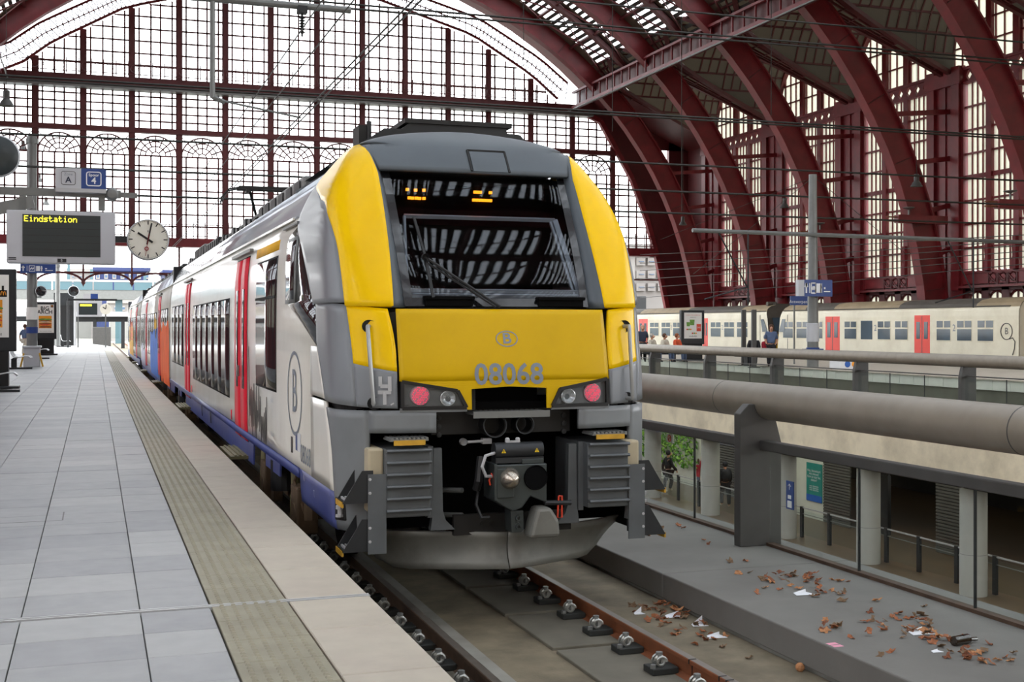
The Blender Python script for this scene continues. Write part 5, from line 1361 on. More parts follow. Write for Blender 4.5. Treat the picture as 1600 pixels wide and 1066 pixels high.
# pantograph
py_ = 23.8; base = Vector((TX - .55, py_, 3.6)); g = MB()
hd = at_y(452, 297, py_); zc = hd.z; xl = at_y(330, 300, py_).x; xr = at_y(437, 302, py_).x
cx = TX; 
g.tube([(cx - .1, py_ + .2, 3.3), (cx - .25, py_ + .9, 3.75)], .045, 8); g.tube([(cx + .1, py_ + .2, 3.3), (cx + .25, py_ + .9, 3.75)], .03, 8); g.box(cx - .5, cx + .5, py_ + .1, py_ + .3, 3.15, 3.35)
g.tube([(cx - .25, py_ + .9, 3.75), (cx - .5, py_ - .05, zc - .05)], .03, 6); g.tube([(cx + .25, py_ + .9, 3.75), (cx + .5, py_ - .05, zc - .05)], .03, 6); g.tube([(cx - .3, py_ + .9, 3.75), (cx + .3, py_ + .9, 3.75)], .05, 6)
pg = g.build('pantograph', M['black'], tr)
g = MB()
for dy in (-.18, .18):
    g.bar((cx - .72, py_ + dy, zc), (cx + .72, py_ + dy, zc), .05, .06)
    for sg in (-1, 1): g.tube([(cx + sg * .72, py_ + dy, zc), (cx + sg * .9, py_ + dy, zc - .04), (cx + sg * 1.0, py_ + dy, zc - .16), (cx + sg * 1.02, py_ + dy, zc - .28)], .016, 5)
for sg in (-1, 1): g.bar((cx + sg * .55, py_ - .2, zc - .06), (cx + sg * .55, py_ + .2, zc - .06), .05, .06)
g.build('pan_head', M['black'], pg)
# ------------------------------------------------------------------ old train on the far track
def old_car(ya, yb, nose_far, label, pdoors, pwins, pbig, emblem=None):
    X0, XC = 38.0, 39.4; t = thing('railcar', (XC, ya, -.76), label, 'train')
    prof = [(1.4, -.05), (1.4, 2.1), (1.38, 2.35), (1.33, 2.5)]
    roof = [(1.33, 2.5), (1.22, 2.68), (.95, 2.84), (.5, 2.92), (0, 2.95)]
    def ring(P, y, tilt): return [(XC + u, y + tilt * max(0, z - 1.4), z) for u, z in [(-a, b) for a, b in P] + [(a, b) for a, b in P[::-1]]]
    e_ = -1 if nose_far else 1             # which end carries the cab
    def shell(name, P, m, y0, y1, t0=0, t1=0):
        g = MB(); g.grid([ring(P, y0, t0), ring(P, y1, t1)]); return g.build(name, m, t, solid=.03)
    ta, tb = (0, -.45) if nose_far else (.45, 0)
    shell('body', prof, M['old_cream'], ya, yb, ta, tb)
    n = 7; L = (yb - ya) / n
    for i in range(n):
        shell('roof_panel', roof, M['old_roof_dark'] if i in (1, 2, 5) else M['old_roof'], ya + L * i, ya + L * (i + 1), ta if i == 0 else 0, tb if i == n - 1 else 0)
    for y, m in ((ya, 0), (yb, 1)):
        cab = (m == 1) == nose_far
        g = MB(); P = ring(prof + roof[1:], y, (ta, tb)[m]); g.add(P, [tuple(range(len(P)))]); g.build('end_wall', M['old_cream'] if not cab else M['old_roof_dark'], t)
        if cab:
            d = 1 if m else -1
            g = MB(); g.box(XC - 1.36, XC + 1.36, y + d * .0 - .03, y + .03, .0, 1.15); g.build('cab_apron', M['old_yellow'], t)
            for c in (-.75, 0, .75):
                g = MB(); s_ = (ta, tb)[m]; g.add([(XC + c - .32, y + d * .03, 1.35), (XC + c + .32, y + d * .03, 1.35), (XC + c + .32, y + d * .03 + s_ * .75, 2.15), (XC + c - .32, y + d * .03 + s_ * .75, 2.15)], [(0, 1, 2, 3)]); g.build('cab_screen', M['old_window'], t, solid=.02)
            g = MB(); yy = y - d * .55; s_ = (ta, tb)[m]
            g.add([(X0 - .012, yy - .3, 1.3), (X0 - .012, yy + .3, 1.3), (X0 - .012, yy + .22 + s_ * .6, 2.05), (X0 - .012, yy - .1 + s_ * .6, 2.05)], [(0, 1, 2, 3)]); g.build('cab_side_window', M['old_window'], t, solid=.02)
            g = MB(); yy = y - d * 1.15; g.box(X0 - .012, X0, yy - .02, yy + .02, .0, 2.3); g.build('cab_door_seam', M['ink'], t)
            g = MB(); g.box(XC - .6, XC + .6, y - d * 1.2 - .5, y - d * 1.2 + .5, 2.85, 3.0); g.cyl((XC - .9, y - d * 1.2, 2.98), (XC - .3, y - d * 1.2, 2.98), .14, 12); g.build('roof_gear', M['old_roof_dark'], t)
    g = MB(); g.box(X0 + .04, X0 + .1, ya + .6, yb - .6, 2.5, 2.56); g.build('gutter', M['old_roof_dark'], t)
    g = MB(); g.box(X0 + .2, X0 + 2.6, ya + .4, yb - .4, -.62, -.05); g.build('underframe', M['bogie_brown'], t)
    for i in range(2):
        c = ya + (yb - ya) * (.17 if i == 0 else .83); g = MB()
        for k in (-1.2, 1.2): g.cyl((X0 + .5, c + k, -.34), (X0 + .62, c + k, -.34), .42, 20)
        g.box(X0 + .2, X0 + .45, c - 1.7, c + 1.7, -.5, -.25); g.build('bogie', M['bogie_brown'], t)
    for i in range(5):
        c = ya + (yb - ya) * (.32 + .09 * i); g = MB(); g.box(X0 + .12, X0 + .3, c - .6, c + .5, -.55, -.1); g.build('equipment_case', M['bogie_brown'], t)
    Yp = lambda px: at_x(px, 510, X0).y
    for a, b in pdoors:
        y1, y0 = Yp(a), Yp(b); g = MB(); g.box(X0 - .01, X0 + .02, y0, y1, .0, 2.16); d_ = g.build('door', M['old_door'], t)
        m_ = (y0 + y1) / 2; g = MB(); g.box(X0 - .014, X0 - .008, m_ - .02, m_ + .02, .02, 2.12); g.build('door_seam', M['ink'], d_)
        for c in ((y0 + m_) / 2, (y1 + m_) / 2):
            g = MB(); w = (y1 - y0) * .12; g.box(X0 - .02, X0 - .005, c - w, c + w, 1.02, 1.85); g.build('door_glass', M['old_window'], d_, bevel=.05)
    for a, b in pwins:
        y1, y0 = Yp(a), Yp(b); g = MB(); g.box(X0 - .012, X0 + .02, y0 - .05, y1 + .05, .92, 1.93); w_ = g.build('window', M['old_cream'], t, bevel=.06)
        m_ = (y0 + y1) / 2
        for q0, q1, z0, z1 in ((y0, y1, .97, 1.50), (y0, m_ - .05, 1.58, 1.88), (m_ + .05, y1, 1.58, 1.88)):
            g = MB(); g.box(X0 - .02, X0 - .005, q0, q1, z0, z1); g.build('window_glass', M['old_window'], w_)
    for a, b in pbig:
        y1, y0 = Yp(a), Yp(b); g = MB(); g.box(X0 - .015, X0 + .02, y0, y1, .95, 1.92); g.build('window_glass', M['old_window'], t, bevel=.04)
    return t
oc = old_car(43.6, 63.6, True, 'cream and red railcar on the far track, the nearer one on the right', [(1290, 1312), (1429, 1453)],
        [(1224, 1239), (1245, 1262), (1275, 1285), (1320, 1338), (1372, 1391), (1399, 1418), (1464, 1485), (1496, 1518), (1528, 1552)], [(1345, 1363)])
f = lambda y, z: (lambda a, b: Vector((37.985, y - a, z + b)))
p = at_x(1573, 518, 38); lettering('B', .42, f(p.y, p.z), M['ink'], oc, 'emblem_letter')
g = MB(); g.tube([(37.985, p.y + .36 * cos(2 * pi * i / 24), p.z + .36 * sin(2 * pi * i / 24)) for i in range(24)], .02, 4, True); g.build('emblem_ring', M['ink'], oc)
for px in (1368, 1491):
    q_ = at_x(px, 513, 38); lettering('2', .45, f(q_.y, q_.z), M['number_grey'], oc, 'class_number')
g = MB(); g.tube([at_x(a, b, 37.985) for a, b in ((1577, 530), (1582, 528), (1586, 534), (1585, 545), (1582, 555))], .02, 4); g.build('scrawl', M['ink'], oc)
oc2 = old_car(64.4, 90.5, False, 'cream and red railcar on the far track, further off behind the poster stand', [(998, 1012), (1098, 1106)],
        [(1016, 1029), (1034, 1047), (1052, 1064), (1111, 1126), (1132, 1147), (1152, 1168)], [])
for px in (1049, 1129):
    q_ = at_x(px, 512, 38); lettering('2', .45, f(q_.y, q_.z), M['number_grey'], oc2, 'class_number')

# ------------------------------------------------------------------ far platform furniture
def disc(g, c, r, n=24): g.lathe([(r, .02), (r, 0), (.001, 0)], c, n, 'y')
pb = at_z(1270, 574, -.06)
t = thing('catenary_mast', pb, 'tall round grey mast standing on the far platform with a blue sign on it', 'pole')
ztop = at_y(1273, 273, pb.y).z
g = MB(); g.lathe([(.24, -.06), (.22, 2), (.16, ztop), (.001, ztop)], (pb.x, pb.y, 0), 18); g.build('shaft', M['grey_steel'], t, smooth=True)
g = MB(); g.lathe([(.26, 1.0), (.26, 1.75), (.24, 1.76), (.24, .99)], (pb.x, pb.y, 0), 18); g.build('pale_band', M['sign_panel'], t, smooth=True)
g = MB(); g.lathe([(.27, .55), (.27, .75), (.22, .76)], (pb.x, pb.y, 0), 18); g.box(pb.x - .45, pb.x + .45, pb.y - .1, pb.y + .1, .6, .7); g.build('blue_band', M['sign_blue'], t)
def way_sign(c, w, h, parent, texts=True):
    g = MB(); g.box(c.x - w / 2, c.x + w / 2, c.y - .1, c.y + .1, c.z - h / 2, c.z + h / 2); s_ = g.build('way_sign', M['sign_blue'], parent)
    g = MB(); f_ = lambda a, b: Vector((c.x + a * w, c.y - .106, c.z + b * h)); B = lambda p, q, th: g.bar(f_(*p), f_(*q), th * h, .01, (0, 1, 0))
    B((-.42, -.3), (-.42, .3), .1); B((-.42, .3), (-.46, .05), .1); B((-.42, .3), (-.38, .05), .1); B((-.31, -.3), (-.31, .3), .05)
    for a0, a1 in ((-.25, -.09),):
        B((a0, -.3), (a1, -.3), .07); B((a0, .3), (a1, .3), .07); B((a0, -.3), (a0, .3), .07); B((a1, -.3), (a1, .3), .07)
        B((a0 + .03, -.1), (a0 + .08, .1), .12); B((a0 + .09, -.1), (a0 + .13, .1), .12)
    B((.0, -.28), (.0, .28), .4); B((.1, -.28), (.1, .28), .12); B((.07, .05), (.13, .05), .08)
    B((.2, -.2), (.42, -.2), .06); B((.2, .0), (.25, .0), .12)
    g.build('symbols', M['sign_white'], s_); return s_
sc = at_y(1272, 450.5, pb.y - .3); w_ = (at_y(1297, 450, pb.y).x - at_y(1253, 450, pb.y).x); ws_ = way_sign(Vector((sc.x + .1, pb.y - .35, sc.z)), w_, .68, t)
g = MB(); x0 = sc.x + .1 - w_ / 2; g.box(x0 - w_ * .2, x0, pb.y - .475, pb.y - .25, sc.z - .33, sc.z + .33); g.build('sign_end', M['sign_panel'], ws_)
# station name board further back
p = at_y(1252, 470, 48.0)
t = thing('station_board', (p.x, 48.0, p.z), 'blue station name board above the far train, left of the mast', 'sign')
g = MB(); g.box(p.x - .55, p.x + .55, 48, 48.06, p.z - .2, p.z + .2); g.build('board', M['sign_blue'], t)
lettering('Antwerpen-Ce', .2, face_y((p.x, 48, p.z - .05)), M['sign_white'], t); g = MB(); g.cyl((p.x - .3, 48.1, -1), (p.x - .3, 48.1, p.z + .2), .04, 8); g.build('post', M['grey_steel'], t)
def poster_stand(x, y, w, z0, z1, zp0, label, art, base_w=None, zfl=0):
    t = thing('poster_stand', (x, y, zfl), label, 'sign')
    g = MB(); g.box(x - w / 2, x + w / 2, y - .12, y + .12, zp0, z1); fr = g.build('frame', M['dark_steel'], t, bevel=.02)
    g = MB(); g.box(x - w * .38, x + w * .38, y - .125, y - .118, zp0 + (z1 - zp0) * .17, z1 - (z1 - zp0) * .07); pz = g.build('poster', M['poster_white'], fr)
    g = MB(); bw = base_w or w * .75; g.box(x - bw / 2, x + bw / 2, y - .2, y + .2, zfl, zp0); g.build('leg', M['black'], t)
    g = MB(); g.box(x - w * .55, x + w * .55, y - .35, y + .35, zfl, zfl + .09); g.build('foot', M['dark_steel'], t, bevel=.02)
    art(t, pz, x, y - .128, w, zp0 + (z1 - zp0) * .17, z1 - (z1 - zp0) * .07); return t
def art_offer(t, pz, x, y, w, z0, z1):
    h = z1 - z0; P = lambda a, b: (x + a * w * .76, y, z0 + b * h)
    lettering('LEKKER VOOR ONDERWEG', w * .05, face_y(P(0, .90), 0), M['poster_red'], pz); lettering('tijdelijke actie', w * .045, face_y(P(0, .82), 0), M['ink'], pz)
    for a, b, s_ in ((-.05, .62, 1.2), (-.27, .55, .9)):
        g = MB(); c = P(a, b); k = s_ * w * .09; g.prism([(c[0] - k, c[2] + k), (c[0] + k, c[2] + k), (c[0] + k * .8, c[2] - k), (c[0] - k * .8, c[2] - k)], 'y', y, y + .003); g.build('printed_cup', M['poster_green'], pz)
    g = MB(); c = P(.33, .42); k = w * .095; g.box(c[0] - k, c[0] + k, y, y + .003, c[2] - k * 1.5, c[2] + k * 1.5); g.build('printed_square', M['poster_red'], pz); lettering('1+1', w * .1, face_y(c, -.003), M['sign_white'], pz, bold=True)
    for i in range(6):
        g = MB(); c = P(-.33 + .1 * i, .35 if i < 3 else .2); g.box(c[0] - w * .03, c[0] + w * .03, y, y + .003, c[2] - w * .03, c[2] + w * .03); g.build('printed_dish', (M['poster_red'], M['poster_green'], M['poster_orange'])[i % 3], pz)
    lettering('smakelijk', w * .09, face_y(P(0, .09), 0), M['ink'], pz)
p = at_z(1081, 564, -.06); za = at_y(1081, 485, p.y).z; zb = at_y(1081, 538, p.y).z; wd = at_y(1098, 500, p.y).x - at_y(1062, 500, p.y).x
poster_stand(p.x, p.y, wd, -.06, za, zb, 'black framed poster stand with a white food offer on the far platform', art_offer, zfl=-.06)
for px in (1162, 1178):
    p = at_z(px, 571 if px == 1162 else 575, -.06); t = thing('glass_screen_post', p, 'slim grey upright on the far platform, ' + ('left one of a pair' if px == 1162 else 'right one of a pair, beside the seated people'), 'pole')
    z = at_y(px, 484, p.y).z; g = MB(); g.box(p.x - .1, p.x + .1, p.y - .06, p.y + .06, -.06, z); g.build('upright', M['post_paint'], t, bevel=.02)
    g = MB(); g.box(p.x - .2, p.x + .2, p.y - .15, p.y + .15, -.06, -.03); g.build('foot', M['post_paint'], t)
p = at_z(1322, 577, -.06); t = thing('display_box', p, 'low white box with blue and orange picture at the edge of the far platform', 'box')
g = MB(); g.box(p.x - .5, p.x + .5, p.y - .4, p.y + .4, -.06, .34); bx = g.build('box', M['sign_white'], t, bevel=.02)
for dx, m in ((-.1, 'poster_blue'), (.22, 'poster_orange')):
    g = MB(); g.lathe([(.13, .0), (.12, -.01), (.001, -.012)], (p.x - .1 + dx, p.y - .4, .15), 16, 'y'); g.build('picture', M[m], bx)

# ------------------------------------------------------------------ near platform: signs, clock, poster stands, masts, benches
SY = 20.5                                        # plane of the hanging signs
A = lambda px, py: at_y(px, py, SY)
arm = thing('sign_gantry', (-2.6, SY, 0), 'grey cantilever arm reaching in from the left above the platform display', 'sign support')
za = A(100, 300).z
g = MB(); g.box(-2.75, -2.45, SY - .0, SY + .3, 0, za + 1.2); g.build('mast', M['grey_steel'], arm)
g = MB(); e_ = A(215, 304); g.box(-2.6, e_.x - .25, SY + .08, SY + .18, za - .06, za + .06); g.bar((e_.x - .45, SY + .13, za), (e_.x, SY + .13, za - .01), .06, .08); g.build('arm', M['grey_steel'], arm)
g = MB(); p0 = A(0, 330); p1 = A(52, 314); g.bar((-2.5, SY + .12, p0.z - .22), (p1.x, SY + .12, p1.z), .12, .18); g.build('brace', M['grey_steel'], arm)
g = MB(); c = A(175, 303); g.lathe([(.1, .1), (.1, -.12), (.07, -.16), (.001, -.17)], (c.x, SY + .1, c.z), 18, 'y'); g.build('loudspeaker', M['grey_steel'], arm, smooth=True)
for px in (35, 159):
    a = A(px, 305); b = A(px, 328); g = MB(); g.box(a.x - .05, a.x + .05, SY + .06, SY + .2, b.z + .0, a.z); g.build('hanger', M['grey_steel'], arm)
# zone and track number board
a, b = A(87, 263), A(166, 303); m_ = A(127, 283).x
t = thing('zone_sign', ((a.x + b.x) / 2, SY, b.z), 'board with white half reading Zone A and blue half reading Spoor 4', 'sign')
g = MB(); g.box(a.x, m_, SY - .1, SY + .04, b.z + .06, a.z); g.build('white_half', M['sign_panel'], t)
g = MB(); g.box(m_, b.x, SY - .1, SY + .04, b.z + .06, a.z); g.build('blue_half', M['sign_blue'], t)
g = MB(); g.box(a.x, b.x, SY - .11, SY + .06, b.z, b.z + .06); g.build('bottom_rail', M['pale_steel'], t)
H_ = a.z - b.z - .06; zc = (a.z + b.z + .06) / 2
def rounded(cx, cz, w, h, th, y, m, parent):
    g = MB(); r = w * .15; P = []
    for sx_, sz_, a0 in ((1, 1, 0), (-1, 1, pi / 2), (-1, -1, pi), (1, -1, 3 * pi / 2)):
        for k in range(4): t_ = a0 + pi / 2 * k / 3; P.append((cx + sx_ * (w / 2 - r) + r * cos(t_), y, cz + sz_ * (h / 2 - r) + r * sin(t_)))
    for p, q in zip(P, P[1:] + P[:1]): g.bar(p, q, th, .006, (0, 1, 0))
    return g.build('symbol_frame', m, parent)
c1 = (a.x + m_) / 2 + .0; c2 = (m_ + b.x) / 2
rounded(c1, zc, H_ * .66, H_ * .66, .008, SY - .102, M['ink'], t); lettering('Zone', H_ * .19, face_y((c1, SY - .1, zc + H_ * .19)), M['number_grey'], t); lettering('A', H_ * .42, face_y((c1, SY - .1, zc - H_ * .1)), mat('sign_ink', rgb(36, 42, 66), .5), t, bold=True)
rounded(c2, zc, H_ * .68, H_ * .68, .016, SY - .102, M['sign_white'], t); lettering('Spoor', H_ * .2, face_y((c2, SY - .1, zc + H_ * .19)), M['sign_white'], t, bold=True); lettering('4', H_ * .46, face_y((c2, SY - .1, zc - H_ * .1)), M['sign_white'], t, bold=True)
# departure display
a, b = A(11, 329), A(180, 414)
t = thing('departure_display', ((a.x + b.x) / 2, SY, b.z), 'grey hanging display with yellow letters Eindstation on a black screen', 'display')
g = MB(); g.box(a.x, b.x, SY - .16, SY + .16, b.z, a.z); cs = g.build('casing', M['sign_panel'], t, bevel=.015)
w = b.x - a.x; h = a.z - b.z
s0, s1 = a.x + w * .145, a.x + w * .86
g = MB(); g.box(s0, s1, SY - .166, SY - .158, b.z + h * .13, a.z - h * .075); sc_ = g.build('screen', M['screen_black'], t)
for i in range(1, 6):
    g = MB(); z = b.z + h * (.13 + .8 * i / 6); g.box(s0, s1, SY - .168, SY - .166, z - .002, z + .002); g.build('screen_line', M['black'], sc_)
FONT5 = {'E': '11111 10000 10000 11110 10000 10000 11111', 'i': '00100 00000 01100 00100 00100 00100 01110', 'n': '00000 00000 10110 11001 10001 10001 10001', 'd': '00001 00001 01101 10011 10001 10001 01111',
         's': '00000 00000 01111 10000 01110 00001 11110', 't': '01000 01000 11110 01000 01000 01001 00110', 'a': '00000 00000 01110 00001 01111 10001 01111', 'o': '00000 00000 01110 10001 10001 10001 01110'}
pt = (A(123, 345).x - A(40, 345).x) / (11 * 6); g = MB(); zt = A(40, 338).z; pv = pt * 1.12
for k, ch in enumerate('Eindstation'):
    for r, row in enumerate(FONT5[ch].split()):
        for cc, v in enumerate(row):
            if v == '1': x = s0 + pt * 2 + (k * 6 + cc) * pt; z = zt - r * pv; g.box(x, x + pt * 1.0, SY - .174, SY - .168, z - pv * .98, z)
g.build('led_text', M['led_yellow'], sc_)
g = MB(); g.box((a.x + b.x) / 2 - .06, (a.x + b.x) / 2 + .07, SY - .164, SY - .15, b.z + .02, b.z + .075); g.build('maker_plate', M['dark_steel'], t); lettering('B', .05, face_y(((a.x + b.x) / 2, SY - .164, b.z + .048)), M['sign_panel'], t)
for dz in (.05, .075): 
    g = MB(); g.box(a.x + .03, a.x + .14, SY - .163, SY - .15, b.z + dz, b.z + dz + .012); g.build('vent', M['black'], t)
# clock
c = A(231, 375); R = (A(264, 375).x - A(198, 375).x) / 2
t = thing('clock', (c.x, SY, c.z), 'round white station clock with black hands and red seconds hand, right of the display', 'clock')
g = MB(); g.lathe([(.001, .16), (R * .96, .16), (R, .12), (R, -.1), (R * .96, -.12), (R * .945, -.1)], (c.x, SY, c.z), 48, 'y'); g.build('case', M['sign_panel'], t, smooth=True)
g = MB(); g.lathe([(R * .95, -.1), (.001, -.1)], (c.x, SY, c.z), 48, 'y'); g.build('face', M['clock_face'], t)
g = MB()
for i in range(60):
    th = 2 * pi * i / 60; big = i % 5 == 0; r0 = R * (.73 if big else .88); r1 = R * .92; d = Vector((sin(th), 0, cos(th)))
    p = Vector((c.x, SY - .103, c.z)); g.bar(p + d * r0, p + d * r1, R * (.05 if big else .018), .004, (0, 1, 0))
g.build('dial_marks', M['black'], t)
def hand(th, r0, r1, w, y, m, nm):
    d = Vector((sin(th), 0, cos(th))); p = Vector((c.x, y, c.z)); g = MB(); g.bar(p - d * r0, p + d * r1, w, .006, (0, 1, 0)); return g.build(nm, m, t)
hand(2 * pi * (10 / 12 + .01), R * .26, R * .58, R * .1, SY - .108, M['black'], 'hour_hand'); hand(2 * pi * 2.0 / 60, R * .26, R * .82, R * .075, SY - .115, M['black'], 'minute_hand')
hand(2 * pi * 31.5 / 60, R * .3, R * .82, R * .022, SY - .122, M['clock_red'], 'seconds_hand')
th = 2 * pi * 31.5 / 60; p = Vector((c.x + sin(th) * R * .46, SY - .123, c.z + cos(th) * R * .46)); g = MB(); g.tube([p + Vector((R * .08 * cos(q), 0, R * .08 * sin(q))) for q in [2 * pi * i / 14 for i in range(14)]], R * .025, 5, True); g.build('seconds_ring', M['clock_red'], t)
lettering('B', R * .14, face_y((c.x, SY - .1, c.z + R * .4)), M['black'], t)
g = MB(); g.bar((b.x - .05, SY, c.z), (c.x - R + .03, SY, c.z), .1, .1); g.build('bracket', M['dark_steel'], t)
# mirror at the left edge
c = A(-2, 247); R2 = .30
t = thing('platform_mirror', (c.x, SY - .2, c.z), 'large dark round mirror with pale rim, cut by the left edge high up', 'mirror')
g = MB(); g.lathe([(.001, .22), (R2 * .8, .2), (R2 * 1.05, .08), (R2 * 1.08, -.02), (R2 * 1.0, -.06)], (c.x, SY - .2, c.z), 36, 'y'); g.build('rim', M['sign_panel'], t, smooth=True)
g = MB(); g.lathe([(R2 * 1.0, -.06), (R2 * .8, -.09), (R2 * .4, -.115), (.001, -.12)], (c.x, SY - .2, c.z), 32, 'y'); g.build('mirror_face', M['screen_black'], t, smooth=True)
g = MB(); g.bar((c.x, SY, c.z), (-2.6, SY + .1, c.z), .06, .06); g.build('bracket', M['grey_steel'], t)
# poster stands with burger print
def art_burger(head, cut=False):
    def art(t, pz, x, y, w, z0, z1):
        h = z1 - z0; P = lambda a, b: (x + a * w * .76, y, z0 + b * h)
        for i, s_ in enumerate(head): lettering(s_, w * .26, face_y(P(-.05, .86 - .13 * i), 0), M['black'], pz, bold=True)
        g = MB(); c = P(.38, .94 if not cut else .70); k = w * .06; g.box(c[0] - k, c[0] + k, y, y + .004, c[2] - k, c[2] + k); g.build('logo_tile', M['cloth_dark'], pz)
        g = MB()
        for sx_ in (-.5, .5): g.tube([(c[0] + sx_ * k * .7 + k * .33 * cos(q), y - .004, c[2] - k * .5 + k * 1.1 * sin(q)) for q in [pi * i / 8 for i in range(9)]], k * .12, 4)
        g.build('logo', M['poster_orange'], pz)
        g = MB(); a_, b_ = P(-.42, .16), P(.36, .60); g.box(a_[0], b_[0], y, y + .002, a_[2], b_[2]); g.build('print_ground', M['poster_orange'], pz)
        for k_, (zc, hh, ww, m) in enumerate(((.21, .05, .36, 'poster_brown'), (.28, .03, .38, 'poster_red'), (.33, .035, .37, 'poster_brown'), (.38, .02, .39, 'clock_face'), (.42, .035, .37, 'poster_brown'), (.47, .04, .40, 'poster_green'), (.54, .06, .35, 'poster_orange'))):
            g = MB(); R_ = random.Random(k_); n = 10
            up = [(x + w * .76 * (-ww + 2 * ww * i / n) - w * .02, z0 + h * (zc + hh * (.6 + .4 * R_.random()) * (1 - (abs(i - n / 2) / (n / 2)) ** 4))) for i in range(n + 1)]
            dn = [(x + w * .76 * (ww - 2 * ww * i / n) - w * .02, z0 + h * (zc - hh * (.4 + .3 * R_.random()))) for i in range(n + 1)]
            g.prism(up + dn, 'y', y - .002 - k_ * .0005, y); g.build('print_layer', M[m], pz)
        lettering('kom proeven vandaag', w * .06, face_y(P(0, .06), 0), M['ink'], pz)
    return art
def stand_at(pr, pyb, ptop, ppan, wpx, label, art):
    b_ = at_z(pr, pyb, 0); y = b_.y; w = at_y(pr, 500, y).x - at_y(pr - wpx, 500, y).x
    return poster_stand(b_.x - w * .5 - .05, y, w, 0, at_y(pr, ptop, y).z, at_y(pr, ppan, y).z, label, art)
stand_at(29, 608, 421, 549, 96, 'large dark poster stand cut by the left edge, nearest on the platform', art_burger(('BIG', 'ARCH'), True))
stand_at(90, 555, 472, 530, 34, 'dark poster stand with burger poster further down the platform', art_burger(('BIG', 'ARCH')))
def mast(px, pyb, ptop, label, box=True, w=.19):
    p = at_z(px, pyb, 0); zt = at_y(px, ptop, p.y).z; t = thing('platform_mast', p, label, 'pole')
    g = MB(); g.lathe([(w * 1.1, 0), (w * 1.05, 2), (w * .95, zt), (.001, zt)], (p.x, p.y, 0), 16); g.build('shaft', M['grey_steel'], t, smooth=True)
    g = MB(); g.lathe([(w * 1.25, zt - .3), (w * 1.25, zt - .1)], (p.x, p.y, 0), 16); g.build('collar', M['grey_steel'], t)
    if box:
        g = MB(); g.box(p.x - .31, p.x + .31, p.y - .3, p.y + .3, 0, .78); g.build('plinth_box', M['sign_panel'], t, bevel=.02)
        g = MB(); g.box(p.x - .36, p.x + .36, p.y - .36, p.y + .36, .76, .84); g.build('plinth_lid', M['sign_panel'], t, bevel=.02)
        for sx_ in (-.42, .42):
            g = MB(); g.bar((p.x + sx_ * .7, p.y - .2, .55), (p.x + sx_, p.y - .2, .0), .06, .3, (0, 1, 0)); g.build('orange_flap', M['step_yellow'], t)
        g = MB(); g.lathe([(w * 1.16, 1.9), (w * 1.16, 2.4)], (p.x, p.y, 0), 16); g.build('pale_band', M['poster_white'], t)
        g = MB(); g.lathe([(w * 1.2, 1.35), (w * 1.2, 1.6)], (p.x, p.y, 0), 16); g.build('blue_band', M['sign_blue'], t)
    return t, p
t, p = mast(50, 573, 213, 'thick grey mast standing on a pale box, blue sign in front of it')
c = at_y(78, 425.5, p.y - .4); wl = at_y(119, 425, p.y).x - at_y(22, 425, p.y).x
way_sign(Vector((at_y(50, 425, p.y).x + .25, p.y - .4, at_y(50, 420.5, p.y).z)), at_y(79, 420, p.y).x - at_y(24, 420, p.y).x, at_y(50, 414, p.y).z - at_y(50, 428, p.y).z, t)
mast(90, 541, 412, 'slimmer grey mast behind the second poster stand, close to the kiosk', False, .2)
def bench(px, pyb, n, label):
    p = at_z(px, pyb, 0); t = thing('bench', p, label, 'bench')
    g = MB(); g.box(p.x - .7, p.x + .4, p.y - .12, p.y + .12, 0, .07); g.box(p.x - .35, p.x - .15, p.y - .05, p.y + 2.2 * 0 + .05, .07, .4); g.bar((p.x - .25, p.y - .3, .4), (p.x - .25, p.y + n * .62, .4), .08, .06); g.build('foot', M['dark_steel'], t)
    for i in range(n):
        yy = p.y - .25 + i * .62; g = MB(); pr = [(-.42, .95), (-.36, .6), (-.28, .47), (-.1, .43), (.12, .47), (.26, .47), (.34, .40)]
        g.grid([[(p.x + a, y_, z) for a, z in pr] for y_ in (yy, yy + .5)]); g.build('seat', M['pale_steel'], t, solid=.025, smooth=True)
bench(33, 577, 3, 'steel bench beside the pale mast box on the platform'); bench(64, 561, 3, 'steel bench with two backs just right of the second poster stand'); bench(103, 542, 2, 'steel bench furthest off, in front of the kiosk'); bench(4, 613, 1, 'steel seat cut by the left edge below the nearest poster')
# kiosk / lift shaft and everything outside the end of the hall
K = at_z(105, 540, 0); wK = at_y(119, 500, K.y).x - at_y(82, 500, K.y).x; zk = at_y(105, 458, K.y).z
t = thing('kiosk', K, 'dark grey square kiosk with a door at the far end of the platform', 'kiosk')
xk0 = at_y(84, 500, K.y).x; xk1 = at_y(118, 500, K.y).x
g = MB(); g.box(xk0, xk1, K.y, K.y + 4, 0, zk); g.build('walls', M['dark_steel'], t)  # darker steel puts the shade around the kiosk into its colour
g = MB(); g.box(xk0 + .4, xk0 + 1.5, K.y - .05, K.y, 0, 3.4); g.build('door', M['black'], t)
g = MB(); g.box(xk1 - .15, xk1, K.y - .06, K.y, 0, zk); g.build('corner_strip', M['pale_steel'], t)
def far_mirror(px, py, y, label, R, xm):
    c = at_y(px, py, y); t = thing('convex_mirror', c, label, 'mirror')
    g = MB(); g.lathe([(.001, .1), (R, .06), (R, -.04), (R * .9, -.06)], c, 24, 'y'); g.build('rim', M['sign_panel'], t, smooth=True)
    g = MB(); g.lathe([(R * .9, -.06), (R * .5, -.1), (.001, -.12)], c, 24, 'y'); g.build('mirror_face', M['black_trim'], t, smooth=True)
    g = MB(); g.bar((c.x, y + .1, c.z - R * 1.1), (xm, y + .1, c.z - R * 1.1), R * .2, R * .2); g.bar((c.x, y + .1, c.z - R * 1.2), (c.x, y + .1, c.z), R * .14, R * .14); g.build('bracket', M['dark_steel'], t)
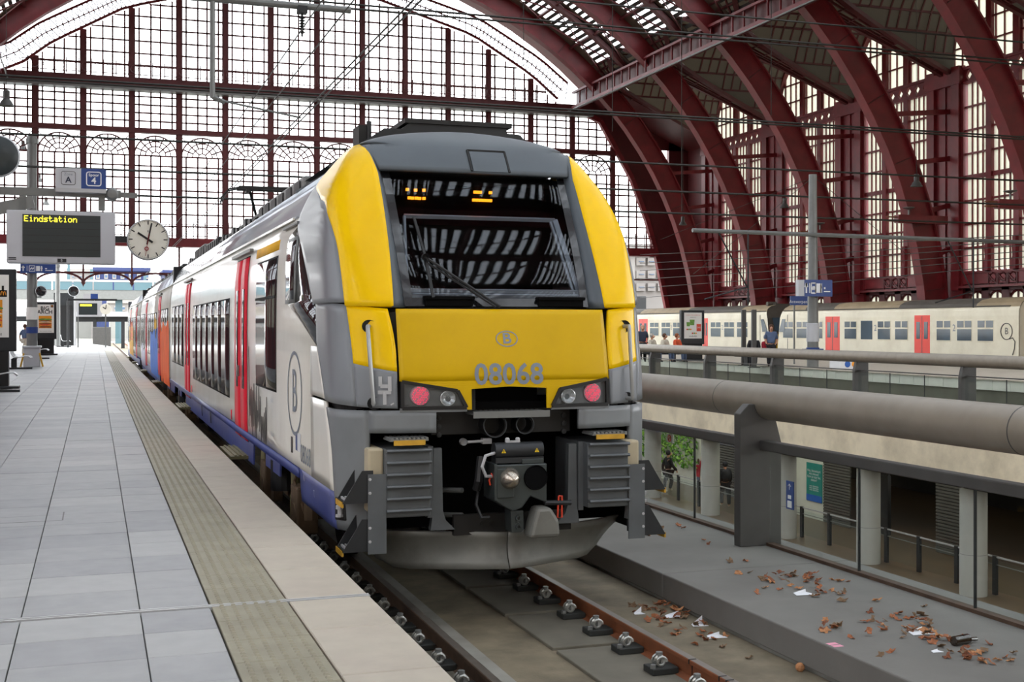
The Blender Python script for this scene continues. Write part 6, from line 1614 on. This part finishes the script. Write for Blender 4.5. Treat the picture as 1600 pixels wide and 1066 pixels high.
far_mirror(64, 455, 53.2, 'small dark round mirror just right of the mast', .215, -2.4); far_mirror(115, 455, 110.4, 'small dark round mirror above the kiosk', .46, -2.98)
FY = 100.0; B_ = lambda px, py: at_y(px, py, FY)
a, b = B_(123, 474), B_(152, 492); t = thing('departure_display', ((a.x + b.x) / 2, FY, b.z), 'small distant grey display with a yellow line, right of the kiosk', 'display')
g = MB(); g.box(a.x - .15, b.x + .35, FY, FY + .3, b.z - .15, a.z + .2); g.build('casing', M['sign_panel'], t)
g = MB(); g.box(a.x, b.x, FY - .01, FY, b.z, a.z); g.build('screen', M['screen_black'], t); g = MB(); g.box(a.x + .1, b.x - .4, FY - .02, FY - .01, a.z - .22, a.z - .08); g.build('led_text', M['led_yellow'], t)
g = MB(); g.box(a.x - .1, a.x, FY + .1, FY + .2, 0, b.z); g.build('post', M['grey_steel'], t)
c = B_(165, 483); t = thing('clock', (c.x, FY, c.z), 'small distant clock at the end of the far display', 'clock')
g = MB(); g.lathe([(.001, .2), (.42, .2), (.42, -.02), (.001, -.02)], (c.x, FY, c.z), 24, 'y'); g.build('case', M['clock_face'], t); g = MB(); g.bar((c.x, FY - .03, c.z), (c.x - .2, FY - .03, c.z + .15), .06, .01, (0, 1, 0)); g.bar((c.x, FY - .03, c.z), (c.x + .05, FY - .03, c.z + .32), .05, .01, (0, 1, 0)); g.build('hands', M['black'], t)
g = MB(); g.box(c.x - .05, c.x + .05, FY + .05, FY + .15, 0, c.z - .4); g.build('post', M['grey_steel'], t)
a, b = B_(130, 459), B_(153, 467); t = thing('zone_sign', ((a.x + b.x) / 2, FY, b.z), 'tiny distant white and blue zone board above the far display', 'sign')
g = MB(); g.box(a.x, (a.x + b.x) / 2, FY, FY + .1, b.z, a.z); g.build('white_half', M['sign_panel'], t); g = MB(); g.box((a.x + b.x) / 2, b.x, FY, FY + .1, b.z, a.z); g.build('blue_half', M['sign_blue'], t)
g = MB(); g.box(a.x - 1.2, b.x + 1.4, FY + .02, FY + .08, b.z - .15, b.z); g.cyl((a.x - 1.1, FY + .05, 0), (a.x - 1.1, FY + .05, b.z), .08, 8); g.build('arm', M['dark_steel'], t)
# outside
q = MB(); q.box(-300, 400, 92, 900, -3.0, -1.25); q.build('ground_outside', M['outside_ground'], org=(0, 400, -1.25), kind='structure')
q = MB(); q.box(6.5, 60, 110, 118, -1.0, .0); q.build('outer_platform', M['outside_ground'], org=(30, 114, 0), kind='structure')
SH = 150.0; S_ = lambda px, py: at_y(px, py, SH)
a, b = S_(128, 492), S_(206, 530)
t = thing('shelter', ((a.x + b.x) / 2, SH, -.5), 'long glazed platform shelter with flat roof beyond the end of the hall', 'shelter')
g = MB(); g.box(a.x - 12, b.x + 30, SH - 1, SH + 3, a.z - .2, a.z + .35); g.build('roof', M['pale_steel'], t)
for i in range(16):
    x = a.x - 11 + 3.1 * i; g = MB(); g.box(x - .2, x + .2, SH, SH + .3, -1.2, a.z - .2); g.build('post', M['dark_steel'], t)
    g = MB(); g.box(x + .3, x + 2.7, SH + .1, SH + .16, .2, a.z - .8); g.build('glass_pane', M['pane_rail'], t); g = MB(); g.box(x + .2, x + 2.9, SH + .08, SH + .2, a.z - .8, a.z - .2); g.build('fascia', M['dark_steel'], t)
t = thing('ticket_cabinet', S_(159, 525), 'grey cabinet in front of the distant shelter', 'cabinet'); p = S_(159, 525)
g = MB(); g.box(p.x - 1, p.x + 1, SH - 1.5, SH - .6, -1.2, S_(159, 511).z); g.build('box', M['post_paint'], t, bevel=.05)
BR = 190.0; R_ = lambda px, py: at_y(px, py, BR)
a, b = R_(104, 440), R_(262, 452)
t = thing('footbridge', ((a.x + b.x) / 2, BR, 0), 'pale blue glazed footbridge crossing beyond the hall', 'bridge')
g = MB(); g.box(a.x - 30, b.x + 40, BR, BR + 4, b.z - 1.6, b.z - .2); g.build('deck', M['grey_steel'], t)
n = 30
for i in range(n):
    x = a.x - 30 + (b.x - a.x + 70) * i / n; w = (b.x - a.x + 70) / n
    g = MB(); g.box(x + .1, x + w - .1, BR - .1, BR, b.z - .2, a.z); g.build('parapet_pane', M['bridge_teal'], t)
g = MB(); g.box(a.x - 30, b.x + 40, BR - .15, BR + .05, a.z, a.z + .3); g.build('handrail', M['pale_steel'], t)
for px in (107, 186, 12): p = R_(px, 480); g = MB(); g.box(p.x - .5, p.x + .5, BR + 1, BR + 2, -1.2, b.z - 1.6); g.build('pier', M['bridge_teal'], t)
for px, h_ in ((107, 412), (227, 430), (143, 420)): p = R_(px, h_); g = MB(); g.box(p.x - .2, p.x + .2, BR + 1, BR + 1.4, a.z, p.z); g.build('lamp_post', M['bridge_teal'], t)
D_ = 300.0; Q_ = lambda px, py, d=D_: at_y(px, py, d)
def house(name, px0, px1, ptop, d, m, label, wins, wm='pale_blue_pane', depth=20, base=-1.2):
    a = Q_(px0, ptop, d); b = Q_(px1, ptop, d); t = thing(name, ((a.x + b.x) / 2, d, base), label, 'building')
    g = MB(); g.box(a.x, b.x, d, d + depth, base, a.z); g.build('wall', M[m], t)
    g = MB(); g.box(a.x - .5, b.x + .5, d - .6, d + depth, a.z, a.z + .8); g.build('cornice', M[m], t)
    for x0, x1, y0, y1 in wins:
        p, q = Q_(x0, y0, d), Q_(x1, y1, d); g = MB(); g.box(p.x, q.x, d - .3, d, q.z, p.z); f_ = g.build('window', M['building_white'], t)
        g = MB(); g.box(p.x + (q.x - p.x) * .18, q.x - (q.x - p.x) * .18, d - .36, d - .3, q.z + .3, p.z - .3); g.build('pane', M[wm], f_)
house('town_house', 148, 232, 423, 300, 'building_blue', 'blue-grey town house with white dormer windows beyond the footbridge', [(150 + 12.8 * i, 156 + 12.8 * i, 428, 436) for i in range(7)], depth=14)
house('town_house', 104, 147, 425, 320, 'building_white', 'pale town house left of the blue-grey one', [(112, 116, 430, 436), (124, 128, 430, 436), (136, 140, 430, 436), (112, 116, 440, 446), (124, 128, 440, 446), (136, 140, 440, 446)], depth=12)
house('town_house', 257, 275, 427, 310, 'building_blue', 'blue-grey house half hidden by the train roof', [(262, 268, 432, 437)])
house('town_house', 172, 206, 474, 260, 'building_white', 'white house under the footbridge, left of the train end', [(178, 183, 478, 486), (190, 196, 478, 486)])
house('apartment_block', 992, 1046, 396, 100, 'building_white', 'white apartment block with pale blue windows behind the right foot of the end wall', [(994 + 16 * i, 1006 + 16 * i, 403 + 20 * j, 415 + 20 * j) for i in range(3) for j in range(3)], depth=8)
a = at_y(990, 463, 98); b = at_y(1010, 480, 98); t = thing('signal_box', ((a.x + b.x) / 2, 98, -1.2), 'dark box in front of the white apartment block', 'box')
g = MB(); g.box(a.x, b.x, 98, 99, -1.2, a.z); g.build('box', M['dark_steel'], t, bevel=.05)
# ------------------------------------------------------------------ overhead line
def wire(pts, r, label, group=None, name='catenary_wire', m='wires', cat='wire'):
    g = MB(); g.tube(pts, r, 5); o = g.build(name, M[m], org=pts[0]); return tag(o, label, cat, group)
y0_, y1_ = -6.0, 89
for x, z, r, lab in ((3.32, 5.22, .012, 'contact wire above the train, lowest of the lengthwise wires'), (3.44, 5.26, .012, 'second contact wire running beside the lowest one'), (3.3, 6.02, .012, 'messenger wire above the contact wires'), (3.25, 6.55, .012, 'uppermost lengthwise wire over the train')):
    wire([(x, 9.2, z), (x, 50, z), (x, 89, z)], r, lab)
XW = 46.0
W = lambda px, py: at_y(px, py, XW).z
def cross(py_at_1200, lab, dz=0, r=.042, x0=-14, x1=44.8, y=XW):
    z = at_y(1200, py_at_1200, y).z; wire([(x0, y, z - dz), (15, y, z - dz * 1.3), (x1, y, z)], r, lab)
for k, (py, lab) in enumerate(((62, 'top cross-span wire, upper of the close pair'), (68, 'top cross-span wire, lower of the close pair'), (190, 'second pair of cross-span wires, upper one'), (194, 'second pair of cross-span wires, lower one'), (264, 'cross-span wire above the mast head'), (305, 'cross-span wire below the mast head'), (338, 'thin cross-span wire through the mast, third below the top'), (30, 'cross-span wire at the very top of the picture'))):
    cross(py, lab)
for k, py in enumerate((386, 398, 408, 420, 432, 446)):
    a = at_y(1000, py + 12 + k * 1.5, 88); b = at_x(1620, py - 20 - k * 3, 40)
    wire([a, (a + b) / 2 + Vector((0, 0, -.1)), b], .022, ('thin sloping feeder wire in front of the right wall, %s' % ('highest', 'second from the top', 'third from the top', 'third from the bottom', 'second from the bottom', 'lowest')[k]))
# horizontal boom on the mast
mp_ = at_z(1270, 574, -.06); a = at_y(1082, 360, mp_.y - .3); b = at_y(1640, 380, mp_.y - .3)
t = thing('cross_boom', (mp_.x, mp_.y - .3, a.z), 'grey tubular boom fixed across the mast on the far platform', 'boom')
g = MB(); g.tube([a, b], .085, 8); g.build('tube', M['grey_steel'], t)
for px in (1122, 1480):
    s_ = at_y(px, 362 + (px - 1122) * .035, mp_.y - .3); g = MB(); e_ = s_ + Vector((1.3, 0, -2.2)); g.tube([s_, e_], .03, 6); g.tube([e_, e_ + Vector((-1.9, 0, -.5))], .03, 6); g.tube([s_ + Vector((1.35, 0, .1)), e_ + Vector((.05, 0, -.7))], .035, 6); g.build('registration_arm', M['dark_steel'], t)
t = thing('stay_wires', (mp_.x, mp_.y, 8), 'thin stay wires fanning from the head of the far platform mast', 'wire')
top = at_y(1272, 276, mp_.y)
for dx, dz in ((-6, -2.6), (-4.5, -4.0), (6, -3.0)):
    g = MB(); g.tube([top, top + Vector((dx, 2, dz))], .012, 4); g.build('stay', M['wires'], t)
# near boom with drop tube, insulator and arm (top left)
YB = 26.0; B2 = lambda px, py: at_y(px, py, YB)
a, b = B2(150, -1), B2(548, 10); zb = B2(440, 7).z
t = thing('support_boom', (a.x, YB, zb), 'thick grey boom at the top edge with an insulator hanging from it', 'boom')
g = MB(); g.tube([(-8, YB, zb), (b.x, YB, zb)], .075, 10); g.build('tube', M['grey_steel'], t)
p = B2(332, 0); q = B2(332, 153); g = MB(); g.tube([(p.x, YB, zb), (p.x, YB, q.z)], .055, 8); g.build('drop_tube', M['grey_steel'], t)
e_ = B2(470, 184); g = MB(); g.tube([(p.x, YB, q.z + .02), (p.x + .25, YB, q.z - .08)], .05, 6); g.tube([(p.x + .2, YB, q.z - .05), (e_.x, YB, e_.z)], .022, 6); g.build('registration_arm', M['grey_steel'], t)
p = B2(472, 14); g = MB(); g.box(p.x - .1, p.x + .1, YB - .1, YB + .1, p.z - .1, p.z + .05)
prof = [(.02, 0)]
for i in range(6): prof += [(.03, -.12 - i * .06), (.075, -.14 - i * .06), (.03, -.16 - i * .06)]
prof += [(.02, -.52), (.001, -.56)]
g.lathe(prof, (p.x, YB, p.z - .05), 12); g.build('insulator', M['dark_steel'], t)
g = MB(); g.box(-8, -7.8, YB - .1, YB + .1, 0, zb + .3); g.build('mast', M['grey_steel'], t)
# red bracket shelves on the arch ribs
for px, py, yr, lab in ((1432, 343, 57.1, 'red bracket shelf with a small dish on the second rib from the right'), (1592, 320, 48.0, 'red bracket shelf with a small dish at the right edge'), (1292, 365, 66.1, 'red bracket shelf just right of the far mast')):
    c = at_y(px, py, yr - .4); t = thing('bracket_shelf', c, lab, 'bracket'); g = MB(); g.box(c.x - 1.3, c.x + 1.9, c.y - .2, c.y + .2, c.z - .22, c.z + .22); g.build('beam', M['red_iron'], t)
    g = MB(); g.box(c.x - 1.9, c.x - 1.3, c.y - .1, c.y + .1, c.z - .16, c.z - .08); g.box(c.x - 1.9, c.x - 1.3, c.y - .1, c.y + .1, c.z + .06, c.z + .12); g.build('tip', M['rail_side'], t)
    g = MB(); g.cyl((c.x - .5, c.y, c.z + .22), (c.x - .5, c.y, c.z + .5), .05, 8); g.lathe([(.001, .5), (.32, .62), (.3, .65), (.001, .55)], (c.x - .5, c.y, c.z), 14); g.build('dish', M['grey_steel'], t)
# hanging threads of the lamps
LAMPS = [((10, 155), 24, 'bell-shaped grey pendant lamp at the left edge, the largest'), ((36, 228), 14, 'grey pendant lamp left of the mast head'), ((61, 278), 13, 'grey pendant lamp just right of the mast'), ((72, 315), 12, 'grey pendant lamp above the display, smallest on the left'),
         ((1226, 318), 15, 'pendant lamp hanging left of the far mast'), ((1432, 283), 19, 'pendant lamp before the second arch rib from the right, largest there'), ((1067, 346), 13, 'pendant lamp at the first arch rib by the end wall'), ((1104, 403), 10, 'small pendant lamp on a bracket by the first tall window'),
         ((1202, 384), 10, 'small pendant lamp left of the far mast, lower down'), ((1328, 372), 10, 'small pendant lamp just right of the far mast'), ((1492, 347), 13, 'pendant lamp in front of the pier on the right')]
for (px, py), wpx, lab in LAMPS:
    d = .62 * F_PX / wpx; rr = ray(px, py); c = rr * d + Vector((0, 0, CAMZ)); t = thing('pendant_lamp', c, lab, 'lamp', 'pendant lamps of the hall')
    g = MB(); g.lathe([(.31, -.28), (.30, -.26), (.2, -.08), (.13, .0), (.13, .32), (.10, .36), (.001, .36)], c, 16); g.build('shade', M['post_paint'], t, smooth=True)
    g = MB(); g.lathe([(.29, -.27), (.001, -.25)], c, 16); g.build('glass', M['pane_milk'], t)
    g = MB(); u_ = min(abs(c.x - AX), 30); zt_ = (RB + OFF) * sqrt(1 - (u_ / (RA + OFF)) ** 2); zt_ = max(zt_, 30.6 * 0 + 15.6 + (30.6 - u_) * .49 if u_ > 23.3 else 0); g.cyl(c + Vector((0, 0, .36)), (c.x, c.y, zt_ + .1), .014, 5); g.build('flex', M['wires'], t)
for px, p1, y, lab in ((957, 205, 58, 'long vertical suspension wire right of the train roof'), (818, 105, 58, 'vertical suspension wire above the train'), (1065, 330, 58, 'vertical suspension wire by the first rib'), (1205, 180, 58, 'vertical suspension wire between the second and third ribs'), (1448, 95, 58, 'vertical suspension wire at the upper right')):
    a = at_y(px, p1, y); wire([a, a + Vector((0, 0, (19.5 if px > 1000 else 22) - a.z + .5))], .02, lab)

# ------------------------------------------------------------------ dead leaves and scraps
def leaf_mesh(seed, s):
    R = random.Random(seed); n = 9; c = (0, 0, .25 * s); ring = []
    for i in range(n):
        t = 2 * pi * i / n; r = s * (1.0 if i % 2 == 0 else .55) * R.uniform(.8, 1.15); ring.append((r * cos(t), r * sin(t) * .8, s * R.uniform(.0, .6)))
    g = MB(); g.add([c] + ring, [(0, i + 1, (i + 1) % n + 1) for i in range(n)]); return g
LV = []
for k in range(6):
    o = leaf_mesh(k, .046).build('dry_leaf', M[('leaf_a', 'leaf_b', 'leaf_c', 'leaf_d', 'leaf_a', 'leaf_c')[k]], org=(6.0, 3.2 + .3 * k, -.665), solid=.004, local=True); LV.append(o)
R = random.Random(21)
HUE = ('tan', 'dark rusty', 'dull grey-brown', 'pale', 'curled tan', 'faded grey-brown')
def leaf(x, y, z, k, grp, lab, s=1.0):
    lab = HUE[k] + ' ' + lab; grp = HUE[k] + ' ' + grp
    c = LV[k].copy(); COL.objects.link(c); c.location = (x, y, z + .004); c.rotation_euler = (R.uniform(-.5, .5), R.uniform(-.5, .5), R.uniform(0, 6.28)); c.scale = (s, s, s); tag(c, lab, 'leaf', grp); return c
HEAPS = [((1240, 905), 26, .16, -.67, 'leaf in the large heap on the concrete ledge', 'leaves of the large heap on the ledge'), ((1230, 918), 10, .16, -.67, 'leaf in the large heap on the concrete ledge', 'leaves of the large heap on the ledge'), ((1300, 928), 7, .10, -.67, 'leaf in the small cluster right of the large heap on the ledge', 'leaves right of the large heap'),
         ((1410, 975), 16, .16, -.67, 'leaf in the nearer heap on the right of the ledge', 'leaves of the nearer heap on the ledge'), ((1440, 990), 14, .14, -.67, 'leaf in the nearer heap on the right of the ledge', 'leaves of the nearer heap on the ledge'), ((1458, 1000), 6, .08, -.67, 'leaf in the nearer heap on the right of the ledge', 'leaves of the nearer heap on the ledge'),
         ((1528, 1025), 11, .13, -.67, 'leaf in the cluster nearest the right edge', 'leaves nearest the right edge'), ((1550, 1035), 6, .1, -.67, 'leaf in the cluster nearest the right edge', 'leaves nearest the right edge'), ((1510, 1028), 5, .06, -.67, 'leaf in the cluster nearest the right edge', 'leaves nearest the right edge'), ((1298, 982), 5, .05, -.67, 'leaf in the tight clump at the front of the ledge', 'leaves of the front clump'),
         ((1035, 950), 20, .13, -.93, 'leaf in the litter between rail and ledge', 'leaves between rail and ledge'), ((1050, 962), 14, .14, -.93, 'leaf in the litter between rail and ledge', 'leaves between rail and ledge'), ((1068, 978), 12, .14, -.93, 'leaf in the litter between rail and ledge', 'leaves between rail and ledge'), ((1100, 990), 8, .15, -.93, 'leaf in the litter between rail and ledge', 'leaves between rail and ledge')]
for (px, py), n, sp_, z, lab, grp in HEAPS:
    c = at_z(px, py, z)
    for i in range(n):
        x = c.x + R.gauss(0, sp_); y = c.y + R.gauss(0, sp_ * 1.0)
        if z < -.8: x = min(max(x, 4.2), 4.95)
        leaf(x, y, z + (R.uniform(0, .03) if i > n / 2 else 0), R.randrange(6), grp, lab, R.uniform(.6, 1.15))
SINGLES = [(1100, 845), (1107, 851), (1140, 879), (1154, 897), (1165, 878), (1172, 896), (1182, 928), (1262, 898), (1317, 940), (1290, 970), (1330, 998), (1376, 1026), (1392, 1020), (1360, 958), (1363, 971), (1395, 966), (1020, 822), (1035, 826), (1060, 822), (1068, 826), (1445, 949), (1370, 940), (1010, 837), (1470, 1012)]
PL = ('beside the railing post', 'below the railing post', 'left of the large heap', 'in front of the large heap', 'left of the railing post, far end of the ledge', 'near the edge of the ledge')
for i, (px, py) in enumerate(SINGLES):
    p = at_z(px, py, -.67); leaf(p.x, p.y, -.67, i % 6, 'single leaves scattered on the ledge', 'single dry leaf lying apart on the grey ledge', R.uniform(.7, 1.2))
for i, (px, py) in enumerate([(1053, 993), (1130, 1012), (1085, 1008), (1115, 1000), (1170, 1030)]):
    p = at_z(px, py, -.93); leaf(p.x, p.y, -.93, (i * 2) % 6, 'single leaves beside the rail', 'single dry leaf lying apart beside the rail', .9)
for o, (px, py) in zip(LV, ((1352, 973), (1286, 985), (1272, 933), (1248, 921), (1420, 968), (1536, 1020))):
    p = at_z(px, py, -.67); o.location = (p.x, p.y, -.665); tag(o, HUE[LV.index(o)] + ' single dry leaf lying apart on the grey ledge', 'leaf', HUE[LV.index(o)] + ' single leaves scattered on the ledge')
def scrap(px, py, z, s, lab, fold=.3):
    p = at_z(px, py, z + .01); g = MB(); g.add([(p.x - s, p.y - s * .5, z + .003), (p.x + s, p.y - s * .7, z + .003), (p.x + s * .8, p.y + s * .7, z + .003), (p.x - s * .7, p.y + s * .6, z + .003), (p.x + s * .9, p.y + s * .9, z + fold * s)], [(0, 1, 2, 3), (3, 2, 4)])
    return tag(g.build('paper_scrap', M['paper'], org=p, solid=.003), lab, 'litter')
scrap(1254, 927, -.67, .085, 'flat white paper scrap in front of the large leaf heap'); scrap(1437, 988, -.67, .09, 'crumpled white paper in the nearer leaf heap'); scrap(1463, 1017, -.67, .04, 'tiny white scrap below the nearer leaf heap')
scrap(998, 958, -.93, .05, 'small upright white scrap left of the litter by the rail', 1.1); scrap(1092, 976, -.93, .07, 'folded white paper standing up beside the rail', 1.0); scrap(1053, 962, -.93, .09, 'white paper scrap amid the leaf litter by the rail'); scrap(1118, 994, -.93, .08, 'flat white paper scrap nearest the camera beside the rail')
p = at_z(1508, 1008, -.67); g = MB(); g.cyl((p.x - .1, p.y, -.635), (p.x + .05, p.y + .03, -.635), .035, 10); g.cyl((p.x + .05, p.y + .03, -.64), (p.x + .14, p.y + .05, -.65), .015, 8); tag(g.build('bottle', mat('bottle_glass', rgb(40, 28, 18), .1, coat=1), org=(p.x, p.y, -.67)), 'small dark bottle lying on the ledge near the right edge', 'bottle')
p = at_z(1250, 1049, -.93); g = MB(); g.ball((p.x, p.y, -.9), .035, 6); tag(g.build('pebble', M['leaf_d'], org=(p.x, p.y, -.93)), 'yellowish lump of litter at the foot of the ledge', 'litter')

# ------------------------------------------------------------------ people
def person(loc, h, yaw, label, pose, top, legs, hair, group=None, shoes='cloth_dark', pack=None):
    """one skinned body from a joint skeleton; clothes and hair are children"""
    t = thing('person', loc, label, 'person', group); s = h / 1.75; sit = pose == 'sit'
    J = {'pelvis': (0, 0, .95), 'belly': (0, 0, 1.1), 'chest': (0, -.01, 1.32), 'neck': (0, 0, 1.49), 'chin': (0, -.02, 1.57), 'head': (0, -.02, 1.67)}
    R_ = {'pelvis': .135, 'belly': .125, 'chest': .14, 'neck': .055, 'chin': .07, 'head': .098}
    E = [('pelvis', 'belly'), ('belly', 'chest'), ('chest', 'neck'), ('neck', 'chin'), ('chin', 'head')]
    sw = .22 if pose == 'walk' else .0
    for sd, sg in (('l', -1), ('r', 1)):
        f = sw * sg
        if sit: leg = [(.1 * sg, 0, .92), (.11 * sg, -.42, .93), (.11 * sg, -.45, .45), (.11 * sg, -.6, .40)]
        else: leg = [(.1 * sg, 0, .88), (.11 * sg, -f - .02, .5), (.11 * sg, -f * .6 + (.12 if f < 0 else 0), .09), (.12 * sg, -f * .6 - .14 + (.1 if f < 0 else 0), .04)]
        if pose == 'stand': arm = [(.19 * sg, 0, 1.43), (.25 * sg, .03, 1.16), (.20 * sg, -.12, .96), (.14 * sg, -.2, .93)]
        elif sit: arm = [(.19 * sg, -.02, 1.42), (.25 * sg, -.08, 1.17), (.18 * sg, -.28, 1.05), (.14 * sg, -.36, 1.03)]
        else: arm = [(.19 * sg, 0, 1.43), (.24 * sg, .03 + f * .5, 1.16), (.24 * sg, -.08 + f, .92), (.24 * sg, -.1 + f, .82)]
        for k, (nm, p, r) in enumerate((('hip', leg[0], .095), ('knee', leg[1], .065), ('ankle', leg[2], .045), ('toe', leg[3], .04))): J[nm + sd] = p; R_[nm + sd] = r
        for nm, p, r in (('shoulder', arm[0], .06), ('elbow', arm[1], .045), ('wrist', arm[2], .032), ('hand', arm[3], .035)): J[nm + sd] = p; R_[nm + sd] = r
        E += [('pelvis', 'hip' + sd), ('hip' + sd, 'knee' + sd), ('knee' + sd, 'ankle' + sd), ('ankle' + sd, 'toe' + sd), ('chest', 'shoulder' + sd), ('shoulder' + sd, 'elbow' + sd), ('elbow' + sd, 'wrist' + sd), ('wrist' + sd, 'hand' + sd)]
    dz = -.36 if sit else 0; rot = Matrix.Rotation(yaw, 3, 'Z')
    W_ = lambda p: rot @ (Vector((p[0], p[1], p[2] + dz)) * s)
    def skin(name, names, m, grow=0.0, tr_=None):
        me = bpy.data.meshes.new(name); idx = {n: i for i, n in enumerate(names)}
        me.from_pydata([W_(J[n]) for n in names], [(idx[a], idx[b]) for a, b in E if a in idx and b in idx], []); me.materials.append(m)
        o = bpy.data.objects.new(name, me); link(o, t)
        o.modifiers.new('skin', 'SKIN'); sv = me.skin_vertices[0].data
        for n in names: r = (R_[n] + grow) * s; k = n in ('chest', 'pelvis', 'belly'); sv[idx[n]].radius = (r * ((.95 if name == 'body' else 1.25) if k else 1), r * ((.62 if name == 'body' else 1.0) if k else 1)); sv[idx[n]].use_root = (n == names[0])
        md = o.modifiers.new('smooth', 'SUBSURF'); md.levels = 1; md.render_levels = 1
        me.update(); return o
    skin('body', list(J), M['skin'])
    skin('top', ['chest', 'belly', 'pelvis', 'shoulderl', 'elbowl', 'shoulderr', 'elbowr'] + ([] if top == 'shirt_blue' or top == 'shirt_navy' else ['wristl', 'wristr']), M[top], .03)
    skin('trousers', ['pelvis', 'hipl', 'kneel', 'anklel', 'hipr', 'kneer', 'ankler'], M[legs], .032)
    for sd in 'lr': skin('shoe', ['ankle' + sd, 'toe' + sd], M[shoes], .008)
    c = t.location; hd = W_(J['head']); fw = rot @ Vector((0, -1, 0))
    g = MB(); g.ball(c + hd + Vector((0, 0, .02 * s)) - fw * .02 * s, .112 * s, 8, (1, 1, 1.08)); g.v = [v for v in g.v]; g.build('hair', M[hair], t, smooth=True)
    g = MB()
    for sg in (-1, 1): q = c + hd + fw * .09 * s + rot @ Vector((.035 * sg * s, 0, -.01 * s)); g.ball(q, .014 * s, 5)
    g.build('eyes', M['cloth_dark'], t)
    g = MB(); g.ball(c + hd + fw * .085 * s + Vector((0, 0, -.035 * s)), .085 * s * .9, 8, (.8, .8, .95)); g.ball(c + hd + fw * .165 * s + Vector((0, 0, -.04 * s)), .02 * s, 5); g.build('face', M['skin'], t, smooth=True)
    if pack:
        g = MB(); q = c + W_((0, .2, 1.25)); g.ball(q, .2 * s, 8, (1, 1, 1.3)); g.build('backpack', M[pack], t, smooth=True)
    return t
fz = -.06
def pp(px, d_y): return at_y(px, 540, d_y)
def stand_on(px, pytop, h):
    """spot on the far platform where a figure of height h shows its crown at the given place"""
    dep = F_PX * (CAMZ - (fz + h)) / (pytop - HY) if abs(pytop - HY) > 1.5 and (CAMZ - fz - h) * (pytop - HY) > 0 else 58
    dep = min(max(dep, 47), 66); r = ray(px, HY) * dep; return Vector((r.x, r.y, fz))
q = at_z(1205, 573, fz); person((q.x, q.y, fz), 1.72, -.45, 'man in a blue T-shirt standing by the far train, arms folded', 'stand', 'shirt_blue', 'cloth_dark', 'hair_brown')
q = at_z(1004, 566, fz); person((q.x, q.y, fz), 1.7, -.3, 'bald man in a dark T-shirt standing left on the far platform', 'stand', 'shirt_navy', 'cloth_dark', 'skin')
def seat_bench(px, py, n, lab):
    q = at_z(px, py, fz); t = thing('bench', (q.x, q.y, fz), lab, 'bench'); g = MB(); g.box(q.x - n * .35, q.x + n * .35, q.y - .2, q.y + .25, fz + .4, fz + .46); g.build('seat', M['dark_steel'], t)
    for dx in (-.6, .6): g = MB(); g.box(q.x + dx - .03, q.x + dx + .03, q.y - .15, q.y + .2, fz, fz + .4); g.build('leg', M['dark_steel'], t)
    return q
q = seat_bench(1186, 572, 3, 'dark bench under the two seated people by the far train')
person((q.x - .25, q.y + .0, fz), 1.7, -.6, 'dark-haired person in a black jacket sitting on the far platform', 'sit', 'cloth_dark', 'cloth_dark', 'hair_brown'); person((q.x + .35, q.y + .05, fz), 1.62, .3, 'grey-haired person with a red collar sitting beside the black jacket', 'sit', 'cloth_red', 'cloth_dark', 'hair_grey')
q = seat_bench(1035, 566, 5, 'dark bench under the three people leaning together on the far platform')
for dx, lab, top, hair in ((-.55, 'person in white with pale hair, leftmost of three sitting together', 'cloth_pale', 'hair_grey'), (.1, 'person in beige, middle of three sitting together', 'cloth_pale', 'hair_brown'), (.75, 'person with long red hair, rightmost of three sitting together', 'cloth_orange', 'hair_red')):
    person((q.x + dx, q.y, fz), 1.65, .5, lab, 'sit', top, 'jeans', hair)
def floor_person(px, x, label, top, legs, hair, yaw, pack=None, h=1.75):
    y = at_x(px, 780, x).y; person((x, y, FZ), h, yaw, label, 'walk', top, legs, hair, None, 'cloth_pale', pack)
floor_person(1133, 23.9, 'person in black with a backpack walking behind the second concourse column', 'cloth_dark', 'cloth_dark', 'cloth_dark', pi * .9, 'cloth_dark'); floor_person(1044, 23.7, 'person in a black jacket walking out from the leftmost concourse column', 'cloth_dark', 'cloth_dark', 'cloth_dark', pi / 2)
q = at_z(39, 556, 0); person((q.x, q.y, 0), 1.7, 2.4, 'tiny distant person in blue at the far left of the platform', 'walk', 'shirt_blue', 'cloth_pale', 'hair_brown')
# figure printed on the planted wall
yj = at_x(1091, 740, LW - .02).y; zj = at_x(1091, 740, LW).z
t = thing('wall_print', (LW - .02, yj, zj), 'printed figure in a red top and jeans jumping on the planted wall', 'print')
def shape(nm, P, m): g = MB(); g.prism([(yj - a, zj + b) for a, b in P], 'x', LW - .03, LW - .02); g.build(nm, m, t)
shape('red_top', [(-.2, .35), (-.05, .4), (.1, .38), (.24, .62), (.3, .6), (.2, .2), (.14, -.15), (-.16, -.15)], M['cloth_red']); shape('jeans', [(-.14, -.15), (.14, -.15), (.12, -.6), (.16, -.95), (.08, -.95), (.02, -.5), (-.04, -.9), (-.12, -.88)], M['jeans'])
shape('head', [(.02 + .1 * cos(2 * pi * i / 10), .55 + .13 * sin(2 * pi * i / 10)) for i in range(10)], M['hair_brown']); shape('hand', [(.24, .62), (.3, .6), (.33, .8), (.27, .82)], M['skin'])
